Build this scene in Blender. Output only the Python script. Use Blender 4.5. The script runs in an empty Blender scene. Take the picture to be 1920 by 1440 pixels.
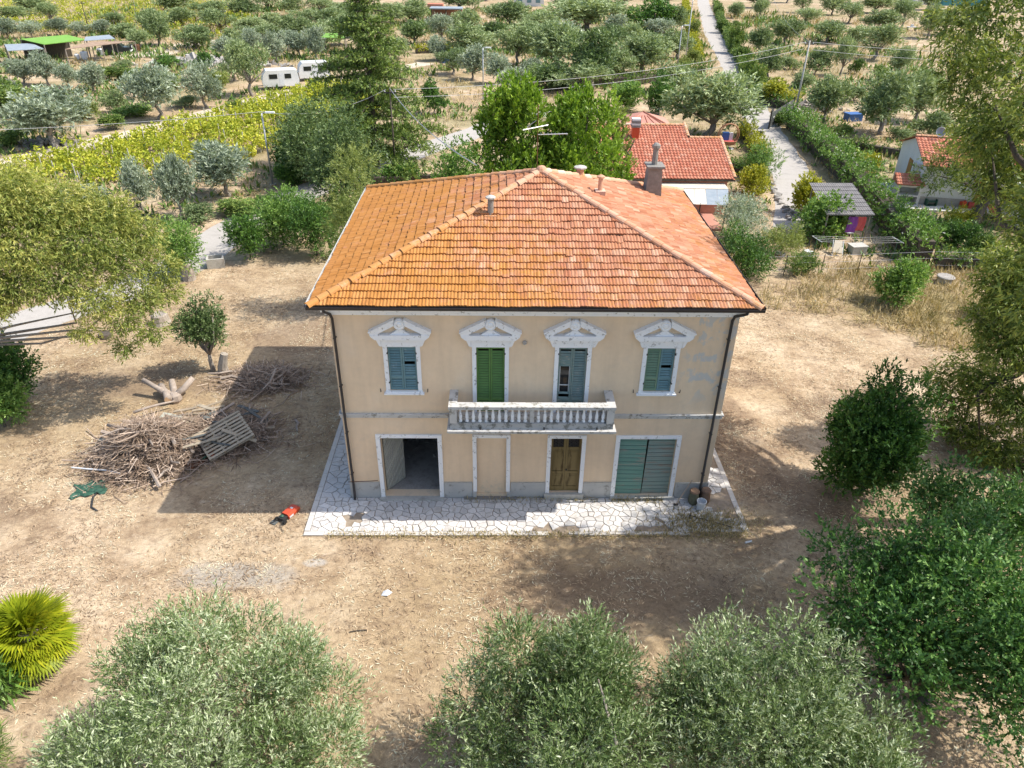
import bpy, bmesh, math, random
import numpy as np
from mathutils import Vector, Matrix, noise as mnoise
R_ = math.radians
sc = bpy.context.scene
C = sc.collection

# ------------------------------------------------------------------ camera
cam_d = bpy.data.cameras.new('camera'); cam = bpy.data.objects.new('camera', cam_d); C.objects.link(cam)
cam_d.sensor_fit = 'HORIZONTAL'; cam_d.sensor_width = 36.0; cam_d.lens = 25.8512
cam_d.clip_start = 0.2; cam_d.clip_end = 2500
YAW, PITCH, ROLL = 0.02151, 0.55429, 0.01562
_fw = Vector((math.sin(YAW) * math.cos(PITCH), math.cos(YAW) * math.cos(PITCH), -math.sin(PITCH)))
_rt = Vector((math.cos(YAW), -math.sin(YAW), 0)); _up = _rt.cross(_fw)
_r2 = _rt * math.cos(ROLL) + _up * math.sin(ROLL); _u2 = _up * math.cos(ROLL) - _rt * math.sin(ROLL)
cam.matrix_world = Matrix(((_r2.x, _u2.x, -_fw.x, -1.1547), (_r2.y, _u2.y, -_fw.y, -20.8604), (_r2.z, _u2.z, -_fw.z, 17.8682), (0, 0, 0, 1)))
sc.camera = cam

# ------------------------------------------------------------------ sky, sun, exposure
SUN = Vector((6.2, 0.25, 8.0)).normalized()
w = bpy.data.worlds.new('World'); sc.world = w; w.use_nodes = True
nt = w.node_tree; nt.nodes.clear()
sky = nt.nodes.new('ShaderNodeTexSky'); sky.sky_type = 'NISHITA'; sky.sun_disc = False
sky.sun_elevation = math.asin(SUN.z); sky.sun_rotation = math.atan2(SUN.x, SUN.y)
sky.air_density = 1.0; sky.dust_density = 2.0; sky.ozone_density = 0.6
bg = nt.nodes.new('ShaderNodeBackground'); bg.inputs[1].default_value = 0.15
wo = nt.nodes.new('ShaderNodeOutputWorld')
nt.links.new(sky.outputs[0], bg.inputs[0]); nt.links.new(bg.outputs[0], wo.inputs[0])
sl = bpy.data.lights.new('sun', 'SUN'); sl.energy = 3.6; sl.angle = R_(0.5); sl.color = (1.0, 0.95, 0.87)
so = bpy.data.objects.new('sun', sl); C.objects.link(so)
so.rotation_mode = 'QUATERNION'; so.rotation_quaternion = SUN.to_track_quat('Z', 'Y'); so.location = (60, 2, 80)
sc.view_settings.view_transform = 'Standard'; sc.view_settings.look = 'None'
sc.view_settings.gamma = 1.0; sc.view_settings.exposure = 0.74; sc.view_settings.use_curve_mapping = False
sc.cycles.max_bounces = 6; sc.cycles.diffuse_bounces = 3; sc.cycles.glossy_bounces = 2
sc.cycles.transmission_bounces = 3; sc.cycles.transparent_max_bounces = 8
sc.cycles.use_denoising = True
sc.cycles.caustics_reflective = False; sc.cycles.caustics_refractive = False

# ------------------------------------------------------------------ materials
MATS = {}
def srgb(r, g, b):
    f = lambda c: (c / 12.92 if c <= .04045 else ((c + .055) / 1.055) ** 2.4)
    return (f(r / 255), f(g / 255), f(b / 255), 1)
def L4(c): return tuple(c) if len(c) == 4 else (*c, 1)
class NB:                                   # small node-building helper
    def __init__(s, name):
        s.m = bpy.data.materials.new(name); s.m.use_nodes = True; s.t = s.m.node_tree
        s.t.nodes.clear(); s.out = s.n('ShaderNodeOutputMaterial')
    def n(s, typ, **kw):
        x = s.t.nodes.new(typ)
        for k, v in kw.items(): setattr(x, k, v)
        return x
    def link(s, a, b): s.t.links.new(a, b)
    def coord(s, kind='Object'):
        return s.n('ShaderNodeTexCoord').outputs[kind]
    def noise(s, vec, scale, detail=4, rough=.6, dist=0):
        x = s.n('ShaderNodeTexNoise'); x.inputs['Scale'].default_value = scale; x.inputs['Detail'].default_value = detail
        x.inputs['Roughness'].default_value = rough; x.inputs['Distortion'].default_value = dist
        s.link(vec, x.inputs['Vector']); return x.outputs['Fac']
    def ramp(s, fac, stops, interp='LINEAR'):
        x = s.n('ShaderNodeValToRGB'); e = x.color_ramp; e.interpolation = interp
        while len(e.elements) < len(stops): e.elements.new(.5)
        for el, (p, c) in zip(e.elements, stops): el.position = p; el.color = L4(c) if not isinstance(c, (int, float)) else (c, c, c, 1)
        s.link(fac, x.inputs[0]); return x.outputs[0]
    def mix(s, fac, a, b, typ='MIX'):
        x = s.n('ShaderNodeMix', data_type='RGBA', blend_type=typ)
        for i, val in ((0, fac), (6, a), (7, b)):
            if isinstance(val, (int, float)): x.inputs[i].default_value = val
            elif isinstance(val, tuple): x.inputs[i].default_value = L4(val)
            else: s.link(val, x.inputs[i])
        return x.outputs[2]
    def math(s, op, a, b=0.0):
        x = s.n('ShaderNodeMath', operation=op)
        for i, val in enumerate((a, b)):
            if isinstance(val, (int, float)): x.inputs[i].default_value = val
            else: s.link(val, x.inputs[i])
        return x.outputs[0]
    def mapping(s, vec, scale=(1, 1, 1), rot=(0, 0, 0), loc=(0, 0, 0)):
        x = s.n('ShaderNodeMapping'); x.inputs['Scale'].default_value = scale; x.inputs['Rotation'].default_value = rot
        x.inputs['Location'].default_value = loc; s.link(vec, x.inputs['Vector']); return x.outputs[0]
    def bump(s, h, strength=.3, dist=.02):
        x = s.n('ShaderNodeBump'); x.inputs['Strength'].default_value = strength; x.inputs['Distance'].default_value = dist
        s.link(h, x.inputs['Height']); return x.outputs[0]
    def finish(s, col, rough=.8, spec=.25, metal=0, normal=None):
        p = s.n('ShaderNodeBsdfPrincipled')
        if isinstance(col, tuple): p.inputs['Base Color'].default_value = L4(col)
        else: s.link(col, p.inputs['Base Color'])
        if isinstance(rough, (int, float)): p.inputs['Roughness'].default_value = rough
        else: s.link(rough, p.inputs['Roughness'])
        p.inputs['Specular IOR Level'].default_value = spec; p.inputs['Metallic'].default_value = metal
        if normal is not None: s.link(normal, p.inputs['Normal'])
        s.link(p.outputs[0], s.out.inputs[0]); MATS[s.m.name] = s.m; return s.m

def simple(name, c1, c2=None, scale=6, rough=.8, spec=.25, metal=0, bump=0, stretch=(1, 1, 1), c3=None, rnd=0):
    """two or three tones blended by noise in object space, with fine grain; optional per-object shift"""
    b = NB(name); v = b.mapping(b.coord('Object'), stretch)
    if rnd:
        oi = b.n('ShaderNodeObjectInfo'); va = b.n('ShaderNodeVectorMath', operation='ADD'); b.link(v, va.inputs[0]); b.link(oi.outputs['Location'], va.inputs[1]); v = va.outputs[0]
    c2 = c2 or tuple(x * .75 for x in c1[:3])
    n1 = b.noise(v, scale, 6, .65)
    st = [(.32, c1), (.68, c2)] if c3 is None else [(.28, c1), (.5, c2), (.72, c3)]
    col = b.ramp(n1, st)
    n2 = b.noise(v, scale * 9, 3, .6)
    col = b.mix(.35, col, b.ramp(n2, [(.3, .55), (.7, 1.0)]), 'MULTIPLY')
    if rnd:
        col = b.mix(rnd, col, b.ramp(oi.outputs['Random'], [(0, .55), (1, 1.0)]), 'MULTIPLY')
    nm = b.bump(n2, bump, .02) if bump else None
    return b.finish(col, rough, spec, metal, nm)

def leaf(name, dark, mid, light, trans=.3, rough=.5, var=.35, gain=1.15):
    """two-sided leaf: per-leaf tone from the mesh attribute, per-plant shift from the object"""
    b = NB(name)
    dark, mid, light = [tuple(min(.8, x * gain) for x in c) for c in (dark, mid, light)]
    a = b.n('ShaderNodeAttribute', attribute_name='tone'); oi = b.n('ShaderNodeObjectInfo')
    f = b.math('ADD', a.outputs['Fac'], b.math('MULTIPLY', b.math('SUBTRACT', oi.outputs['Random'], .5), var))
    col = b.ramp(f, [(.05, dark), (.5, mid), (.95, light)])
    p = b.n('ShaderNodeBsdfPrincipled'); b.link(col, p.inputs['Base Color']); p.inputs['Roughness'].default_value = rough
    p.inputs['Specular IOR Level'].default_value = .35
    t = b.n('ShaderNodeBsdfTranslucent'); b.link(b.mix(1.0, col, (1.0, 1.0, .55), 'MULTIPLY'), t.inputs[0])
    mx = b.n('ShaderNodeMixShader'); mx.inputs[0].default_value = trans
    b.link(p.outputs[0], mx.inputs[1]); b.link(t.outputs[0], mx.inputs[2]); b.link(mx.outputs[0], b.out.inputs[0])
    MATS[name] = b.m; return b.m

leaf('leaf_olive_near', (.045, .085, .022), (.185, .265, .085), (.60, .66, .43), .2, .42, .12, gain=1.0)
leaf('leaf_olive_grey', (.11, .145, .095), (.25, .30, .215), (.45, .50, .39), .25, .5, .3, gain=1.25)
leaf('leaf_olive_green', (.075, .115, .045), (.165, .215, .095), (.31, .36, .19), .25, .5, .4, gain=1.5)
leaf('leaf_dark', (.025, .065, .012), (.065, .15, .026), (.18, .31, .06), .25, .45, .2)
leaf('leaf_carob', (.026, .07, .015), (.08, .185, .04), (.24, .38, .105), .22, .45, .1, gain=1.08)
leaf('leaf_eucalyptus', (.08, .12, .025), (.225, .275, .06), (.45, .43, .12), .32, .5, .15, gain=1.15)
leaf('leaf_eucalyptus_green', (.05, .085, .015), (.16, .22, .045), (.36, .40, .09), .32, .5, .15, gain=1.2)
leaf('leaf_cedar', (.05, .09, .02), (.17, .25, .055), (.38, .46, .12), .25, .5, .1)
leaf('leaf_cypress', (.06, .12, .012), (.18, .30, .03), (.33, .46, .06), .3, .5, .1)
leaf('leaf_bright', (.055, .125, .02), (.15, .27, .055), (.32, .45, .12), .3, .45, .2)
leaf('leaf_yellow', (.16, .19, .01), (.36, .38, .03), (.60, .56, .07), .3, .5, .15, gain=1.05)
leaf('leaf_vine', (.17, .22, .02), (.36, .40, .04), (.62, .58, .09), .3, .5, .2, gain=1.25)
leaf('leaf_feather', (.10, .14, .03), (.22, .27, .07), (.38, .42, .14), .3, .5, .1)
leaf('leaf_hedge', (.04, .09, .02), (.12, .20, .045), (.27, .34, .08), .25, .5, .25)
leaf('leaf_oak', (.04, .07, .025), (.095, .15, .05), (.21, .27, .11), .25, .45, .25, gain=1.35)
leaf('leaf_palm', (.16, .24, .012), (.42, .48, .025), (.75, .66, .04), .3, .4, .3, gain=.86)
leaf('petal_pink', (.6, .25, .35), (.75, .4, .5), (.85, .7, .75), .3, .5, .2, gain=1.05)
leaf('petal_white', (.6, .62, .55), (.75, .76, .7), (.85, .85, .8), .3, .5, .2, gain=1.05)
leaf('straw', (.16, .105, .068), (.58, .43, .275), (.86, .74, .56), .15, .6, 0, gain=1.05)
leaf('weed', (.17, .15, .05), (.44, .34, .16), (.66, .52, .31), .2, .6, .1, gain=1.05)
leaf('dry_twig', (.14, .095, .065), (.34, .25, .18), (.62, .50, .40), 0, .8, .3, gain=1.05)

def ground_material():
    b = NB('dry_ground'); v = b.coord('Object')
    big = b.noise(v, .05, 5, .6); mid = b.noise(v, .45, 6, .7); fine = b.noise(v, 5, 6, .8); grit = b.noise(b.mapping(v, (1, 1, 1), (0, 0, .6)), 38, 4, .75)
    straw = b.ramp(mid, [(.30, (.27, .185, .12)), (.42, (.50, .365, .235)), (.52, (.66, .505, .34)), (.62, (.75, .595, .415)), (.78, (.80, .66, .485))])
    soil = b.ramp(mid, [(.3, (.34, .235, .14)), (.5, (.50, .37, .22)), (.8, (.60, .465, .30))])
    col = b.mix(b.ramp(big, [(.42, 0.0), (.60, 1.0)]), straw, soil)
    sepg = b.n('ShaderNodeSeparateXYZ'); b.link(v, sepg.inputs[0])
    farm = b.ramp(b.math('MULTIPLY', sepg.outputs[1], .01), [(.20, 0.0), (.28, 1.0)])
    gr_ = b.noise(v, .11, 6, .72)
    col = b.mix(b.math('MULTIPLY', b.math('MULTIPLY', b.ramp(gr_, [(.44, 0.0), (.58, 1.0)]), farm), .6), col, (.27, .265, .12))
    bl_ = b.noise(b.mapping(v, (1, 1.5, 1), (0, 0, .35)), 1.4, 9, .85, .8)
    col = b.mix(b.math('MULTIPLY', b.ramp(bl_, [(.49, 0.0), (.64, 1.0)]), .62), col, (.21, .145, .10))
    lt_ = b.noise(b.mapping(v, (1, 1.6, 1), (0, 0, -.5)), 2.6, 8, .85, .5)
    col = b.mix(b.math('MULTIPLY', b.ramp(lt_, [(.55, 0.0), (.68, 1.0)]), .6), col, (.86, .735, .57))
    # darker brown patches, bare earth beside the house among them, and a pale ash patch in front
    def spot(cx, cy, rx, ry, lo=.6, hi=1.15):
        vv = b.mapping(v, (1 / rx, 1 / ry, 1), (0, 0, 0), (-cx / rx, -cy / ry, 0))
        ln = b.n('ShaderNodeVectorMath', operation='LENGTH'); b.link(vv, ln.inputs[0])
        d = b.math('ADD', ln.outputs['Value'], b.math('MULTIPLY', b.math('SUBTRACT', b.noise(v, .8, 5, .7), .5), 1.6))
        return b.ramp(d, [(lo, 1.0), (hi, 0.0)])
    patch_brown = (.23, .16, .11)
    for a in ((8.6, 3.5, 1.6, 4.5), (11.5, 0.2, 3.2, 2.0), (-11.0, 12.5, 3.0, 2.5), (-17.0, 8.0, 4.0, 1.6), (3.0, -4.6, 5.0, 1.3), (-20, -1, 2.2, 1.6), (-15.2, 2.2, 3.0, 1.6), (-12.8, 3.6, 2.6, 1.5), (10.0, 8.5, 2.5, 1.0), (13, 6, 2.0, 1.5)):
        col = b.mix(b.math('MULTIPLY', spot(*a), .55), col, patch_brown)
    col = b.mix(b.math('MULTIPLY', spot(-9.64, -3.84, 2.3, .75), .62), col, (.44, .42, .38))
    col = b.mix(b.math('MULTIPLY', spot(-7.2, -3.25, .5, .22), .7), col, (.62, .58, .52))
    # weedy green-brown growth by the right-hand fence
    col = b.mix(b.math('MULTIPLY', spot(23.5, 16.5, 6.5, 4.2), .6), col, (.30, .25, .10))
    col = b.mix(.75, col, b.ramp(fine, [(.30, .36), (.48, .82), (.62, 1.0)]), 'MULTIPLY')
    col = b.mix(.6, col, b.ramp(grit, [(.30, .45), (.55, .95), (.72, 1.0)]), 'MULTIPLY')
    h = b.math('ADD', fine, b.math('MULTIPLY', grit, .5))
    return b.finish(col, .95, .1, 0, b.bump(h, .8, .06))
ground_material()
simple('asphalt', (.36, .335, .30), (.45, .42, .38), 1.2, .9, .15, c3=(.40, .37, .335), bump=.2)
simple('dirt_track', (.50, .41, .31), (.62, .54, .43), .5, .95, .1, bump=.3, c3=(.44, .34, .24))
simple('soil_bed', (.30, .19, .12), (.42, .29, .19), 1.5, .95, .1, bump=.4)

def plaster_material():
    b = NB('cream_plaster'); v = b.coord('Object')
    n = b.noise(v, .7, 5, .6); n2 = b.noise(v, 5, 5, .65)
    col = b.ramp(n, [(.3, (.74, .57, .395)), (.55, (.80, .62, .43)), (.75, (.81, .65, .475))])
    # rain streaks below the sills and the eaves
    st = b.noise(b.mapping(v, (2.2, 2.2, .22)), 1.0, 6, .65)
    col = b.mix(.16, col, b.ramp(st, [(.38, .6), (.55, 1.0)]), 'MULTIPLY')
    pt = b.noise(v, .9, 7, .7, .5)
    col = b.mix(b.math('MULTIPLY', b.ramp(pt, [(.56, 0.0), (.70, 1.0)]), .35), col, (.60, .50, .39))
    col = b.mix(.2, col, b.ramp(n2, [(.3, .75), (.6, 1.0)]), 'MULTIPLY')
    # paint flaked off down to the blue-grey coat on the upper right of the facade
    sep = b.n('ShaderNodeSeparateXYZ'); b.link(v, sep.inputs[0])
    reg = b.math('MULTIPLY', b.ramp(b.math('MULTIPLY', b.math('ADD', sep.outputs[0], 0.0), .1), [(.47, 0.0), (.53, 1.0)]), b.ramp(b.math('MULTIPLY', sep.outputs[2], .1), [(.41, 0.0), (.50, 1.0)]))
    fl = b.noise(b.mapping(v, (1.5, 1, 1.2)), 1.5, 7, .62, .4)
    fm = b.ramp(b.math('ADD', fl, b.math('MULTIPLY', reg, .0)), [(.50, 0.0), (.56, 1.0)])
    col = b.mix(b.math('MULTIPLY', b.math('MULTIPLY', fm, reg), .62), col, (.44, .50, .54))
    # grey-green damp low on the wall
    damp = b.math('MULTIPLY', b.ramp(b.math('MULTIPLY', sep.outputs[2], .1), [(.07, 1.0), (.12, 0.0)]), b.ramp(n2, [(.5, 0.0), (.7, 1.0)]))
    col = b.mix(b.math('MULTIPLY', damp, .4), col, (.36, .36, .30))
    return b.finish(col, .9, .15, 0, b.bump(b.noise(v, 60, 3, .6), .15, .01))
plaster_material()

def chipped(name, base, base2, under, amount=.56, scale=5, rough=.8, stretch=(1, 1, 1)):
    b = NB(name); v = b.mapping(b.coord('Object'), stretch); oi = b.n('ShaderNodeObjectInfo')
    va = b.n('ShaderNodeVectorMath', operation='ADD'); b.link(v, va.inputs[0]); b.link(oi.outputs['Location'], va.inputs[1]); v = va.outputs[0]
    col = b.ramp(b.noise(v, scale * .4, 4, .6), [(.3, base), (.7, base2)])
    ch = b.noise(v, scale, 8, .7, .3)
    col = b.mix(b.ramp(ch, [(amount, 0.0), (amount + .07, 1.0)]), col, under)
    return b.finish(col, rough, .2, 0, b.bump(ch, .2, .01))
chipped('chipped_white', (.80, .82, .84), (.85, .85, .84), (.40, .39, .37), .575, 7)
chipped('weathered_stone', (.47, .46, .44), (.58, .565, .53), (.26, .245, .21), .53, 5)
chipped('stained_base', (.33, .335, .33), (.42, .415, .40), (.17, .17, .155), .50, 4)
chipped('plinth_render', (.40, .40, .39), (.50, .49, .46), (.28, .27, .25), .57, 3)
chipped('paint_blue', (.125, .225, .245), (.17, .28, .30), (.38, .42, .42), .60, 6, .6, (1, 1, 4))
chipped('paint_green', (.095, .19, .055), (.12, .23, .07), (.08, .14, .05), .65, 6, .55)
chipped('paint_greygreen', (.15, .22, .21), (.20, .27, .25), (.33, .32, .27), .55, 6, .7, (1, 1, 4))
chipped('paint_oldgreen', (.15, .25, .17), (.19, .28, .19), (.30, .31, .24), .58, 6, .65, (1, 1, 4))
chipped('plank_green', (.13, .27, .22), (.18, .31, .26), (.29, .29, .24), .54, 2.4, .8, (.35, 1, 3))
chipped('plank_green_grey', (.19, .28, .25), (.25, .30, .27), (.27, .24, .20), .52, 2.4, .8, (.35, 1, 3))
simple('board_grey', (.40, .41, .36), (.48, .48, .42), 4, .9, .1, rnd=.45)
chipped('plank_grey', (.34, .36, .32), (.42, .43, .38), (.22, .22, .18), .52, 3, .85)
chipped('door_wood', (.17, .125, .05), (.23, .17, .075), (.10, .07, .03), .56, 3, .5, (2, 1, .4))

def tile_material(name, c, lich=1.0, flute=None):
    b = NB(name); v = b.coord('Object'); geo = b.n('ShaderNodeNewGeometry'); pos = geo.outputs['Position']
    a = b.n('ShaderNodeAttribute', attribute_name='tone'); oi = b.n('ShaderNodeObjectInfo')
    f = b.math('FRACT', b.math('ADD', a.outputs['Fac'], oi.outputs['Random']))
    col = b.ramp(f, [(0, c[0]), (.35, c[1]), (.75, c[2]), (1, c[3])])
    if lich:
        sep = b.n('ShaderNodeSeparateXYZ'); b.link(pos, sep.inputs[0])
        # orange lichen: thick on the left slope, thinning to the right and up the front
        side = b.ramp(b.math('MULTIPLY_ADD', sep.outputs[0], -.06), [(.35, 0.0), (.70, 1.0)])
        low = b.ramp(b.math('MULTIPLY', b.math('SUBTRACT', sep.outputs[2], 7.9), .4), [(0.0, 1.0), (.75, 0.0)])
        n1 = b.noise(pos, 1.1, 6, .7); n2 = b.noise(pos, 9, 4, .7)
        k = b.math('ADD', b.math('ADD', b.math('MULTIPLY', n1, .75), b.math('MULTIPLY', n2, .55)), b.math('ADD', b.math('MULTIPLY', side, .26), b.math('MULTIPLY', low, .16)))
        col = b.mix(b.math('MULTIPLY', b.ramp(k, [(.74, 0.0), (.98, 1.0)]), .8), col, (.50, .225, .045))
        w_ = b.noise(pos, 4.5, 7, .75)
        col = b.mix(b.math('MULTIPLY', b.ramp(w_, [(.68, 0.0), (.76, 1.0)]), .45), col, (.60, .50, .42))
        d_ = b.noise(pos, 2.3, 7, .75, .5)
        col = b.mix(b.math('MULTIPLY', b.ramp(d_, [(.64, 0.0), (.80, 1.0)]), .5), col, (.17, .10, .065))
    if flute:
        fl = b.noise(b.mapping(pos, flute), 1.0, 3, .7)
        col = b.mix(.75, col, b.ramp(fl, [(.30, (.50, .44, .40)), (.50, (.95, .93, .90)), (.70, (1.0, 1.0, 1.0))]), 'MULTIPLY')
    n3 = b.noise(pos, 30, 3, .6)
    col = b.mix(.35, col, b.ramp(n3, [(.3, .6), (.7, 1.0)]), 'MULTIPLY')
    return b.finish(col, .85, .2, 0, b.bump(n3, .2, .01))
TILES = [(.50, .225, .13), (.56, .285, .175), (.43, .175, .095), (.62, .37, .25)]
tile_material('roof_tile', TILES, 1.0, (13, 1.2, 1.2))
tile_material('roof_tile_side', TILES, 1.0, (1.2, 13, 1.2))
tile_material('hip_tile', [(.64, .35, .22), (.68, .42, .29), (.60, .31, .18), (.70, .50, .39)], .6)
tile_material('red_tile', [(.46, .17, .10), (.52, .22, .14), (.42, .14, .085), (.56, .28, .19)], 0)
simple('concrete', (.42, .40, .36), (.54, .52, .47), 3, .9, .15, bump=.3, c3=(.34, .32, .28))
simple('dark_concrete', (.22, .21, .19), (.33, .31, .28), 4, .9, .15, bump=.3)
simple('paving_stone', (.70, .66, .62), (.80, .77, .73), 3.5, .75, .25, bump=.15, c3=(.58, .52, .46), rnd=.6)
simple('paving_joint', (.27, .215, .155), (.40, .325, .25), 5, .95, .1, bump=.4)
simple('paving_edge', (.60, .56, .51), (.70, .665, .61), 3, .8, .2, bump=.2, rnd=.25)
simple('gutter_metal', (.035, .03, .03), (.055, .045, .04), 4, .5, .4)
simple('white_gutter', (.62, .62, .60), (.5, .5, .48), 4, .5, .4)
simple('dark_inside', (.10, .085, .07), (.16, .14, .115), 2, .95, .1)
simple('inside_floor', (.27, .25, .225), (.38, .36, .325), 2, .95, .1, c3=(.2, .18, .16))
simple('rubbish', (.30, .28, .25), (.48, .46, .42), 6, .95, .1, rnd=.5)
simple('glass_dark', (.02, .022, .025), (.03, .03, .03), 3, .08, .5)
simple('iron', (.03, .03, .032), (.05, .045, .04), 8, .6, .4)
simple('rust', (.16, .07, .035), (.10, .05, .03), 8, .85, .2)
simple('galvanised', (.42, .43, .44), (.55, .56, .57), 4, .45, .5, .6)
simple('white_plaster', (.76, .75, .73), (.68, .67, .64), 1.2, .85, .2, bump=.1)
simple('pink_plaster', (.58, .29, .225), (.52, .25, .19), 1.2, .85, .2, bump=.1)
simple('white_paint', (.78, .78, .77), (.70, .70, .68), 3, .5, .4)
simple('cream_sheet', (.70, .64, .53), (.60, .54, .44), 1.5, .7, .2)
simple('grey_sheet', (.19, .18, .175), (.27, .255, .245), 2.5, .85, .2, bump=.2)
simple('green_sheet', (.17, .36, .05), (.22, .42, .08), 1.0, .6, .3)
simple('blue_grey_sheet', (.25, .30, .34), (.34, .38, .41), 2, .6, .3)
simple('brown_sheet', (.27, .19, .14), (.36, .27, .20), 2, .9, .1)
simple('red_plastic', (.62, .085, .03), (.55, .07, .025), 4, .38, .5)
simple('white_plastic', (.72, .74, .76), (.64, .66, .68), 4, .45, .4)
simple('black_plastic', (.03, .03, .032), (.05, .05, .05), 5, .5, .4)
simple('dark_green_plastic', (.03, .09, .055), (.045, .12, .08), 4, .5, .4)
simple('blue_plastic', (.04, .12, .35), (.05, .15, .4), 4, .5, .4)
simple('bark_grey', (.20, .165, .13), (.33, .29, .245), 7, .95, .1, bump=.6, stretch=(1, 1, .3), c3=(.14, .11, .085))
simple('bark_dark', (.085, .07, .055), (.14, .12, .095), 7, .95, .1, bump=.6, stretch=(1, 1, .3))
simple('bark_pale', (.30, .255, .21), (.42, .37, .31), 5, .9, .1, bump=.6, stretch=(1, 1, .3), c3=(.20, .16, .125))
simple('log_bark', (.36, .29, .235), (.50, .425, .36), 5, .9, .1, bump=.5, rnd=.3)
simple('cut_wood', (.50, .33, .19), (.60, .42, .26), 6, .9, .1)
simple('stick_brown', (.34, .26, .20), (.50, .40, .32), 5, .95, .1, rnd=.5)
simple('plank_old', (.36, .285, .20), (.47, .385, .28), 4, .9, .1, stretch=(.3, 2, 2), rnd=.45)
simple('pallet_wood', (.40, .34, .25), (.50, .43, .33), 5, .9, .1, rnd=.35)
simple('dark_sheet', (.10, .11, .105), (.15, .16, .155), 4, .8, .2)
simple('metal_greenish', (.35, .37, .30), (.45, .46, .38), 3, .6, .3, c3=(.25, .2, .15))
simple('wire', (.42, .42, .42), (.5, .5, .5), 2, .6, .3)
simple('terracotta_bag', (.27, .17, .115), (.18, .125, .09), 6, .9, .1)
simple('tank_green', (.13, .13, .085), (.18, .17, .11), 6, .7, .2)
simple('cloth_purple', (.26, .07, .32), (.31, .10, .37), 3, .9, .1)
simple('cloth_red', (.62, .11, .10), (.68, .15, .13), 3, .9, .1)
simple('cloth_yellow', (.72, .55, .10), (.75, .6, .16), 3, .9, .1)
simple('sling_beige', (.55, .49, .38), (.48, .42, .32), 3, .8, .2)
simple('shutter_wood', (.42, .22, .07), (.36, .18, .055), 4, .7, .2)
simple('car_dark', (.02, .028, .03), (.03, .036, .04), 2, .25, .5)
simple('tyre', (.025, .025, .025), (.04, .04, .04), 5, .9, .2)
simple('stone_grey', (.36, .335, .30), (.50, .47, .43), 3, .9, .15, bump=.4, rnd=.4)
simple('sea_teal', (.05, .22, .25), (.07, .27, .30), .2, .6, .3)
simple('lawn', (.10, .25, .05), (.16, .32, .08), 1, .9, .1, bump=.4)
simple('wicker', (.35, .16, .085), (.42, .22, .13), 9, .8, .2)

# ------------------------------------------------------------------ mesh helpers
def link(o, parent=None):
    C.objects.link(o)
    if parent is not None: o.parent = parent
    return o
def tag(o, label=None, cat=None, group=None, kind=None):
    if label: o['label'] = label
    if cat: o['category'] = cat
    if group: o['group'] = group
    if kind: o['kind'] = kind
    return o
def empty(name, loc=(0, 0, 0), rz=0, label=None, cat=None, group=None, parent=None):
    o = bpy.data.objects.new(name, None); o.location = loc; o.rotation_euler = (0, 0, rz); o.empty_display_size = .2
    link(o, parent); return tag(o, label, cat, group)
def inst(name, me, parent=None, loc=(0, 0, 0), rot=(0, 0, 0), scale=(1, 1, 1), mat=None):
    o = bpy.data.objects.new(name, me); o.location = loc; o.rotation_euler = rot
    o.scale = scale if isinstance(scale, tuple) else (scale,) * 3
    link(o, parent)
    if mat:
        o.material_slots[0].link = 'OBJECT'; o.material_slots[0].material = MATS[mat]
    return o
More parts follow.
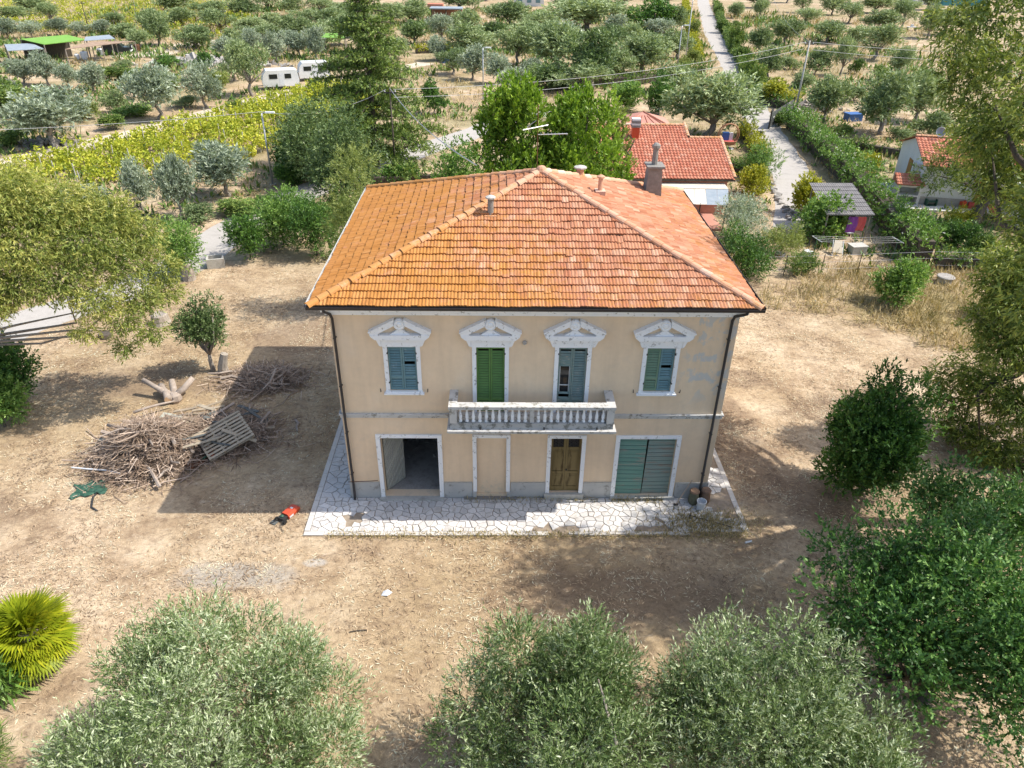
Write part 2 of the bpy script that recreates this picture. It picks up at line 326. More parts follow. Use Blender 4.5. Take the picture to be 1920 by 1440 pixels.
class MB:
    def __init__(s): s.v = []; s.f = []; s.M = None
    def add(s, vs, fs):
        k = len(s.v)
        for p in vs:
            p = Vector(p)
            s.v.append(tuple(s.M @ p) if s.M is not None else tuple(p))
        s.f += [tuple(i + k for i in f) for f in fs]; return s
    def box(s, x0, x1, y0, y1, z0, z1):
        return s.add([(x0, y0, z0), (x1, y0, z0), (x1, y1, z0), (x0, y1, z0), (x0, y0, z1), (x1, y0, z1), (x1, y1, z1), (x0, y1, z1)],
                     [(0, 3, 2, 1), (4, 5, 6, 7), (0, 1, 5, 4), (1, 2, 6, 5), (2, 3, 7, 6), (3, 0, 4, 7)])
    def obox(s, M, sx, sy, sz):
        old = s.M; s.M = M if old is None else old @ M; s.box(-sx / 2, sx / 2, -sy / 2, sy / 2, -sz / 2, sz / 2); s.M = old; return s
    def tube(s, pts, rad, n=6, cap=True):
        pts = [Vector(p) for p in pts]
        if isinstance(rad, (int, float)): rad = [rad] * len(pts)
        rings = []; prev = None
        for i, p in enumerate(pts):
            d = (pts[min(i + 1, len(pts) - 1)] - pts[max(i - 1, 0)]).normalized()
            a = Vector((0, 0, 1)) if abs(d.z) < .95 else Vector((1, 0, 0))
            if prev is not None: a = prev
            u = (a - d * a.dot(d)).normalized(); prev = u; w_ = d.cross(u)
            rings.append([p + (u * math.cos(2 * math.pi * k / n) + w_ * math.sin(2 * math.pi * k / n)) * rad[i] for k in range(n)])
        vs = [q for r in rings for q in r]; fs = []
        for i in range(len(pts) - 1):
            for k in range(n):
                a, b_ = i * n + k, i * n + (k + 1) % n; fs.append((a, b_, b_ + n, a + n))
        if cap: fs += [tuple(range(n))[::-1], tuple((len(pts) - 1) * n + k for k in range(n))]
        return s.add(vs, fs)
    def lathe(s, prof, n=10, c=(0, 0, 0)):
        vs = [(c[0] + r * math.cos(2 * math.pi * k / n), c[1] + r * math.sin(2 * math.pi * k / n), c[2] + z) for r, z in prof for k in range(n)]
        fs = []
        for i in range(len(prof) - 1):
            for k in range(n):
                a, b_ = i * n + k, i * n + (k + 1) % n; fs.append((a, b_, b_ + n, a + n))
        fs += [tuple(range(n))[::-1], tuple((len(prof) - 1) * n + k for k in range(n))]
        return s.add(vs, fs)
    def prism(s, poly, axis, a, b):
        """poly in the two other axes, extruded from a to b along axis (0 x, 1 y, 2 z)"""
        def mk(p, t):
            q = [0, 0, 0]; o = [i for i in range(3) if i != axis]; q[o[0]], q[o[1]] = p; q[axis] = t; return tuple(q)
        n = len(poly); vs = [mk(p, a) for p in poly] + [mk(p, b) for p in poly]
        fs = [tuple(range(n)), tuple(range(n, 2 * n))[::-1]] + [(i, i + n, (i + 1) % n + n, (i + 1) % n) for i in range(n)]
        return s.add(vs, fs)
    def quad(s, a, b, c, d): return s.add([a, b, c, d], [(0, 1, 2, 3)])
    def mesh(s, name, mat, smooth=False):
        me = bpy.data.meshes.new(name); me.from_pydata(s.v, [], s.f)
        bm = bmesh.new(); bm.from_mesh(me); bmesh.ops.recalc_face_normals(bm, faces=bm.faces); bm.to_mesh(me); bm.free()
        me.materials.append(MATS[mat])
        if smooth: me.polygons.foreach_set('use_smooth', [True] * len(me.polygons))
        return me
    def build(s, name, mat, parent=None, loc=(0, 0, 0), rot=(0, 0, 0), smooth=False):
        return inst(name, s.mesh(name, mat, smooth), parent, loc, rot)
def quads_mesh(name, V, mat, tone=None, smooth=False):
    """V: (n,4,3) array of quads -> mesh, one float 'tone' for each face"""
    n = len(V); me = bpy.data.meshes.new(name)
    me.vertices.add(4 * n); me.vertices.foreach_set('co', np.ascontiguousarray(V.reshape(-1), dtype=np.float32))
    me.loops.add(4 * n); me.loops.foreach_set('vertex_index', np.arange(4 * n, dtype=np.int32))
    me.polygons.add(n); me.polygons.foreach_set('loop_start', np.arange(0, 4 * n, 4, dtype=np.int32))
    if tone is not None:
        a = me.attributes.new('tone', 'FLOAT', 'FACE'); a.data.foreach_set('value', np.ascontiguousarray(tone, dtype=np.float32))
    me.materials.append(MATS[mat]); me.update(calc_edges=True); return me
def box_part(name, mat, parent, *b, **k): return MB().box(*b).build(name, mat, parent, **k)

# ------------------------------------------------------------------ foliage
def unit(a): return a / np.maximum(np.linalg.norm(a, axis=-1, keepdims=True), 1e-6)
def blob(rng, c, R, m, rmin, rmax, lo=-.75, shell=(.35, .9), flat=1.0):
    """m clump ellipsoids spread through an ellipsoid: list of (centre, radii)"""
    out = []
    while len(out) < m:
        d = unit(rng.normal(size=3))
        if d[2] < lo: continue
        p = np.array(c) + d * np.array(R) * rng.uniform(*shell); r = rng.uniform(rmin, rmax)
        out.append((p, np.array([r, r, r * flat])))
    return out
def crown(seed, clumps, n, ll, lw, k=7, tl=.3, up=.35, spread=.6, shell=.45, droop=0.0, out=1.0):
    """n leaves on twigs of k leaves, the twigs growing outwards through the clumps"""
    rng = np.random.default_rng(seed)
    cs = np.array([c for c, r in clumps]); rs = np.array([r for c, r in clumps])
    wt = (rs.prod(1)) ** (2 / 3); wt /= wt.sum(); nt = max(1, n // k)
    ci = rng.choice(len(cs), nt, p=wt); d = unit(rng.normal(size=(nt, 3)))
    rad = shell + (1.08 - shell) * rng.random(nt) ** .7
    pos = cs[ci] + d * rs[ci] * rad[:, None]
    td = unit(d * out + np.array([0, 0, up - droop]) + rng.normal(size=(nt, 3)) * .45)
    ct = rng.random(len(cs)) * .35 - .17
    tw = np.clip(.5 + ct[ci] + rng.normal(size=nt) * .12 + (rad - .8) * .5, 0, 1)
    t = (np.arange(k) / k)[None, :, None] * tl * rng.uniform(.6, 1.3, (nt, 1, 1))
    base = pos[:, None, :] + td[:, None, :] * t
    ld = unit(td[:, None, :] * .9 + rng.normal(size=(nt, k, 3)) * spread + np.array([0, 0, -droop * .6]))
    side = unit(np.cross(ld, rng.normal(size=(nt, k, 3))))
    s_ = rng.uniform(.65, 1.25, (nt, k, 1)); L_ = ll * s_; W_ = lw * s_ * .5
    mid = base + ld * L_ * .45
    V = np.stack([base, mid + side * W_, base + ld * L_, mid - side * W_], 2).reshape(-1, 4, 3)
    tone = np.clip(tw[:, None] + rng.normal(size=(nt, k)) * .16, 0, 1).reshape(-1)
    return V, tone
def limbs(rng, base, fork, clumps, r0, mb=None, bend=.18, rt=.02, n=6, every=1):
    """tapered trunk to the fork, then limbs reaching each clump"""
    mb = mb or MB(); base = Vector(base); fork = Vector(fork)
    mid = base.lerp(fork, .5) + Vector(rng.normal(size=3) * r0 * .5)
    mb.tube([base - Vector((0, 0, .15)), base + Vector((0, 0, .12)), mid, fork], [r0 * 1.45, r0 * 1.1, r0 * .9, r0 * .75], 8)
    for c, r in clumps[::every]:
        c = Vector(c); m = fork.lerp(c, .5) + Vector(rng.normal(size=3) * (c - fork).length * bend)
        c = m.lerp(c, .6); mb.tube([fork - (c - fork) * .04, fork.lerp(m, .5), m, c], [r0 * .55, r0 * .42, r0 * .28, rt], n)
    return mb

# ================================================================== THE SETTING
def sheet(name, mat, pts, z, kind='structure'):
    mb = MB(); mb.add([(x, y, z) for x, y in pts], [tuple(range(len(pts)))])
    return tag(mb.build(name, mat), kind=kind)
def ribbon(name, mat, path, width, z, rng=None):
    """flat lane along a path, edges a little uneven"""
    rng = rng or np.random.default_rng(5); pts = []
    P = [Vector((*p, 0)) for p in path]; D = []
    for a, b_ in zip(P[:-1], P[1:]):
        m = max(2, int((b_ - a).length / 1.5))
        D += [a.lerp(b_, i / m) for i in range(m)]
    D.append(P[-1])
    for _ in range(6): D = [D[0]] + [(D[i - 1] + D[i] * 2 + D[i + 1]) / 4 for i in range(1, len(D) - 1)] + [D[-1]]
    vs = []
    for i, p in enumerate(D):
        d = (D[min(i + 1, len(D) - 1)] - D[max(i - 1, 0)]).normalized(); n = Vector((-d.y, d.x, 0))
        wl, wr = width / 2 + rng.uniform(-.18, .18), width / 2 + rng.uniform(-.18, .18)
        vs += [tuple(p + n * wl + Vector((0, 0, z))), tuple(p - n * wr + Vector((0, 0, z)))]
    mb = MB(); mb.add(vs, [(2 * i, 2 * i + 1, 2 * i + 3, 2 * i + 2) for i in range(len(D) - 1)])
    return tag(mb.build(name, mat), kind='structure')
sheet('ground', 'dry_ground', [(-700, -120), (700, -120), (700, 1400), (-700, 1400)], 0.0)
ribbon('road', 'asphalt', [(65.42, 250.77), (59.84, 227.03), (43.33, 148.72), (34.7, 99.91), (30.56, 78.54), (28.04, 64.48), (25.72, 50.49), (23.94, 40.8), (21.41, 32.5), (19.81, 28.8)], 3.4, .008)
ribbon('lane', 'asphalt', [(-42, 0), (-27.31, 11.27), (-26.17, 13.95), (-22.04, 17.95), (-19.76, 22.79), (-19.91, 28.61), (-16.82, 35.94), (-10.65, 46.64), (-5.74, 53.98), (1.44, 65.9), (10.29, 69.26)], 3.3, .008)
ribbon('track', 'dirt_track', [(-62, 26), (-44.26, 43.66), (-41.13, 48.84), (-37.72, 55.23), (-31.57, 70.02), (-22.8, 86.67), (-12.52, 102.49)], 3.0, .006)
ribbon('path', 'dirt_track', [(-61.5, 103.96), (-55.63, 107.88), (-55.72, 118.64), (-53.13, 126.05)], 5.0, .010)

# ------------------------------------------------------------------ crazy paving round the villa
X0, X1, Y0 = -7.85, 7.64, -2.02
rng = np.random.default_rng(11)
pav = tag(MB().box(X0, X1, Y0, -0.02, -.1, .028).box(X0, -6.52, -.02, 12.6, -.1, .0281).box(6.52, X1, -.02, 12.6, -.1, .0281).build('paving', 'paving_joint'), kind='structure')
def clip_poly(poly, n, d):
    out = []
    for i in range(len(poly)):
        a, b_ = poly[i], poly[(i + 1) % len(poly)]; da, db = a @ n - d, b_ @ n - d
        if da <= 0: out.append(a)
        if (da < 0) != (db < 0) and abs(da - db) > 1e-9: out.append(a + (b_ - a) * (da / (da - db)))
    return out
def voronoi(x0, x1, y0, y1, sx, sy, jit=.42):
    S = []
    nx, ny = max(1, round((x1 - x0) / sx)), max(1, round((y1 - y0) / sy))
    for j in range(ny):
        for i in range(nx):
            S.append((x0 + (i + .5 + (j % 2) * .25 + rng.uniform(-jit, jit)) * (x1 - x0) / nx, y0 + (j + .5 + rng.uniform(-jit, jit)) * (y1 - y0) / ny))
    S = np.array(S); cells = []
    for p in S:
        poly = [np.array(q) for q in ((x0, y0), (x1, y0), (x1, y1), (x0, y1))]
        dd = np.linalg.norm(S - p, axis=1)
        for q in S[np.argsort(dd)[1:22]]:
            n = q - p; L_ = np.linalg.norm(n); n = n / L_
            poly = clip_poly(poly, n, p @ n + L_ / 2 - rng.uniform(.006, .018))
            if len(poly) < 3: break
        if len(poly) >= 3: cells.append(poly)
    return cells
cells = voronoi(X0 + .2, X1 - .2, Y0 + .2, -.06, .275, .26, .47)
ncell_front = len(cells)
cells += voronoi(X0 + .2, -6.56, -.05, 12.5, .34, .27, .3) + voronoi(6.56, X1 - .2, -.05, 12.5, .34, .3, .36)
rest = MB(); made = 0
def worn(c):   # earth and dry grass have swallowed stones near the right corner
    x, y = c
    if x > 5.2 and y > -.6 and False: return True
    lim = .22 if x > 4.6 else .55
    if x > -1 and y < -1.55: lim = .12
    return mnoise.noise(Vector((x * .9, y * .9, 3.3))) > lim
for poly in cells:
    c = sum(poly) / len(poly)
    if worn(c): continue
    z = .058 + rng.uniform(-.006, .008); k = rng.uniform(.003, .008)
    top = [(q[0] + (c[0] - q[0]) * .05, q[1] + (c[1] - q[1]) * .05) for q in poly]
    n = len(poly); vs = [(q[0] - c[0], q[1] - c[1], -.03) for q in poly] + [(q[0] - c[0], q[1] - c[1], -k) for q in poly] + [(t[0] - c[0], t[1] - c[1], 0) for t in top]
    fs = [tuple(range(2 * n, 3 * n))] + [(i + o, (i + 1) % n + o, (i + 1) % n + n + o, i + n + o) for i in range(n) for o in (0, n)]
    if made < 300:
        MB().add(vs, fs).build('stone', 'paving_stone', pav, (c[0], c[1], z)); made += 1
    else:
        rest.M = Matrix.Translation((c[0], c[1], z)); rest.add(vs, fs)
if rest.v: tag(rest.build('small_stones', 'paving_stone', pav), kind='stuff')
def edging(a, b_, w_, n):
    for i in range(n):
        t0, t1 = i / n, (i + 1) / n
        if a[1] == b_[1]:
            x0, x1 = a[0] + (b_[0] - a[0]) * t0, a[0] + (b_[0] - a[0]) * t1
            if rng.random() < .38 and x0 > -.5: continue
            box_part('edging_slab', 'paving_edge', pav, x0 + .006, x1 - .006, a[1] + rng.uniform(0, .02) + (rng.uniform(0, .06) if x0 > 0 else 0), a[1] + w_ - .012, 0, .06 + rng.uniform(-.006, .006))
        else:
            y0, y1 = a[1] + (b_[1] - a[1]) * t0, a[1] + (b_[1] - a[1]) * t1
            box_part('edging_slab', 'paving_edge', pav, a[0], a[0] + w_ - .01, y0 + .006, y1 - .006, 0, .06 + rng.uniform(-.006, .006))
edging((X0, Y0), (X1, Y0), .2, 22); edging((X0, Y0 + .21), (X0, 12.4), .19, 18); edging((X1 - .19, Y0 + .21), (X1 - .19, 12.4), .19, 18)

# ================================================================== THE VILLA
villa = empty('villa', (0, 0, 0), 0, 'two-storey cream villa with orange tiled hipped roof and balcony', 'house')
HW, DEP, HT = 6.5, 11.12, 7.95
def wall_holes(name, mat, x0, x1, z0, z1, holes, y0, thick, parent):
    xs = sorted({x0, x1, *[h[0] for h in holes], *[h[1] for h in holes]}); zs = sorted({z0, z1, *[h[2] for h in holes], *[h[3] for h in holes]})
    mb = MB()
    for a, b_ in zip(xs[:-1], xs[1:]):
        for c, d in zip(zs[:-1], zs[1:]):
            mx, mz = (a + b_) / 2, (c + d) / 2
            if any(h[0] < mx < h[1] and h[2] < mz < h[3] for h in holes): continue
            for y in (y0, y0 + thick): mb.quad((a, y, c), (b_, y, c), (b_, y, d), (a, y, d))
    y1 = y0 + thick
    for h in holes:
        mb.quad((h[0], y0, h[2]), (h[0], y1, h[2]), (h[0], y1, h[3]), (h[0], y0, h[3])); mb.quad((h[1], y0, h[2]), (h[1], y1, h[2]), (h[1], y1, h[3]), (h[1], y0, h[3]))
        mb.quad((h[0], y0, h[3]), (h[1], y0, h[3]), (h[1], y1, h[3]), (h[0], y1, h[3])); mb.quad((h[0], y0, h[2]), (h[1], y0, h[2]), (h[1], y1, h[2]), (h[0], y1, h[2]))
    return mb.build(name, mat, parent)
GAR, BLIND, DOOR, GARR = (-5.28, -3.28, .10, 2.75), (-1.92, -.87, .20, 2.76), (.71, 1.79, .28, 2.75), (3.12, 5.12, .16, 2.74)
WINS = [(-4.30, 4.69, 'paint_blue', 'paint_blue', 0), (-1.42, 3.84, 'paint_green', 'paint_green', 0), (1.27, 3.84, 'paint_greygreen', 'paint_greygreen', 1), (4.15, 4.69, 'paint_oldgreen', 'paint_blue', 0)]
holes = [GAR, BLIND, DOOR, GARR] + [(c - .465, c + .465, z, 6.37) for c, z, *_ in WINS]
wall_holes('facade', 'cream_plaster', -HW, HW, 0, HT - .1, holes, 0, .38, villa)
box_part('side_wall', 'cream_plaster', villa, -HW, -HW + .38, .38, DEP, 0, HT - .1)
box_part('side_wall', 'cream_plaster', villa, HW - .38, HW, .38, DEP, 0, HT - .1)
box_part('back_wall', 'cream_plaster', villa, -HW + .38, HW - .38, DEP - .38, DEP, 0, HT - .1)
# inside of the open garage
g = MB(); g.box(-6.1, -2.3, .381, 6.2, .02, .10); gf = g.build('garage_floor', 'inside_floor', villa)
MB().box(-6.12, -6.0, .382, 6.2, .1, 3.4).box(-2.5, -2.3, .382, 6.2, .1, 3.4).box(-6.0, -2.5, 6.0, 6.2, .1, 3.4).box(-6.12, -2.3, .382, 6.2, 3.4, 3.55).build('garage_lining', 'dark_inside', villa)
box_part('threshold', 'concrete', villa, -5.46, -3.12, -.22, .37, .0, .098)
# blind doorway, upper floor slab and partitions behind the shutters
box_part('blind_panel', 'cream_plaster', villa, -1.915, -.875, .07, .14, .205, 2.755)
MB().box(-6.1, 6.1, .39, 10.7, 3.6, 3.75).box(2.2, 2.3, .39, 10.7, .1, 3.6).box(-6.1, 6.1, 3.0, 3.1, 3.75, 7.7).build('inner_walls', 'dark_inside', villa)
# plinth: separate lengths between the door frames, standing 3 cm proud
for a, b_ in ((-6.53, -5.45), (-3.12, -2.09), (-.70, .56), (1.95, 2.97), (5.32, 6.53)):
    box_part('plinth', 'plinth_render', villa, a, b_, -.035, .02, 0, .74)
    box_part('plinth_cap', 'concrete', villa, a, b_, -.045, -.001, .741, .765)
box_part('plinth', 'plinth_render', villa, -6.535, -6.45, .021, 11.1, 0, .741); box_part('plinth', 'plinth_render', villa, 6.45, 6.535, .021, 11.1, 0, .741)
# string course and its drip
def course(z0, z1, p, mat, name):
    for a, b_ in ((-HW - p, -2.72), (2.61, HW + p)): box_part(name, mat, villa, a, b_, -p, .05, z0, z1)
    box_part(name, mat, villa, -HW - p, -HW + .02, .051, DEP, z0, z1); box_part(name, mat, villa, HW - .02, HW + p, .051, DEP, z0, z1)
course(3.60, 3.715, .05, 'weathered_stone', 'string_course'); course(3.716, 3.77, .085, 'weathered_stone', 'string_course_drip')
# eaves cornice: moulded frieze and soffit
OV = .483; EZ = 7.99
MB().box(-HW - .10, HW + .10, -.10, DEP + .10, 7.53, 7.66).box(-HW - .2, HW + .2, -.2, DEP + .2, 7.661, 7.85).build('cornice', 'chipped_white', villa)
MB().box(-HW - OV + .04, HW + OV - .04, -OV + .04, DEP + OV - .04, 7.851, 7.93).build('soffit', 'chipped_white', villa)
gp = MB()
def gutter(a, b_, mat):
    a, b_ = Vector(a), Vector(b_); d = (b_ - a).normalized(); n = Vector((d.y, -d.x, 0)); prof = [(-.07, .06), (-.065, 0), (-.035, -.05), (.035, -.05), (.065, 0), (.07, .06), (.055, .06), (.05, .005), (.025, -.035), (-.025, -.035), (-.05, .005), (-.055, .06)]
    vs = [a + n * p + Vector((0, 0, q)) for p, q in prof] + [b_ + n * p + Vector((0, 0, q)) for p, q in prof]; m = len(prof)
    return MB().add(vs, [(i, (i + 1) % m, (i + 1) % m + m, i + m) for i in range(m)]).build('gutter', mat, villa)
o_ = OV + .05
gutter((-HW - o_, -o_, EZ - .03), (HW + o_, -o_, EZ - .03), 'gutter_metal'); gutter((HW + o_, -o_ + .08, EZ - .03), (HW + o_, DEP + o_, EZ - .03), 'gutter_metal')
gutter((HW + o_, DEP + o_, EZ - .03), (-HW - o_, DEP + o_, EZ - .03), 'gutter_metal'); gutter((-HW - o_, DEP + o_, EZ - .03), (-HW - o_, -o_ + .08, EZ - .03), 'white_gutter')
for s_, xb in ((-1, -6.38), (1, 6.24)):
    xt = s_ * (HW + .02)
    dp = MB().tube([(xt, -OV - .03, 7.93), (xt, -OV - .03, 7.84), (xb + s_ * .04, -.16, 7.58), (xb, -.11, 7.40), (xb, -.11, .16), (xb, -.20, .08)], .047, 8, True).build('downpipe', 'gutter_metal' if s_ < 0 else 'iron', villa, smooth=True)
    for z in (1.2, 3.0, 4.9, 6.7): box_part('bracket', 'iron', dp, xb - .05, xb + .05, -.158, 0, z, z + .02)

# ------------------------------------------------------------------ roof
AP = Vector((.35, DEP / 2, 10.50)); e_ = OV
CR = [Vector((-HW - e_, -e_, EZ)), Vector((HW + e_, -e_, EZ)), Vector((HW + e_, DEP + e_, EZ)), Vector((-HW - e_, DEP + e_, EZ))]
dn = Vector((0, 0, .045))
rb = MB(); rb.add([c - dn for c in CR] + [AP - dn] + [c - Vector((0, 0, .12)) for c in CR], [(0, 1, 4), (1, 2, 4), (2, 3, 4), (3, 0, 4), (5, 6, 7, 8)] + [(i, (i + 1) % 4, (i + 1) % 4 + 5, i + 5) for i in range(4)])
roof = rb.build('roof', 'roof_tile', villa)
TW, TL = .216, .325
def tile_geo(w_, L_, humps=2, amp=.022, lift=.05, th=.045, seg=4):
    n = humps * seg + 1; xs = [(i / (n - 1) - .5) * w_ * .985 for i in range(n)]
    zz = [amp * (.5 - .5 * math.cos(2 * math.pi * humps * i / (n - 1))) for i in range(n)]
    vs = [(x, -.01, lift + z) for x, z in zip(xs, zz)] + [(x, L_ + .05, z - .005) for x, z in zip(xs, zz)] + [(x, -.01, lift + z * .6 - th) for x, z in zip(xs, zz)]
    fs = [(i, i + 1, n + i + 1, n + i) for i in range(n - 1)] + [(2 * n + i, 2 * n + i + 1, i + 1, i) for i in range(n - 1)]
    fs += [(0, n, 2 * n), (n - 1, 3 * n - 1, 2 * n - 1)]
    return vs, fs
tv, tf = tile_geo(TW, TL)
tile_me = MB().add(tv, tf).mesh('tile', 'roof_tile')
rngt = np.random.default_rng(3); indiv = []
for fi in range(4):
    A, B = CR[fi], CR[(fi + 1) % 4]; u = (B - A).normalized(); L_ = (B - A).length
    mid = A + u * (AP - A).dot(u); s_ = (AP - mid).normalized(); SL = (AP - mid).length; n_ = u.cross(s_); ta = (AP - A).dot(u)
    mb = MB(); tones = []
    ncol, nrow = int(L_ / TW) + 2, int(SL / TL) + 1
    for j in range(nrow):
        off = (j % 2) * TW / 2; sag = rngt.normal() * .012
        for i in range(-1, ncol):
            cx = (i + .5) * TW + off - TW / 2; y = j * TL
            def inside(x, yy): return yy >= -.02 and yy <= SL and x >= ta * yy / SL and x <= L_ - (L_ - ta) * yy / SL
            c4 = [inside(cx + sx * TW / 2, yy) for sx in (-1, 1) for yy in (y + .02, y + TL)]
            if not any(c4): continue
            wob = .010 * math.sin(cx * 1.7 + j) + sag
            P = A + u * (cx + rngt.normal() * .004) + s_ * (y + wob * .9 + rngt.normal() * .010 - (.06 if rngt.random() < .012 else 0)) + n_ * (abs(wob) * .5 + rngt.normal() * .004)
            M = Matrix((( u.x, s_.x, n_.x, P.x), (u.y, s_.y, n_.y, P.y), (u.z, s_.z, n_.z, P.z), (0, 0, 0, 1))) @ Matrix.Rotation(rngt.normal() * .018, 4, 'Z')
            if fi == 0 and all(c4) and len(indiv) < 300 and j < 6:
                o = inst('tile', tile_me, roof); o.matrix_local = M; indiv.append(o); continue
            mb.M = M; mb.add(tv, tf); tones += [rngt.random()] * len(tf)
    me = bpy.data.meshes.new('tile_field'); me.from_pydata(mb.v, [], mb.f)
    at = me.attributes.new('tone', 'FLOAT', 'FACE'); at.data.foreach_set('value', tones)
    bm = bmesh.new(); bm.from_mesh(me)
    for c_, sgn in ((A, 1), (B, -1)):
        hd = (AP - c_); pn = Vector((hd.y, -hd.x, 0)).normalized()
        if pn.dot((A + B) / 2 - c_) > 0: pn = -pn
        bmesh.ops.bisect_plane(bm, geom=bm.verts[:] + bm.edges[:] + bm.faces[:], plane_co=c_, plane_no=pn, clear_outer=True)
    bm.to_mesh(me); bm.free(); me.materials.append(MATS['roof_tile' if fi in (0, 2) else 'roof_tile_side'])
    tag(inst('tile_field', me, roof), kind='stuff')
def cap_mesh(L_, r0, r1, mat):
    n = 7; vs = []
    for y, r in ((0, r0), (L_, r1)):
        vs += [(r * math.cos(math.pi * k / (n - 1)), y, r * .8 * math.sin(math.pi * k / (n - 1))) for k in range(n)]
    vs += [((r0 - .02) * math.cos(math.pi * k / (n - 1)), 0, (r0 - .02) * .8 * math.sin(math.pi * k / (n - 1)) - .01) for k in range(n)]
    fs = [(i, i + 1, n + i + 1, n + i) for i in range(n - 1)] + [(i, i + 1, 2 * n + i + 1, 2 * n + i) for i in range(n - 1)]
    return MB().add(vs, fs).mesh('ridge_tile', mat, False)
cap_me = cap_mesh(.43, .155, .12, 'hip_tile')
for c_ in CR:
    d = (AP - c_); L_ = d.length; d.normalize(); rt = Vector((d.y, -d.x, 0)).normalized(); up_ = rt.cross(d)
    m = int(L_ / .385)
    for i in range(m):
        P = c_ + d * (i * L_ / m + rngt.normal() * .008) + up_ * (.01 + abs(rngt.normal()) * .006) + rt * rngt.normal() * .012
        o = inst('ridge_tile', cap_me, roof)
        o.matrix_local = Matrix(((rt.x, d.x, up_.x, P.x), (rt.y, d.y, up_.y, P.y), (rt.z, d.z, up_.z, P.z), (0, 0, 0, 1))) @ Matrix.Rotation(rngt.normal() * .025, 4, 'Z') @ Matrix.Rotation(rngt.normal() * .02, 4, 'X')
MB().lathe([(.20, -.1), (.22, .02), (.17, .12), (.12, .17), (.02, .2)], 9, AP).build('ridge_cap', 'hip_tile', roof)
# chimneys and flues
def flue(x, y, z0, z1, r, mat, cap_mat):
    f = MB().lathe([(r, z0), (r, z1 - .12)], 8, (x, y, 0)).build('flue', mat, roof)
    MB().lathe([(r * 1.1, z1 - .121), (r * 1.75, z1 - .10), (r * 1.75, z1 - .05), (r * .6, z1)], 8, (x, y, 0)).build('flue_cap', cap_mat, roof)
flue(-1.45, 3.45, 9.35, 10.26, .10, 'dark_concrete', 'concrete'); box_part('flue_base', 'hip_tile', roof, -1.66, -1.24, 3.25, 3.65, 9.2, 9.60)
flue(2.5, 5.5, 9.5, 10.4, .085, 'hip_tile', 'hip_tile'); MB().box(2.32, 2.68, 5.3, 5.7, 9.4, 9.85).build('flue_base', 'hip_tile', roof)
flue(1.9, 7.0, 9.5, 10.32, .14, 'hip_tile', 'concrete')
ch = MB().prism([(4.78, 8.6), (5.46, 8.6), (5.38, 9.78), (4.86, 9.78)], 1, 8.65, 9.3)
ch.build('chimney', 'dark_concrete', roof); MB().box(4.76, 5.48, 8.56, 9.38, 9.781, 9.86).build('chimney_slab', 'dark_concrete', roof)
MB().lathe([(.12, 9.861), (.11, 10.5), (.17, 10.52), (.17, 10.62), (.08, 10.7)], 8, (5.1, 8.98, 0)).build('chimney_pot', 'dark_concrete', roof)
ant = MB().tube([(.2, 5.75, 10.3), (.17, 5.75, 12.75)], .018, 5); at_ = ant.build('antenna_mast', 'rust', roof)
MB().tube([(-.35, 5.4, 11.95), (.55, 5.9, 12.02)], .014, 4).tube([(.17, 5.75, 11.72), (1.25, 5.85, 11.74)], .014, 4).tube([(-.2, 5.7, 11.98), (.12, 5.75, 12.2)], .012, 4).build('antenna_boom', 'galvanised', roof)
el = MB()
for k in range(6): x = -.3 + k * .16; el.tube([(x, 5.42 + k * .09 - .2, 11.96 + k * .012), (x, 5.42 + k * .09 + .2, 11.96 + k * .012)], .007, 3)
for k in range(8): x = .3 + k * .13; el.tube([(x, 5.62, 11.735), (x, 6.02, 11.735)], .007, 3)
el.build('antenna_elements', 'galvanised', roof)

# ------------------------------------------------------------------ windows, shutters, pediments
slat_me = MB().add([(-.172, -.026, -.030), (.172, -.026, -.030), (.172, .018, .030), (-.172, .018, .030), (-.172, -.018, -.036), (.172, -.018, -.036), (.172, .026, .024), (-.172, .026, .024)],
                   [(0, 1, 2, 3), (7, 6, 5, 4), (0, 4, 5, 1), (3, 2, 6, 7), (0, 3, 7, 4), (1, 5, 6, 2)]).mesh('slat', 'paint_blue')
def shutter(cx, z0, z1, mat, broken=False, tilt=0):
    w_ = .453; fr = MB(); st = .052
    fr.box(-w_ / 2, -w_ / 2 + st, -.025, .025, z0, z1).box(w_ / 2 - st, w_ / 2, -.025, .025, z0, z1)
    rails = [z0, z0 + .42, z1 - .09]
    for z in rails: fr.box(-w_ / 2 + st, w_ / 2 - st, -.024, .024, z, z + .09)
    sh = fr.build('shutter', mat, villa, (cx, .055, 0), (0, 0, tilt))
    n = int((z1 - z0) / .098)
    for i in range(n):
        z = z0 + .05 + i * .098
        if any(r - .02 < z < r + .11 for r in rails): continue
        if broken and z0 + .75 < z < z1 - .72: continue
        if rng.random() < .02: continue
        inst('slat', slat_me, sh, (0, 0, z), (rng.normal() * .08, rng.normal() * .008, 0), (1, 1, 1), mat)
    if broken:
        MB().box(-.172, .172, -.01, .02, z1 - .72, z1 - .36).build('broken_panel', mat, sh)
        MB().box(-.17, -.145, .04, .065, z0 + .70, z1 - .70).box(.145, .17, .04, .065, z0 + .70, z1 - .70).box(-.145, .145, .04, .065, z0 + 1.0, z0 + 1.03).build('casement', 'white_paint', sh)
        MB().box(-.145, .145, .07, .074, z0 + .70, z1 - .70).build('pane', 'glass_dark', sh)
    for z in (z0 + .25, z1 - .25):
        s = -1 if cx < round(cx) else 1
    return sh
med = MB().lathe([(.19, 0), (.19, .03), (.15, .07), (.06, .085)], 12)
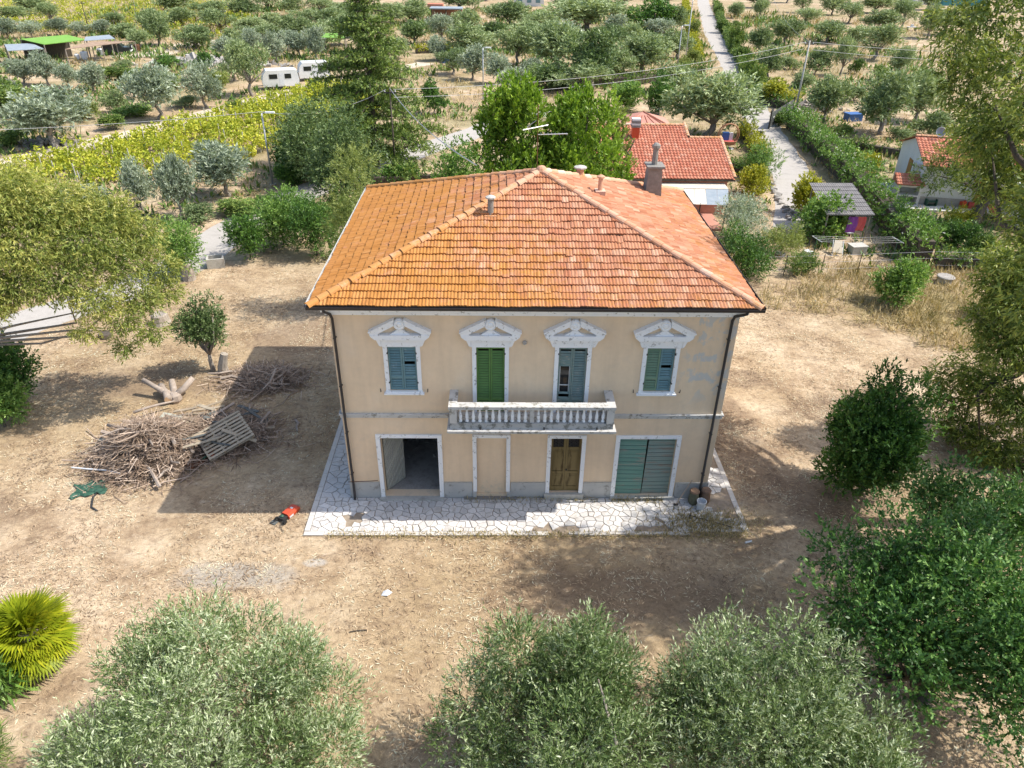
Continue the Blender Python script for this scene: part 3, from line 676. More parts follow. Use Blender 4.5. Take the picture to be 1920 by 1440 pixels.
for c, z0, m1, m2, br in WINS:
    for s, mm in ((-1, m1), (1, m2)):
        shutter(c + s * .232, z0 + .01, 6.36, mm, br and s < 0, rng.normal() * .012)
        for z in (z0 + .3, 6.1): box_part('hinge', 'iron', villa, c + s * .47 - .02, c + s * .47 + .02, -.055, .03, z, z + .06)
    s_ = MB()
    s_.box(c - .60, c - .466, -.05, .03, z0, 6.38).box(c + .466, c + .60, -.05, .03, z0, 6.38)
    sur = s_.build('window_surround', 'chipped_white', villa)
    fz = MB().prism([(c - .62, 6.381), (c + .62, 6.381), (c + .64, 6.45), (c + .64, 6.69), (c - .64, 6.69), (c - .64, 6.45)], 1, -.075, .03)
    for s in (-1, 1):
        fz.prism([(c + s * .641, 6.40), (c + s * .70, 6.45), (c + s * .80, 6.69), (c + s * .641, 6.69)], 1, -.11, .03)
    fz.build('frieze', 'chipped_white', sur)
    MB().prism([(c - .80, 6.691), (c + .80, 6.691), (c + .93, 6.80), (c + .95, 6.86), (c - .95, 6.86), (c - .93, 6.80)], 1, -.20, .03).build('pediment_cornice', 'chipped_white', sur)
    for s in (-1, 1):
        MB().prism([(c + s * .96, 6.861), (c + s * .96, 6.93), (c + s * .17, 7.36), (c + s * .17, 7.19), (c + s * .70, 6.90), (c + s * .66, 6.861)], 1, -.19, .03).build('raking_cornice', 'chipped_white', sur)
        MB().prism([(c + s * .98, 6.931), (c + s * 1.0, 6.97), (c + s * .15, 7.42), (c + s * .15, 7.365)], 1, -.225, .03).build('raking_moulding', 'chipped_white', sur)
    m_ = MB(); m_.M = Matrix.Translation((c, -.03, 7.21)) @ Matrix.Rotation(R_(90), 4, 'X'); m_.lathe([(.20, 0), (.20, .09), (.155, .14), (.10, .12), (.05, .16)], 14)
    m_.build('medallion', 'chipped_white', sur)
    MB().prism([(c - .33, 6.862), (c + .33, 6.862), (c + .17, 6.95), (c + .09, 7.02), (c - .09, 7.02), (c - .17, 6.95)], 1, -.13, .03).build('medallion_scroll', 'chipped_white', sur)
    if z0 > 4.5:
        MB().box(c - .67, c + .67, -.13, .03, 4.575, 4.63).box(c - .62, c + .62, -.09, .03, 4.631, 4.688).build('sill', 'chipped_white', sur)
        for s in (-1, 1): MB().tube([(c + s * .78, -.01, 4.66), (c + s * .78, -.09, 4.68), (c + s * .79, -.09, 4.80)], .014, 5).build('shutter_stay', 'iron', villa)
# ground-floor door surrounds
def surround(x0, x1, z1, zb, w_=.15, top=.125):
    s_ = MB().box(x0 - w_, x0, -.06, .04, zb, z1 + top).box(x1, x1 + w_, -.06, .04, zb, z1 + top).box(x0, x1, -.058, .04, z1, z1 + top)
    return s_.build('door_surround', 'chipped_white', villa)
surround(*GAR[:2], GAR[3], .1); surround(*BLIND[:2], BLIND[3], .36, .14); surround(*DOOR[:2], DOOR[3], .29, .14); surround(*GARR[:2], GARR[3], .14)
for x in (-2.1, -.85): box_part('surround_foot', 'plinth_render', villa, x + .02, x + .16, -.07, .03, .0, .358)
box_part('step', 'concrete', villa, .53, 1.97, -.13, .3, 0, .278); box_part('step', 'dark_concrete', villa, -2.4, -.45, -.16, .06, 0, .10)
box_part('step', 'concrete', villa, 2.96, 5.33, -.15, .3, 0, .138)
# the open garage leaf, diagonal boards on a frame
leafd = empty('garage_leaf', (-5.26, .30, .12), R_(52), parent=villa)
lw_, lh_ = .97, 2.6
MB().box(0, lw_, .012, .03, 0, lh_).build('backing', 'dark_inside', leafd)
k = -2.6
while k < lh_:
    pl = [np.array(q, float) for q in ((-.1, k), (lw_ + .1, k + 1.35), (lw_ + .1, k + 1.35 + .15), (-.1, k + .15))]
    for n2, d2 in ((np.array([-1., 0]), -.01), (np.array([1., 0]), lw_ - .01), (np.array([0, -1.]), -.01), (np.array([0, 1.]), lh_ - .01)):
        if len(pl) >= 3: pl = clip_poly(pl, n2, d2)
    if len(pl) >= 3: MB().prism([tuple(q) for q in pl], 1, -.016 - rng.uniform(0, .008), .0115).build('board', 'board_grey', leafd)
    k += .185
# closed right garage doors: horizontal planks
for s, (a, b_), mm in ((0, (3.13, 4.10), 'plank_green'), (1, (4.13, 5.11), 'plank_green_grey')):
    lf = empty('garage_leaf', (a, .10, .17 if s == 0 else .19), R_(-1.0) if s == 0 else R_(2.2), parent=villa)
    lf.rotation_euler.y = 0 if s == 0 else R_(.9)
    z = 0.0
    while z < 2.5:
        h_ = min(rng.uniform(.16, .21), 2.555 - z)
        MB().box(0, b_ - a, -.02 - rng.uniform(0, .012), .02, z + .010, z + h_ - .010).build('plank', mm if z < 2.2 else 'plank_green', lf); z += h_
    MB().box(.1, .2, .021, .05, 0, 2.55).box(b_ - a - .2, b_ - a - .1, .021, .05, 0, 2.55).build('ledge', 'plank_grey', lf)
# front door: two leaves with panels and iron grilles
for a in (.715, 1.255):
    d = empty('door_leaf', (a, .13, .285), 0, parent=villa)
    W_ = .53
    MB().box(0, W_, 0, .045, 0, 2.46).build('leaf_board', 'door_wood', d)
    MB().box(.0, .07, -.03, -.001, 0, 2.46).box(W_ - .07, W_, -.03, -.001, 0, 2.46).box(.07, W_ - .07, -.029, -.001, 0, .2).box(.07, W_ - .07, -.029, -.001, .78, .9).box(.07, W_ - .07, -.029, -.001, 1.86, 1.98).box(.07, W_ - .07, -.029, -.001, 2.36, 2.46).build('stile_frame', 'door_wood', d)
    for z, z2 in ((.2, .78), (.9, 1.86)):
        MB().prism([(.1, z + .03), (W_ - .1, z + .03), (W_ - .1, z2 - .03), (.1, z2 - .03)], 1, -.014, -.001).box(.15, W_ - .15, -.024, -.0145, z + .09, z2 - .09).build('panel', 'door_wood', d)
    MB().box(.08, W_ - .08, -.006, -.001, 1.98, 2.36).build('pane', 'glass_dark', d)
    gr = MB()
    for sx in (-1, 1):
        for t in range(3):
            cx_, cz_ = W_ / 2 + sx * .09, 2.05 + t * .12
            gr.tube([(cx_ + .07 * math.cos(q * .7) * (1 - q * .06), -.018, cz_ + .06 * math.sin(q * .7) * (1 - q * .06)) for q in range(10)], .007, 4)
    gr.tube([(W_ / 2, -.018, 1.98), (W_ / 2, -.018, 2.36)], .008, 4)
    gr.build('grille', 'iron', d)
MB().lathe([(.02, 0), (.03, .02), (.03, .05), (.01, .07)], 8, (0, 0, 0)).build('door_knob', 'iron', villa, (1.30, .09, 1.28), (R_(90), 0, 0))

# ------------------------------------------------------------------ balcony
BX0, BX1, BY = -2.74, 2.63, -1.0
bal = MB().box(BX0 - .05, BX1 + .05, BY - .08, .03, 3.68, 3.76).box(BX0 - .10, BX1 + .10, BY - .16, .02, 3.761, 3.83).build('balcony', 'weathered_stone', villa)
for x in (-2.45, 2.34, -.9, .8): MB().prism([(-.62, 3.679), (.02, 3.679), (.02, 3.40), (-.12, 3.42), (-.35, 3.54), (-.58, 3.58)], 0, x - .1, x + .1).build('corbel', 'chipped_white', bal)
box_part('parapet_base', 'stained_base', bal, BX0, BX1, BY - .02, BY + .20, 3.831, 4.06)
for x0, x1 in ((BX0, BX0 + .22), (BX1 - .22, BX1)): box_part('parapet_base', 'weathered_stone', bal, x0, x1, BY + .201, .02, 3.831, 4.06)
bp = [(.04, 0), (.065, .01), (.065, .05), (.035, .07), (.05, .12), (.062, .19), (.05, .27), (.034, .37), (.032, .44), (.048, .46), (.048, .50), (.06, .51), (.06, .55)]
bal_me = MB().lathe(bp, 8).mesh('baluster', 'chipped_white', True)
nb = 23
piers = [BX0 + .12, (BX0 + BX1) / 2, BX1 - .12]
for i in range(nb):
    x = BX0 + .34 + i * (BX1 - BX0 - .68) / (nb - 1)
    if abs(x - piers[1]) < .01: continue
    inst('baluster', bal_me, bal, (x, BY + .09, 4.061), (0, 0, rng.random()))
for x in (BX0 + .11, BX1 - .11):
    for j in range(3): inst('baluster', bal_me, bal, (x, BY + .36 + j * .23, 4.061))
for x in (BX0 + .11, BX1 - .11): box_part('pier', 'weathered_stone', bal, x - .12, x + .12, BY - .03, BY + .21, 4.062, 4.61)
box_part('pier', 'weathered_stone', bal, piers[1] - .07, piers[1] + .07, BY + .02, BY + .16, 4.062, 4.61)
MB().box(BX0 - .04, BX1 + .04, BY - .06, BY + .24, 4.611, 4.72).build('handrail', 'weathered_stone', bal)
for x0, x1 in ((BX0 - .04, BX0 + .24), (BX1 - .24, BX1 + .04)): box_part('handrail', 'weathered_stone', bal, x0, x1, BY + .241, .02, 4.611, 4.72)
for x in (-1.75, .35, 2.1): MB().tube([(x, BY + .1, 3.9), (x, BY - .09, 3.88)], .03, 6).build('drain_spout', 'iron', bal)
# small wall lamp bracket between the balcony doors
MB().lathe([(.06, 0), (.08, .04), (.05, .09)], 8).build('wall_fitting', 'galvanised', villa, (-.32, -.02, 6.55), (R_(90), 0, 0))

# ================================================================== TREES AND PLANTS
def plant(name, loc, label, cat, group=None, rz=0): return empty(name, loc, rz, label, cat, group)
def unique_tree(name, loc, label, cat, clumps, leafargs, mat, trunk=None, bark='bark_grey', group=None, shoots=0):
    """clumps in local coordinates; trunk = (fork, radius, every) or None"""
    t = plant(name, loc, label, cat, group); rg = np.random.default_rng(leafargs['seed'])
    V, tone = crown(clumps=clumps, **leafargs)
    if shoots:
        V2, t2 = crown(leafargs['seed'] + 500, clumps, shoots, leafargs['ll'], leafargs['lw'], 14, .6, 1.0, .45, .75); V = np.concatenate([V, V2]); tone = np.concatenate([tone, t2])
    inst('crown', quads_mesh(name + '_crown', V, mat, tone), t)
    if trunk: limbs(rg, (0, 0, 0), trunk[0], clumps, trunk[1], every=trunk[2]).build('trunk', bark, t, smooth=True)
    return t
def loc3(P, base): return np.array(P) - np.array(base)

# ---- foreground olives
def near_olive(base, cz, Rx, Rz, seed, label, tips):
    rg = np.random.default_rng(seed)
    cl = blob(rg, (0, 0, cz), (Rx, Rx * .92, Rz), 30, .5, .92, -.6, (.5, 1.05)) + [(np.array(p) - [0, 0, 1.35], np.array([r, r, r * 1.25])) for *p, r in tips]
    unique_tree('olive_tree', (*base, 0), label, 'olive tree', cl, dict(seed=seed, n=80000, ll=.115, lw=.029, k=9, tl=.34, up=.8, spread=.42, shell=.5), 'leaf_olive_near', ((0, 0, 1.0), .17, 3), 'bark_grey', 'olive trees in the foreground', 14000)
near_olive((-7.9, -10.8), 2.35, 3.0, 1.75, 21, 'big dark green olive tree in the left foreground beside the palm', [(.1, .8, 5.6, .5), (-1.6, .8, 4.9, .5), (2.3, .9, 4.6, .55), (3.0, -.2, 3.6, .6), (-2.6, -.4, 3.0, .7), (.2, 1.0, 6.0, .28)])
near_olive((-.05, -10.8), 2.2, 2.2, 1.65, 22, 'middle olive tree of the three along the bottom, with a tall upright shoot', [(.9, .9, 5.7, .38), (.95, .95, 6.3, .2), (-.6, 1.0, 5.3, .5), (-1.7, .5, 4.2, .6), (1.9, -.3, 3.6, .7), (-1.3, .8, 5.0, .4)])
near_olive((5.2, -10.8), 2.2, 2.3, 1.7, 23, 'silvery olive tree in the foreground touching the dark green carob', [(-1.3, .7, 5.3, .55), (.5, 1.0, 5.6, .5), (1.3, .8, 5.0, .5), (-.2, .8, 5.7, .4), (2.3, -.2, 3.4, .8), (1.9, -1.2, 3.0, .9), (-2.0, .6, 4.4, .35)])

# ---- big carob on the right and its neighbour
rg = np.random.default_rng(31)
cl = blob(rg, (0, 0, 3.0), (3.6, 2.9, 2.3), 46, .6, 1.15, -.75, (.35, .92)) + [(np.array(p), np.array([.7, .7, .6])) for p in ((-3.2, .6, 3.4), (-2.8, 1.6, 3.9), (-3.4, -.5, 2.4), (-2.2, 2.2, 3.4))]
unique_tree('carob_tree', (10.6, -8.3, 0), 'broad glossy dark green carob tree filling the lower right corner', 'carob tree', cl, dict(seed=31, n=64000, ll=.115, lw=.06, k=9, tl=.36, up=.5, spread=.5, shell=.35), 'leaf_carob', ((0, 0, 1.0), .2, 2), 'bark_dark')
rg = np.random.default_rng(32)
cl = blob(rg, (0, 0, 2.2), (2.4, 1.8, 1.7), 24, .45, .85, -.6, (.3, .95))
unique_tree('carob_tree', (14.1, -3.4, 0), 'loose carob tree with bare stems showing behind the corner carob', 'carob tree', cl, dict(seed=32, n=20000, ll=.115, lw=.06, k=9, tl=.36, up=.5, spread=.5, shell=.3), 'leaf_carob', ((0, 0, .6), .1, 1), 'bark_dark')

# ---- tall rounded bush right of the villa
bx, by, bh, bw = (12.44, 0.3, 5.47, 4.47)
rg = np.random.default_rng(33)
cl = blob(rg, (0, 0, 2.1), (1.8, 1.6, 1.65), 40, .5, .85, -.95, (.35, .95)) + [(np.array(p), np.array([.55, .55, .95])) for p in ((-.3, .2, 4.5), (.2, .1, 4.1), (1.0, .2, 3.9), (1.6, .1, 3.4), (-1.1, 0, 3.4), (-.2, .3, 3.6))]
unique_tree('laurel_bush', (bx, by, 0), 'tall dark green bush with pointed top standing alone right of the villa', 'bush', cl, dict(seed=33, n=44000, ll=.14, lw=.06, k=9, tl=.34, up=.75, spread=.5, shell=.4), 'leaf_dark', ((0, 0, .5), .1, 2), 'bark_dark')

# ---- eucalyptus on the left, branches hanging over the yard
base = (-25.5, 5.5, 0)
pts = [(-17.88, 7.0, 8.61), (-16.61, 7.5, 8.13), (-18.55, 6.0, 8.62), (-15.83, 8.0, 7.07), (-17.09, 6.0, 7.59), (-18.69, 5.0, 7.75), (-15.3, 8.0, 5.68), (-16.29, 6.5, 6.53), (-17.72, 5.0, 6.49), (-19.23, 4.5, 6.48), (-15.65, 6.5, 4.92), (-16.58, 5.0, 5.62), (-15.31, 6.0, 3.72), (-16.3, 5.5, 3.25), (-19.66, 5.0, 9.34), (-20.32, 4.0, 7.92), (-20.25, 4.0, 6.06), (-19.0, 6.0, 9.62), (-16.09, 5.5, 4.46), (-15.34, 8.0, 4.59), (-17.07, 4.5, 4.5)]
cl = [(loc3(p, base), np.array([1.05, 1.05, .8]) * s) for p, s in zip(pts, [1.1, 1, 1.1, .9, 1.1, 1.1, .7, 1, 1, 1, .7, .8, .45, .4, 1.2, 1.2, 1.1, 1, .5, .55, .4])]
unique_tree('eucalyptus_tree', base, 'eucalyptus with olive-brown hanging foliage reaching in from the left edge', 'eucalyptus', cl, dict(seed=41, n=76000, ll=.17, lw=.042, k=8, tl=.36, up=0, spread=.7, shell=.15, droop=.4), 'leaf_eucalyptus', ((1.6, -.3, 3.4), .16, 2), 'bark_grey')
# ---- eucalyptus on the right: high crown and low curtain
base = (17.8, -1.5, 0)
pts = [(13.58, 5.0, 15.39), (13.89, 4.0, 15.79), (15.15, 4.0, 14.45), (14.8, 6.0, 13.64), (15.25, 5.0, 13.14), (16.0, 4.0, 12.67), (15.82, 6.0, 12.33), (16.09, 5.0, 11.83), (16.36, 5.0, 10.97), (15.97, 4.0, 10.82), (16.49, 3.0, 10.49), (16.3, 6.0, 11.5), (15.82, 6.0, 14.67), (15.02, 6.0, 14.32), (16.98, 5.0, 11.2), (15.15, 4.0, 12.32), (14.97, 7.0, 14.44), (15.51, 3.0, 13.68), (15.36, 3.0, 15.48), (17.06, 3.0, 11.73), (14.01, 5.0, 16.6), (14.66, 4.0, 16.81)]
pts += [(12.5, -4.0, 15.3), (12.6, -2.6, 14.8), (12.8, -5.2, 14.0), (13.4, -3.2, 12.4), (14.6, -4.6, 12.6), (15.0, -2.4, 13.6), (16.6, -5.0, 11.2), (13.6, -5.6, 10.6), (15.0, -6.0, 9.6), (17.0, -3.2, 14.4), (18.2, -5.0, 12.4), (13.0, -4.4, 10.4), (17.5, -1, 16), (19, 1, 14), (14.2, -1.8, 11.6)]
pts += [(x + .9, y + dy, z - .5) for (x, y, z), dy in zip(pts[22:], [.8, -.9, .5, -.6, .9, -.8, .4, -.7, .6, -.5, .7, -.9, .3, -.4, .8])]
cl = [(loc3(p, base), np.array([1.0, 1.0, .8]) * (.95 if i < 22 else 1.5)) for i, p in enumerate(pts)]
unique_tree('eucalyptus_tree', base, 'tall eucalyptus hanging its green crown down the upper right edge', 'eucalyptus', cl, dict(seed=42, n=100000, ll=.19, lw=.055, k=8, tl=.4, up=0, spread=.7, shell=.1, droop=.4), 'leaf_eucalyptus_green', ((.4, .6, 9.0), .35, 1), 'bark_dark')
base = (22.5, 5.0, 0)
pts = [(17.56, 4.0, 7.82), (17.28, 4.0, 6.98), (17.72, 3.0, 6.59), (17.43, 4.0, 5.43), (17.88, 3.0, 4.83), (17.92, 4.5, 3.02), (17.47, 4.5, 1.74), (18.36, 3.5, 2.63), (18.96, 2.5, 2.54), (17.69, 3.5, 0.83), (18.46, 2.5, 0.76), (18.09, 2.0, -0.19), (19.49, 2.0, 0.08), (19.3, 3.0, 4.84), (19.41, 4.0, 7.63), (20.25, 2.0, 1.89), (21.75, 4.0, 5.46), (16.94, 5.0, 2.46), (17.62, 3.0, -0.43), (21.87, 6.0, 7.91), (23.21, 3.0, 2.48)]
cl = [(loc3(p, base), np.array([.95, .95, .75]) * s) for p, s in zip(pts, [.9, .8, 1, .8, 1, .8, .75, 1, 1, .8, .9, .6, 1, 1.3, 1.4, 1.2, 1.4, .45, .4, 1.5, 1.3])]
unique_tree('eucalyptus_tree', base, 'eucalyptus with a low green curtain of leaves at the right edge beside the villa yard', 'eucalyptus', cl, dict(seed=43, n=76000, ll=.17, lw=.05, k=8, tl=.4, up=0, spread=.7, shell=.15, droop=.4), 'leaf_eucalyptus_green', ((-1.0, -.4, 4.5), .28, 1), 'bark_dark')

# ---- small holm oak over the wood pile
ox, oy, oh, ow = (-14.58, 9.08, 3.41, 2.74)
rg = np.random.default_rng(34); cl = blob(rg, (-.1, 0, 2.2), (.95, .9, 1.0), 16, .35, .55, -.8, (.3, .95)) + [(np.array(p), np.array([.3, .3, .45])) for p in ((.6, .1, 3.5), (-.1, .2, 3.3), (-.9, 0, 2.4))]
unique_tree('oak_sapling', (ox, oy, 0), 'small bushy grey-green oak sprouting beside the wood pile', 'tree', cl, dict(seed=34, n=15000, ll=.10, lw=.05, k=8, tl=.26, up=.4, spread=.55, shell=.35), 'leaf_oak', ((0, 0, .9), .11, 1), 'bark_grey')
st_ = MB().tube([(0, 0, -.1), (.02, 0, .35), (.12, .03, .75), (.2, .05, 1.0)], [.30, .22, .19, .17], 9).build('tree_stump', 'bark_pale', None, (ox + .55, oy - .2, 0)); tag(st_, 'old pale tree stump at the foot of the small oak', 'stump')

# ---- cedar behind the villa
cx_, cy_, chh, cww = (-11.98, 44.13, 14.79, 10.98)
cedar = plant('cedar_tree', (cx_, cy_, 0), 'tall layered cedar with spreading flat branches behind the villa', 'cedar')
rg = np.random.default_rng(51); cl = []; tr = MB()
tr.tube([(0, 0, -.2), (0, 0, .3), (.1, 0, chh * .5), (0, 0, chh * .98)], [.42, .33, .22, .04], 9)
z = 1.5
while z < chh - .3:
    f_ = 1 - z / chh; Lb = .5 + (cww / 2 + 2.0) * f_ ** .95
    for b_ in range(int(rg.integers(7, 10))):
        a = rg.uniform(0, 2 * math.pi); L2 = Lb * rg.uniform(.6, 1.08); dirv = np.array([math.cos(a), math.sin(a), 0])
        at_z = lambda t: z + .10 * L2 * t - .17 * L2 * t * t
        tr.tube([np.array([0, 0, at_z(t)]) + dirv * L2 * t for t in (0, .35, .7, 1.0)], [.10 * (.4 + f_), .07 * (.4 + f_), .045, .015], 5)
        for t in np.linspace(.22, 1.0, max(3, int(L2 / .42))):
            w_ = (.35 + .14 * L2) * (1.1 - .55 * t)
            p = np.array([0, 0, at_z(t) + .04]) + dirv * L2 * t + rg.normal(size=3) * [.2, .2, .02]; cl.append((p, np.array([w_, w_, .09])))
    z += rg.uniform(.95, 1.2) * (.5 + .75 * f_)
V, tone = crown(51, cl, 110000, .24, .065, 8, .34, .0, .28, .15, .12); inst('crown', quads_mesh('cedar_crown', V, 'leaf_cedar', tone), cedar); tr.build('trunk', 'bark_dark', cedar, smooth=True)

# ---- pair of bright green conifers close behind the ridge
def conifer(x, y, h, w_, seed, label, yellow=False, n=46000):
    rg = np.random.default_rng(seed); cl = []
    for i in range(110):
        t = rg.random() ** 1.15; a = rg.uniform(0, 6.283); r = (1 - t) ** .42 * w_ / 2 * 1.15 * rg.uniform(.3, 1.0); zz = .6 + t * (h - 1.2)
        cl.append((np.array([math.cos(a) * r, math.sin(a) * r, zz]), np.array([.55, .55, .9]) * rg.uniform(.7, 1.2)))
    t = unique_tree('conifer_tree', (x, y, 0), label, 'conifer', cl, dict(seed=seed, n=n, ll=.24, lw=.1, k=9, tl=.45, up=1.1, spread=.35, shell=.35), 'leaf_cypress', ((0, 0, h * .4), .16, 6), 'bark_dark')
    return t
conifer(*(-0.4, 24.0, 10.52, 6.5), 61, 'bright green feathery conifer left of the roof antenna')
conifer(*(3.83, 24.0, 10.28, 7.01), 62, 'bright green spreading conifer between the antenna and the pink house')
cx2, cy2, ch2, cw2 = (6.23, 27.0, 8.61, 2.43)
conifer(cx2, cy2, ch2, cw2, 63, 'slim yellow-tipped conifer in front of the pink house roof', n=9000).children[0].material_slots[0].material = MATS['leaf_feather']

# ---- feathery tamarisk at the back left corner of the villa
def mound(name, loc, h, w_, seed, mat, label, cat='bush', n=8000, ll=.12, lw=.05, group=None, up=.4, droop=0, m=16, trunkr=.05, spread=.6, rx=None):
    rg = np.random.default_rng(seed); r = min(h, w_) * .24
    cl = blob(rg, (0, 0, h * .5), (w_ * .5 - r * .6, (rx or w_) * .5 - r * .6, h * .5 - r * .6), m, r * .7, r * 1.25, -.95, (.35, 1.05))
    return unique_tree(name, (loc[0], loc[1], 0), label, cat, cl, dict(seed=seed, n=n, ll=ll, lw=lw, k=8, tl=.3, up=up, spread=spread, shell=.35, droop=droop), mat, ((0, 0, h * .2), trunkr, 4), 'bark_dark', group)
def TM(name, t, seed, mat, label, cat='bush', **k):
    k['n'] = int(k.get('n', 8000) * 1.35); return mound(name, t[:2], t[2] * 1.06, t[3] * 1.22, seed, mat, label, cat, **k)
TM('tamarisk_tree', (-8.16, 16.0, 8.87, 3.05), 71, 'leaf_feather', 'feathery yellow-green tamarisk behind the left edge of the villa roof', 'tree', n=22000, ll=.2, lw=.03, up=.9, m=26)
TM('holm_oak', (-15.75, 38.79, 6.2, 6.33), 72, 'leaf_oak', 'large dark holm oak between the street lamp and the cedar', 'tree', n=20000, ll=.18, lw=.09, m=28, trunkr=.16)
TM('holm_oak', (-12.13, 31.63, 6.93, 4.53), 172, 'leaf_oak', 'dark evergreen tree between the holm oak and the villa roof', 'tree', n=16000, ll=.18, lw=.08, m=24, trunkr=.14)
TM('holm_oak', (-18.21, 40.99, 2.97, 3.09), 173, 'leaf_dark', 'smaller dark green tree under the holm oak beside the lamp', 'tree', n=9000, ll=.17, lw=.08, m=18, trunkr=.1)
TM('leafy_bush', (-15.34, 25.36, 3.76, 3.61), 73, 'leaf_bright', 'fresh green rounded bush by the lane behind the yard', n=13000, ll=.16, lw=.06, m=22)
TM('leafy_bush', (-16.78, 22.85, 2.43, 2.48), 74, 'leaf_dark', 'dark green low bush at the lane edge beside the fresh green bush', n=8000, ll=.13, lw=.06)
TM('leafy_bush', (-12.76, 23.55, 3.67, 3.0), 75, 'leaf_dark', 'dark bush against the back left corner of the villa', n=12000, ll=.13, lw=.05, m=20)
TM('leafy_bush', (-20.01, 20.27, 3.21, 2.66), 76, 'leaf_bright', 'rounded green bush behind the eucalyptus by the grey lane', n=9000, ll=.15, lw=.05)
TM('leafy_bush', (-22.32, 6.06, 3.15, 2.48), 77, 'leaf_dark', 'green shrub at the left edge under the eucalyptus branch', n=14000, ll=.12, lw=.06, m=20)
TM('leafy_bush', (-21.64, 4.46, 2.09, 1.74), 78, 'leaf_bright', 'lower yellowish shrub at the left edge of the yard', n=8000, ll=.12, lw=.05)
TM('leafy_bush', (-3.67, 20.0, 7.89, 2.59), 79, 'leaf_bright', 'green bush behind the ridge left of the bright conifers', n=9000, ll=.17, lw=.07)
TM('leafy_bush', (13.72, 21.11, 2.81, 3.4), 80, 'leaf_dark', 'dark green bush behind the right eave of the villa', n=11000, ll=.13, lw=.05)
TM('olive_tree', (15.2, 26.81, 3.03, 3.76), 81, 'leaf_olive_grey', 'small grey-green olive tree between the villa and the pink house', 'olive tree', n=9000, ll=.16, lw=.04, up=.6, trunkr=.1)
TM('leafy_bush', (17.45, 24.71, 1.72, 2.61), 82, 'leaf_feather', 'yellow-green rounded shrub left of the grey hut', n=6000, ll=.12, lw=.035)
TM('leafy_bush', (19.1, 36.99, 2.34, 2.2), 83, 'leaf_yellow', 'yellow-green bush beside the wall of the pink house', n=5000, ll=.16, lw=.07)
TM('oleander', (20.78, 41.48, 2.81, 2.97), 84, 'leaf_bright', 'oleander with pink flowers at the corner of the drive', n=7000, ll=.16, lw=.05)
TM('citrus_tree', (20.64, 26.93, 3.12, 2.81), 85, 'leaf_yellow', 'glossy yellow-green citrus tree in front of the grey hut', 'tree', n=7000, ll=.2, lw=.1, trunkr=.07).children[0].material_slots[0].material = MATS['leaf_bright']
TM('citrus_tree', (21.61, 32.51, 2.73, 2.05), 86, 'leaf_yellow', 'smaller yellow citrus tree beside the drive and the hut', 'tree', n=4500, ll=.2, lw=.1, trunkr=.05)
TM('clipped_shrub', (29.65, 25.92, 1.86, 2.43), 87, 'leaf_dark', 'round clipped dark green shrub below the leaning pine trunk', n=8000, ll=.10, lw=.05, up=0)
TM('clipped_shrub', (31.63, 29.29, 1.45, 1.9), 88, 'leaf_yellow', 'yellow-green clipped ball shrub behind the dark clipped one', n=5000, ll=.10, lw=.05, up=0)
TM('clipped_shrub', (30.87, 25.36, 1.05, 1.78), 89, 'leaf_hedge', 'small olive-green shrub right of the dark clipped ball', n=4000, ll=.12, lw=.05)
TM('lavender_bush', (29.37, 29.79, 0.99, 1.22), 90, 'leaf_olive_grey', 'grey ball of lavender in the bare garden of the white house', n=3000, ll=.12, lw=.03, up=.8)
TM('leafy_bush', (21.34, 16.48, 2.48, 2.52), 91, 'leaf_bright', 'green bush at the yard corner beside the weedy dry grass', n=9000, ll=.14, lw=.06)
TM('leafy_bush', (17.54, 20.93, 1.29, 1.96), 92, 'leaf_hedge', 'low ragged shrub on the yard fence below the drying rack', n=4000, ll=.12, lw=.04)
TM('leafy_bush', (30.65, 43.42, 1.71, 2.89), 93, 'leaf_yellow', 'yellow-green bush behind the oleander hedge', n=4000, ll=.16, lw=.07)
TM('tall_bush', (27.04, 14.89, 3.43, 2.57), 94, 'leaf_yellow', 'yellow-green bush at the right edge behind the weeds', n=7000, ll=.16, lw=.06)
# leaning umbrella pine of the white house
bx, by = (32.17, 28.87)
pine = plant('pine_tree', (bx, by, 0), 'leaning dark-trunked pine in front of the white house', 'pine'); rg = np.random.default_rng(95)
pts = [(32.62, 30.0, 3.25), (29.63, 29.0, 4.97), (34.61, 30.0, 4.02), (32.69, 30.0, 6.17), (28.28, 28.0, 4.16), (35.9, 30.0, 5.49), (30.35, 29.0, 7.07), (35.26, 29.0, 1.69)]
cl = [(loc3(p, (bx, by, 0)), np.array([1.6, 1.6, 1.0])) for p in pts]
V, tone = crown(95, cl, 14000, .26, .06, 8, .4, .3, .5, .25); inst('crown', quads_mesh('pine_crown', V, 'leaf_eucalyptus_green', tone), pine)
tt = MB(); p1 = loc3((33.13, 29.6, 2.24), (bx, by, 0)); tt.tube([(0, 0, -.2), (.1, 0, .3), tuple(p1 * .55), tuple(p1), tuple(cl[3][0])], [.55, .45, .38, .30, .1], 8)
for c, r in cl: tt.tube([tuple(p1), tuple((p1 + c) / 2 + [0, 0, .3]), tuple(c)], [.16, .1, .03], 5)
tt.build('trunk', 'bark_dark', pine, smooth=True)

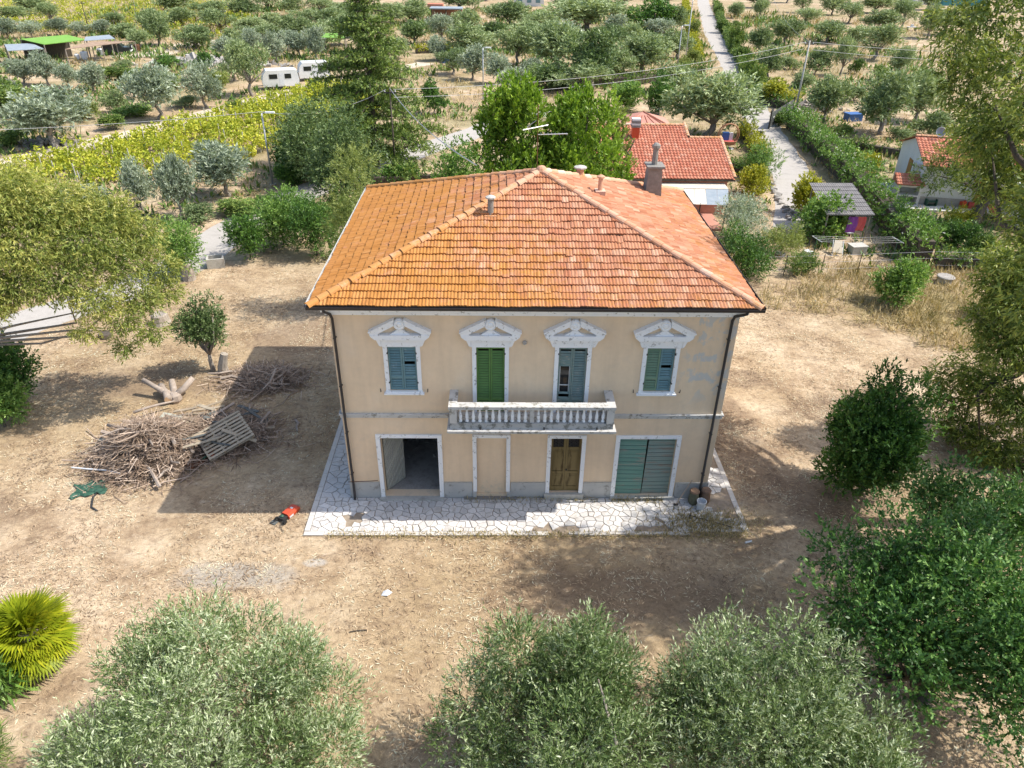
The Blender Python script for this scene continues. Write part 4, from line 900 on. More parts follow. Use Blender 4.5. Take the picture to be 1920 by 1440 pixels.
# ---- fan palm in the lower left
px_, py_, ph_, pw_ = (-14.07, -7.08, 2.91, 2.19)
palm = plant('fan_palm', (px_, py_, 0), 'low bright yellow-green fan palm at the lower left edge', 'palm'); rg = np.random.default_rng(7)
MB().lathe([(.30, -.05), (.34, .2), (.30, .8), (.22, 1.1), (.05, 1.2)], 9).build('trunk', 'bark_grey', palm)
fr_me = []
for k in range(3):
    Vq = []; tn = []; nl = 26
    for i in range(nl):
        a = R_(-105 + 210 * i / (nl - 1)); d = np.array([math.cos(a), math.sin(a), 0]); s_ = np.array([-math.sin(a), math.cos(a), 0]); Lf = .62 * (1 - .18 * abs(a) / 1.8) * rg.uniform(.9, 1.05)
        fold = .05 * (1 if i % 2 else -1) * 0 + .02; b0 = np.array([.55, 0, 0]); dz = np.array([0, 0, -.10 * rg.uniform(.4, 1.6)])
        m_ = b0 + d * Lf * .5 + np.array([0, 0, fold])
        Vq.append([b0, m_ + s_ * .032, b0 + d * Lf + dz, m_ - s_ * .032]); tn.append(np.clip(.35 + .5 * abs(a) / 1.8 * rg.random() + rg.normal() * .12, 0, 1))
    for i in range(4):
        Vq.append([np.array([i * .14, -.012, .0]), np.array([i * .14, .012, 0]), np.array([i * .14 + .14, .012, 0]), np.array([i * .14 + .14, -.012, 0])]); tn.append(.5)
    fr_me.append(quads_mesh('frond', np.array(Vq), 'leaf_palm', tn))
for i in range(84):
    t = i / 83; el = R_(88 - 128 * t ** 1.05); az = i * 2.39996; s_ = rg.uniform(.8, 1.08) * (ph_ + pw_) / 4.4
    o = inst('frond', fr_me[i % 3], palm, (0, 0, 1.02 + .12 * (1 - t)), (0, 0, 0), (s_, s_, s_))
    o.rotation_euler = (Matrix.Rotation(az, 3, 'Z') @ Matrix.Rotation(-el, 3, 'Y') @ Matrix.Rotation(rg.normal() * .2, 3, 'X')).to_euler()
for i in range(12):
    a = i * .55; dm = MB().tube([(math.cos(a) * .28, math.sin(a) * .28, .8), (math.cos(a) * .62, math.sin(a) * .62, .45), (math.cos(a) * .72, math.sin(a) * .72, .08)], [.03, .09, .02], 5).build('dead_frond', 'bark_pale', palm)
TM('leafy_bush', (-14.56, -8.1, 1.34, 0.71), 96, 'leaf_bright', 'strap-leaved green plant at the foot of the fan palm', 'plant', n=900, ll=.5, lw=.07, up=.9)
TM('leafy_bush', (-13.68, -10.2, 1.43, 1.17), 97, 'leaf_hedge', 'thin grassy tuft in the bottom left corner', 'plant', n=2500, ll=.3, lw=.02, up=1.2)

# ---- shared crowns for the trees of the orchards and gardens beyond
def proto(kind, seed):
    rg = np.random.default_rng(seed)
    if kind == 'olive':
        cl = blob(rg, (0, 0, 2.2), (1.42, 1.42, 1.35), 19, .42, .78, -.8, (.3, 1.0))
        V, tn = crown(seed, cl, 8200, .24, .075, 7, .36, .55, .5, .3); tr = limbs(rg, (0, 0, 0), (rg.normal() * .15, rg.normal() * .15, .8), cl, .14, every=3)
    elif kind == 'sparse':
        cl = blob(rg, (0, 0, 2.35), (1.5, 1.5, 1.3), 14, .35, .65, -.75, (.3, 1.0))
        V, tn = crown(seed, cl, 6000, .24, .065, 7, .42, .5, .55, .2); tr = limbs(rg, (0, 0, 0), (rg.normal() * .15, rg.normal() * .15, .9), cl, .13, every=1)
    else:
        cl = blob(rg, (0, 0, 1.9), (1.5, 1.5, 1.5), 18, .5, .8, -.95, (.4, 1.0))
        V, tn = crown(seed, cl, 7000, .24, .1, 7, .3, .4, .6, .35); tr = limbs(rg, (0, 0, 0), (0, 0, .5), cl, .1, every=4)
    return quads_mesh(kind + '_crown', V, 'leaf_olive_grey', tn), tr.mesh(kind + '_trunk', 'bark_grey', True)
PR = {k: [proto(k, s0 + i) for i in range(4)] for k, s0 in (('olive', 200), ('sparse', 220), ('bush', 240))}
cnt = [0]
def far(kind, t, mat, label, name='olive_tree', cat='olive tree', group=None):
    x, y, h, w_ = t; cnt[0] += 1; me = PR[kind][cnt[0] % 4]
    o = plant(name, (x, y, 0), label, cat, group, cnt[0] * 1.9)
    k_ = 1.16 if mat == 'leaf_olive_grey' else (1.1 if (group or '').startswith('shrubs') else 1.36); w_ *= k_; h *= 1.06
    s = (w_ / 4.0, w_ / 4.0 * (.9 + .2 * ((cnt[0] * 7) % 5) / 5), h / 3.9)
    inst('crown', me[0], o, scale=s, mat=mat); inst('trunk', me[1], o, scale=s)
    return o
WORDS = 'leftmost second third fourth fifth sixth seventh eighth ninth tenth eleventh twelfth thirteenth fourteenth fifteenth sixteenth seventeenth eighteenth nineteenth twentieth'.split() + ['twenty-' + w_ for w_ in 'first second third fourth fifth sixth seventh eighth ninth'.split()] + ['thirtieth'] + ['thirty-' + w_ for w_ in 'first second third fourth fifth sixth seventh eighth ninth'.split()]
def far_group(ts, mats, label, group, kind='olive', name='olive_tree', cat='olive tree'):
    ts = sorted(ts, key=lambda t: (t[0] + 1.15) / (t[1] + 20.86))
    for i, t in enumerate(ts):
        nth = WORDS[i] if i == 0 else WORDS[i] + ' from the left'
        far(('olive', 'sparse', 'bush', 'olive', 'sparse')[(i * 3) % 5] if kind in ('mix', 'olive') and len(ts) > 8 else kind, (t[0], t[1], t[2] * (.82 + .4 * ((i * 37) % 11) / 11), t[3] * (.8 + .4 * ((i * 53) % 13) / 13)), mats[i % len(mats)], label + ', ' + nth, name, cat, group)
GREY, GREEN, DARK, HEDGE, YEL, BRI = 'leaf_olive_grey', 'leaf_olive_green', 'leaf_dark', 'leaf_hedge', 'leaf_yellow', 'leaf_bright'
for t, l in [((-42.48, 49.56, 5.06, 7.31), 'large silver olive with its shadow on the track at the far left'), ((-37.54, 61.52, 5.61, 5.49), 'dense silver olive in the middle of the plot left of the caravans'), ((-34.7, 67.74, 4.53, 4.09), 'silver olive with a clear trunk right of the dense one beside the track'),
             ((-51.23, 75.73, 3.17, 3.39), 'lone small silver olive on bare ground below the sheds'), ((-22.02, 35.38, 4.03, 4.85), 'wide silver olive left of the street lamp at the foot of the vineyard'), ((-23.88, 30.4, 4.51, 2.91), 'tall silver olive in the row at the foot of the vineyard'), ((-27.19, 31.83, 3.44, 2.22), 'narrow silver olive leftmost of the row at the foot of the vineyard')]:
    far('olive', t, GREY, l)
for t, l in [((-31.58, 74.86, 6.09, 4.63), 'green olive with forked trunk standing in front of the caravans'), ((-36.73, 84.91, 3.55, 3.9), 'thin green tree between the rubble and the caravans')]: far('sparse', t, GREEN, l)
far_group([(-62.45, 80.84, 2.92, 4.23), (-58.98, 80.31, 3.28, 4.07), (-55.9, 79.01, 3.25, 3.49), (-58.13, 70.08, 3.18, 3.69)], [GREY], 'silver olive below the green-roofed shed', 'silver olives below the sheds', 'olive')
far_group([(-43.16, 103.26, 4.05, 5.09), (-40.16, 105.73, 4.05, 4.6), (-35.09, 100.7, 3.55, 4.03), (-32.99, 106.33, 3.69, 4.88), (-29.79, 104.35, 3.8, 3.48), (-36.68, 113.81, 3.64, 3.99)], [GREY], 'silver olive behind the rubble left of the cedar', 'silver olives behind the rubble', 'olive')
far_group([(-89.14, 124.68, 3.77, 6.63), (-84.94, 125.11, 2.93, 4.76), (-82.67, 130.0, 2.67, 4.72), (-79.14, 130.38, 2.5, 3.55), (-75.58, 130.75, 2.33, 4.15)], [GREY], 'silver olive behind the green-roofed shed', 'silver olives behind the sheds', 'olive')
far_group([(-60.92, 113.54, 3.77, 4.59), (-59.43, 117.61, 4.76, 5.07), (-67.69, 134.89, 4.37, 6.07), (-51.94, 114.35, 3.8, 6.93)], ['leaf_olive_green'], 'dark olive at the edge of the far vineyard', 'dark olives by the far vineyard', 'olive')
far_group([(-93.34, 147.52, 3.61, 4.89), (-102.56, 151.48, 3.48, 6.66), (-54.96, 136.26, 3.42, 6.14), (-48.57, 133.59, 3.46, 5.04), (-45.38, 140.8, 3.79, 5.79), (-40.32, 144.1, 3.86, 6.44), (-34.2, 140.25, 4.71, 6.29), (-29.12, 121.15, 4.23, 5.59), (-49.69, 169.57, 3.84, 6.14), (-43.6, 172.87, 3.79, 6.25), (-59.73, 168.24, 3.27, 6.1), (-41.43, 119.99, 3.36, 5.55), (-45.34, 117.58, 3.31, 4.55), (-37.58, 125.36, 3.73, 5.75), (-31.2, 117.55, 3.48, 5.01), (-66.82, 147.72, 3.53, 6.01), (-63.68, 156.31, 3.59, 6.87), (-77.44, 173.33, 3.56, 7.49), (-34.47, 159.94, 4.71, 7.02), (-27.68, 132.51, 4.08, 6.02), (-69.86, 128.18, 2.64, 4.86), (-78.16, 142.58, 3.05, 5.3), (-106.17, 164.42, 4.03, 7.13), (-58.38, 181.35, 4.05, 7.8)], [GREEN], 'green tree in the band along the top left', 'trees along the top left', 'olive')
for t, m, l in [((-51.28, 62.4, 2.87, 3.3), YEL, 'golden yellow bush among the silver olives at the far left'), ((-53.65, 62.28, 3.92, 4.25), HEDGE, 'green thicket left of the golden yellow bush'), ((-43.45, 64.43, 2.33, 2.1), GREEN, 'small round green shrub left of the dense silver olive'), ((-40.38, 56.95, 1.56, 2.27), HEDGE, 'low shrub by the track below the small round one'), ((-40.96, 62.93, 1.27, 3.17), BRI, 'patch of fresh green growth beside the dense silver olive'),
                ((-50.51, 84.79, 1.85, 2.98), HEDGE, 'dark green bush beside the brown rubble heap'), ((-49.61, 96.03, 1.51, 3.27), DARK, 'flat dark bush beside the pale path by the rubble'), ((-43.19, 91.78, 2.71, 2.56), DARK, 'small dark tree with thin trunk above the silver olives'), ((-23.48, 75.34, 1.97, 2.23), HEDGE, 'small round bush on the vineyard edge right of the caravans'),
                ((-18.11, 38.72, 1.93, 2.06), DARK, 'dark shrub at the foot of the street lamp by the vineyard'), ((-19.83, 31.43, 1.11, 2.7), HEDGE, 'scrubby bush below the wide silver olive by the lane'), ((-22.48, 29.65, 1.16, 1.87), 'leaf_olive_green', 'low scrub at the lane bend left of the fresh green bush'), ((-29.79, 30.94, 2.39, 1.9), GREY, 'silver-grey bush right of the upper eucalyptus crown'), ((-31.94, 30.54, 1.74, 1.74), GREY, 'silver-grey bush showing above the eucalyptus crown'),
                ((-9.59, 39.73, 1.4, 2.63), DARK, 'dark clipped shrub behind the left ridge of the villa roof'), ((-8.46, 65.39, 3.65, 2.37), DARK, 'dark conical shrub right of the cedar trunk'), ((13.63, 68.55, 3.66, 3.69), BRI, 'variegated light green tree left of the big olive by the road'), ((17.04, 66.7, 4.38, 2.89), DARK, 'dark green tree behind the orange annexe roof'), ((29.5, 145.37, 6.05, 7.82), DARK, 'dark green domed tree left of the road at the top')]:
    far('bush', t, m, l, 'leafy_bush' if t[2] < 4 else 'broadleaf_tree', 'bush' if t[2] < 4 else 'tree')
for t, m, l in [((-5.19, 106.36, 4.78, 7.08), GREEN, 'grey-green olive right of the cedar top'), ((1.37, 101.47, 5.5, 5.36), GREEN, 'olive standing over the middle street lamp'), ((7.31, 95.45, 6.87, 8.04), GREEN, 'broad olive above the bright conifers'), ((11.11, 82.89, 6.64, 7.11), 'leaf_oak', 'darker leafy tree above the second conifer'), ((19.46, 94.91, 5.0, 7.36), GREEN, 'broad grey-green olive left of the tall lamp posts by the road'),
                ((17.04, 144.03, 6.93, 13.43), GREEN, 'very large olive with forked trunk at the top centre'), ((0.81, 151.65, 5.23, 8.08), GREEN, 'round olive beside the lawn at the top centre'), ((7.63, 159.65, 2.65, 3.06), BRI, 'small young tree on the green lawn'), ((-5.01, 87.87, 4.06, 4.53), GREY, 'silver olive left of the middle street lamp'), ((-1.31, 84.83, 3.84, 3.56), GREY, 'silver olive right of the middle street lamp'), ((3.11, 87.58, 2.99, 3.51), GREY, 'small silver olive behind the left conifer'),
                ((-11.03, 104.77, 3.37, 3.51), GREY, 'small silver olive right of the cedar top by the blue crates'), ((-19.99, 156.33, 4.43, 6.9), GREEN, 'pale green tree left of the flat-roofed shelter'), ((-24.16, 152.75, 4.35, 6.76), GREEN, 'pale green tree just behind the cedar tip'), ((-11.69, 188.04, 4.19, 9.43), GREEN, 'tree behind the flat-roofed shelter'), ((20.1, 56.42, 5.78, 7.62), GREEN, 'big dense olive between the pink house and the road'),
                ((28.12, 110.24, 3.99, 4.8), GREEN, 'olive at the road side behind the tall lamp posts'), ((34.14, 147.71, 4.96, 6.07), GREEN, 'olive at the left verge near the top of the road')]:
    far('olive', t, m, l)
for t, l in [((34.7, 62.94, 5.06, 4.64), 'leaning olive right of the utility pole'), ((38.72, 58.16, 5.86, 5.22), 'broad olive casting shade on bare soil above the garden hedge'), ((45.59, 64.53, 4.93, 3.9), 'olive behind the broad one, partly hidden by the right-hand eucalyptus'), ((52.23, 129.56, 4.33, 5.37), 'olive nearest the road bend in the orchard'), ((43.14, 115.11, 4.46, 3.8), 'small dense olive inside the road hedge'), ((37.68, 92.53, 3.97, 3.67), 'olive left of the utility pole top')]: far('olive', t, GREEN, l)
far_group([(56.16, 178.5, 3.94, 4.67), (61.93, 176.74, 4.82, 4.11), (61.83, 133.53, 4.44, 6.12), (67.1, 132.49, 3.69, 3.66), (61.41, 111.79, 5.41, 5.83), (85.81, 142.45, 5.06, 5.17), (45.39, 94.89, 3.9, 3.59), (49.23, 95.16, 4.34, 2.97), (59.22, 97.76, 3.55, 4.4), (81.65, 154.84, 4.77, 5.77), (89.62, 161.85, 4.73, 5.99), (80.57, 169.55, 4.35, 5.73), (84.76, 190.2, 4.16, 6.04), (69.19, 165.93, 4.16, 5.86), (92.43, 148.43, 5.22, 5.8), (95.19, 145.14, 5.33, 5.69), (78.07, 194.95, 4.0, 5.61), (98.59, 196.34, 4.16, 7.06), (110.07, 202.39, 4.14, 7.26)], [GREEN], 'olive on bare soil in the upper right orchard', 'olive trees in the upper right orchard', 'mix')
far_group([(52.25, 97.26, 2.22, 2.24), (53.19, 90.94, 1.99, 2.44), (50.77, 157.39, 1.69, 2.11)], [HEDGE], 'low rounded bush between the orchard olives', 'bushes in the orchard', 'bush', 'leafy_bush', 'bush')
far_group([(53.3, 183.28, 3.32, 3.98), (45.27, 147.07, 2.6, 3.98), (39.24, 117.31, 4.02, 4.04), (37.87, 106.47, 2.98, 3.07), (33.83, 90.51, 3.15, 2.86), (31.83, 80.05, 3.1, 3.03)], [HEDGE], 'leafy shrub along the right side of the road', 'shrubs along the road', 'bush', 'leafy_bush', 'bush')
far('bush', (32.87, 73.28, 2.81, 3.63), YEL, 'yellow-green spreading bush at the bend before the gate', 'leafy_bush', 'bush')
far_group([(43.87, 174.44, 2.74, 3.31), (37.04, 139.16, 2.87, 3.16), (29.96, 105.85, 2.35, 3.06), (26.17, 96.82, 2.2, 3.17)], ['leaf_feather'], 'pale green shrub along the left verge of the road', 'shrubs on the left verge', 'bush', 'leafy_bush', 'bush')
far_group([(-16.11, 122.38, 4.27, 6.59), (-11.63, 126.41, 4.38, 5.8), (-17.95, 106.44, 3.86, 5.06), (-7.82, 92.05, 3.84, 4.54), (-2.33, 120.2, 3.81, 5.58), (4.61, 117.5, 4.16, 6.4), (9.95, 114.76, 4.1, 6.29), (16.9, 112.28, 4.04, 6.19), (5.4, 82.52, 3.91, 5.59), (8.98, 79.03, 3.8, 5.43), (15.54, 89.27, 3.79, 5.2), (24.53, 109.94, 3.98, 5.22), (21.1, 137.53, 4.69, 6.23), (21.48, 119.0, 3.8, 5.56), (0.4, 78.51, 3.16, 4.05), (6.35, 136.01, 3.72, 6.18), (21.52, 79.79, 3.21, 4.11), (29.97, 134.34, 3.7, 6.13), (-8.44, 143.06, 4.33, 6.42), (16.56, 185.02, 4.74, 7.99)], [GREEN, 'leaf_oak', GREY, GREEN], 'olive in the dense grove behind the conifers', 'olives of the dense grove')
far_group([(-53.59, 84.58, 2.11, 3.18), (-45.75, 77.47, 1.75, 2.66), (-42.52, 79.49, 1.9, 3.05), (-37.22, 79.83, 1.91, 2.72), (-37.11, 68.2, 1.16, 2.14), (-45.15, 60.89, 1.62, 2.82), (-47.49, 54.8, 1.77, 3.15), (-46.67, 49.59, 1.92, 2.96), (-31.28, 67.05, 1.15, 1.81), (-55.21, 93.21, 1.27, 2.74)], [HEDGE, GREEN, 'leaf_feather'], 'low scrub bush on the plot beside the dirt track', 'scrub bushes beside the track', 'bush', 'scrub_bush', 'bush')
far_group([(-15.37, 46.11, 1.78, 2.38), (-15.27, 29.27, 1.53, 2.24), (-12.67, 29.33, 2.66, 2.23), (-18.26, 32.07, 1.19, 1.95), (-27.37, 28.44, 1.25, 2.2)], [HEDGE, 'leaf_oak', BRI], 'wild bush in the scrub along the lane', 'wild bushes along the lane', 'bush', 'scrub_bush', 'bush')
far_group([(29.32, 61.91, 1.67, 2.32), (34.52, 57.28, 1.23, 1.66), (40.05, 55.92, 1.43, 2.18), (43.69, 57.68, 2.14, 2.77), (39.98, 84.71, 2.02, 2.88), (43.27, 75.83, 1.89, 2.67), (47.44, 76.06, 2.21, 3.01), (55.77, 81.86, 2.64, 4.22), (43.49, 100.56, 2.27, 3.27)], [GREEN, HEDGE], 'bush at the near edge of the upper right orchard', 'bushes edging the orchard', 'bush', 'scrub_bush', 'bush')
rgf = np.random.default_rng(77)   # the belt of trees that closes the view beyond the orchards
belt = []
for i in range(34):
    x = -150 + i * 9.5 + rgf.uniform(-3, 3); y = rgf.uniform(205, 260)
    if 50 < x < 70: continue
    belt.append((x, y, rgf.uniform(4, 6.5), rgf.uniform(5, 8)))
for i in range(26): belt.append((-290 + i * 6 + rgf.uniform(-3, 3), rgf.uniform(120, 240), rgf.uniform(4, 6.5), rgf.uniform(5, 8)))
for i in range(16): belt.append((150 + i * 7 + rgf.uniform(-3, 3), rgf.uniform(120, 240), rgf.uniform(4, 6.5), rgf.uniform(5, 8)))
for i, t_ in enumerate(sorted(belt, key=lambda t: (t[0] + 1.15) / (t[1] + 20.86))): far('olive', t_, [GREEN, 'leaf_oak', GREY, HEDGE][i % 4], 'distant tree in the belt of woodland beyond the fields', 'broadleaf_tree', 'tree', 'belt of distant trees')
belt = []
far_group(belt, [GREEN, 'leaf_oak', GREY, HEDGE, 'leaf_feather'], 'distant tree in the belt at the top edge', 'belt of distant trees', 'olive', 'broadleaf_tree', 'tree')

# ---- hedges
def hedge(path, w_, h, mat, label, seed, n_per=420, ll=.17, lw=.085, flowers=None, name='hedge'):
    rg = np.random.default_rng(seed); P = [np.array(p, float) for p in path]; o = plant(name, (P[0][0], P[0][1], 0), label, 'hedge')
    cl = []; core = MB(); tot = 0
    for a, b_ in zip(P[:-1], P[1:]):
        L_ = np.linalg.norm(b_ - a); tot += L_; d = (b_ - a) / L_; nn = np.array([-d[1], d[0]])
        q = [a + nn * w_ * .2, a - nn * w_ * .2, b_ - nn * w_ * .2, b_ + nn * w_ * .2]; q = [p - P[0] for p in q]
        core.add([(p[0], p[1], 0) for p in q] + [(p[0], p[1], h * .6) for p in q], [(4, 5, 6, 7), (0, 1, 5, 4), (1, 2, 6, 5), (2, 3, 7, 6), (3, 0, 4, 7)])
        for _ in range(int(L_ / .1)):
            p = a + d * rg.uniform(0, L_) + nn * rg.uniform(-.42, .42) * w_ - P[0]
            cl.append((np.array([p[0], p[1], h * rg.uniform(.2, .9)]), np.array([.36, .36, .3]) * rg.uniform(.7, 1.3)))
    V, tn = crown(seed, cl, int(tot * n_per * (w_ + h) / 2.5), ll, lw, 7, .25, .4, .65, .4)
    core.build('filler_core', 'bark_dark', o); inst('foliage', quads_mesh('hedge', V, mat, tn), o)  # core is a solid dark filler, added so the hedge is not see-through
    if flowers:
        V, tn = crown(seed + 1, [(c + [0, 0, .2], r * 1.2) for c, r in cl[::3]], int(tot * 22), .1, .09, 4, .1, .4, .9, .8); inst('flowers', quads_mesh('flowers', V, flowers, tn), o)
hedge([(30.2, 60.69), (29.28, 50.63), (28.15, 40.17), (27.13, 32.65), (26.16, 27.05), (25.61, 22.51)], 2.5, 2.7, 'leaf_bright', 'long oleander hedge with white flowers along the drive', 101, 430, .2, .075, 'petal_white')
hedge([(30.71, 53.35), (33.21, 51.39), (35.51, 49.5), (37.12, 48.04)], 1.3, 1.3, 'leaf_hedge', 'clipped hedge bordering the shaded olive plot', 102)
hedge([(31.12, 79.29), (31.66, 73.21), (32.99, 68.97)], 1.6, 1.5, 'leaf_dark', 'dark clipped hedge beside the gate', 103)
hedge([(24.23, 57.99), (23.42, 51.4), (22.82, 46.07)], 1.5, 1.5, 'leaf_yellow', 'yellow-topped clipped hedge along the left of the drive', 104)
hedge([(18.92, 44.2), (19.7, 43.05), (20.17, 42.26)], 1.3, 1.2, 'leaf_hedge', 'short hedge beside the pink house roof corner', 105)
hedge([(26.3, 22.18), (27.98, 22.13), (29.95, 21.99), (33.23, 21.79)], 1.3, 1.3, 'leaf_hedge', 'straight clipped hedge between the yard and the white house', 106)
hedge([(9.79, 83.97), (16.43, 85.19), (22.4, 89.73), (28.92, 95.59)], 1.6, 1.6, 'leaf_hedge', 'green hedge behind the conifers leading to the road', 107, 280, .22, .1)
hedge([(31.1, 109.32), (36.82, 139.14), (45.3, 182.22), (53.33, 222.23)], 1.6, 1.4, 'leaf_yellow', 'yellow-green hedge along the left verge of the road', 108, 220, .26, .13)
hedge([(60.57, 214.48), (50.58, 170.5), (42.29, 131.64), (36.05, 100.01), (32.48, 84.24)], 1.4, 1.5, 'leaf_hedge', 'hedge along the right verge of the road', 109, 220, .26, .13)
hedge([(-11.72, 37.9), (-7.94, 38.6), (-3.62, 39.17)], 1.2, 1.4, 'leaf_dark', 'dark hedge just behind the left ridge of the villa roof', 110)
hedge([(-15.15, 112.58), (-9.07, 114.99)], 2.0, 1.2, 'leaf_yellow', 'bright yellow-green bed in front of the flat-roofed shelter', 111, 200, .28, .15)

# ---- vineyards: each row a thing with its posts
def vine_row(a, b_, label, seed, group, dens=130, gap=.25):
    rg = np.random.default_rng(seed); a, b_ = np.array(a, float), np.array(b_, float); L_ = np.linalg.norm(b_ - a); d = (b_ - a) / L_
    o = plant('vine_row', (a[0], a[1], 0), label, 'vines', group); cl = []; st = MB()
    t = .4
    while t < L_:
        if mnoise.noise(Vector((a[0] + d[0] * t, a[1] + d[1] * t, seed)) * .35) > -gap:
            p = d * t; hh = rg.uniform(.55, 1.15)
            st.tube([(p[0], p[1], 0), (p[0] + rg.normal() * .05, p[1], hh * .6)], .03, 4)
            for _ in range(4): cl.append((np.array([p[0] + rg.normal() * .22, p[1] + rg.normal() * .15, hh * rg.uniform(.45, 1.25)]), np.array([.42, .42, .36]) * rg.uniform(.6, 1.2)))
        t += rg.uniform(.75, 1.1)
    V, tn = crown(seed, cl, int(L_ * dens), .2, .16, 5, .3, .3, .8, .3); inst('vines', quads_mesh('vines', V, 'leaf_vine', tn), o); tag(st.build('stems', 'bark_dark', o), kind='stuff')
    for i in range(int(L_ / 5.2) + 1):
        p = d * (i * 5.2 + rg.uniform(-.3, .3)); MB().tube([(p[0], p[1], -.1), (p[0] + rg.normal() * .06, p[1], 1.55)], .045, 5).build('post', 'concrete', o)
A1, B1 = np.array((-41.42, 40.22)), np.array((-21.86, 81.56)); dv = (B1 - A1) / np.linalg.norm(B1 - A1); nv = np.array([dv[1], -dv[0]])
ordn = ['first', 'second', 'third', 'fourth', 'fifth', 'sixth', 'seventh', 'eighth']
for i in range(8):
    s0 = [0, 0, 0, 0, 4, 9, 14, 20][i]; e0 = [46, 46, 45, 44, 42, 40, 36, 30][i]
    vine_row(A1 + nv * i * 2.15 + dv * (s0 - 4), A1 + nv * i * 2.15 + dv * e0, ordn[i] + ' row of yellow-green vines counted from the dirt track', 300 + i, 'vine rows beside the track', 230 if i < 3 else 200, .6 if i < 3 else .5)
for i in range(9):
    y = 126 + i * 9; vine_row((-104 - i * 4, y + 12), (-44 - i * 3.2, y), ordn[i % 8].replace('first', 'nearest' if i < 8 else 'farthest') + ' row of yellow vines in the far vineyard at the top left', 320 + i, 'vine rows of the far vineyard', 130, .6)

# ---- dry grass and litter on the yard: uncountable
rg = np.random.default_rng(9)
def straw(name, mat, n, xr, yr, ll, lw, tilt, seed, mask=None):
    rg = np.random.default_rng(seed); p = np.stack([rg.uniform(*xr, n), rg.uniform(*yr, n), np.full(n, .012)], 1)
    keep = ~((p[:, 0] > X0 + .1) & (p[:, 0] < X1 - .1) & (p[:, 1] > Y0 + .1) & (p[:, 1] < 12.5))
    drift = np.array([mnoise.noise(Vector((q[0] * .35, q[1] * .35, 8.))) + .6 * mnoise.noise(Vector((q[0] * 1.3, q[1] * 1.3, 4.))) for q in p]); keep &= rg.random(n) < .45 + 1.1 * drift
    if mask is not None: keep &= mask(p)
    p = p[keep]; n = len(p); a = rg.uniform(0, 6.283, n); el = np.abs(rg.normal(size=n)) * tilt
    d = np.stack([np.cos(a) * np.cos(el), np.sin(a) * np.cos(el), np.sin(el)], 1); s_ = np.stack([-np.sin(a), np.cos(a), rg.normal(size=n) * .3], 1)
    l_ = ll * rg.uniform(.4, 1.5, (n, 1)); w_ = lw * rg.uniform(.6, 1.4, (n, 1)) / 2; m_ = p + d * l_ * .5 + np.array([0, 0, .008])
    V = np.stack([p, m_ + s_ * w_, p + d * l_, m_ - s_ * w_], 1)
    big = np.array([.4 * mnoise.noise(Vector((q[0] * .6, q[1] * .8, 1.0))) + .45 * mnoise.noise(Vector((q[0] * 1.9, q[1] * 2.4, 1.0))) for q in p])
    return tag(inst(name, quads_mesh(name, V, mat, np.clip(.46 + big + rg.normal(size=n) * .2, 0, 1))), {'straw_litter': 'dry straw and leaf litter strewn over the bare yard', 'tall_dry_grass': 'tall dry grass and weeds at the right fence'}[name], 'grass', kind='stuff')
straw('straw_litter', 'straw', 300000, (-24, 21), (-14, 21), .14, .02, .15, 1)
straw('tall_dry_grass', 'weed', 44000, (12, 32), (10, 22.5), .55, .035, .9, 2, lambda p: np.array([mnoise.noise(Vector((q[0] * .25, q[1] * .25, 5.))) * .5 + (1.4 - math.hypot((q[0] - 24) / 6.5, (q[1] - 17.5) / 4.2)) > 0 or (q[1] > 20.2 + mnoise.noise(q) and q[0] > 13.5) for q in p]))

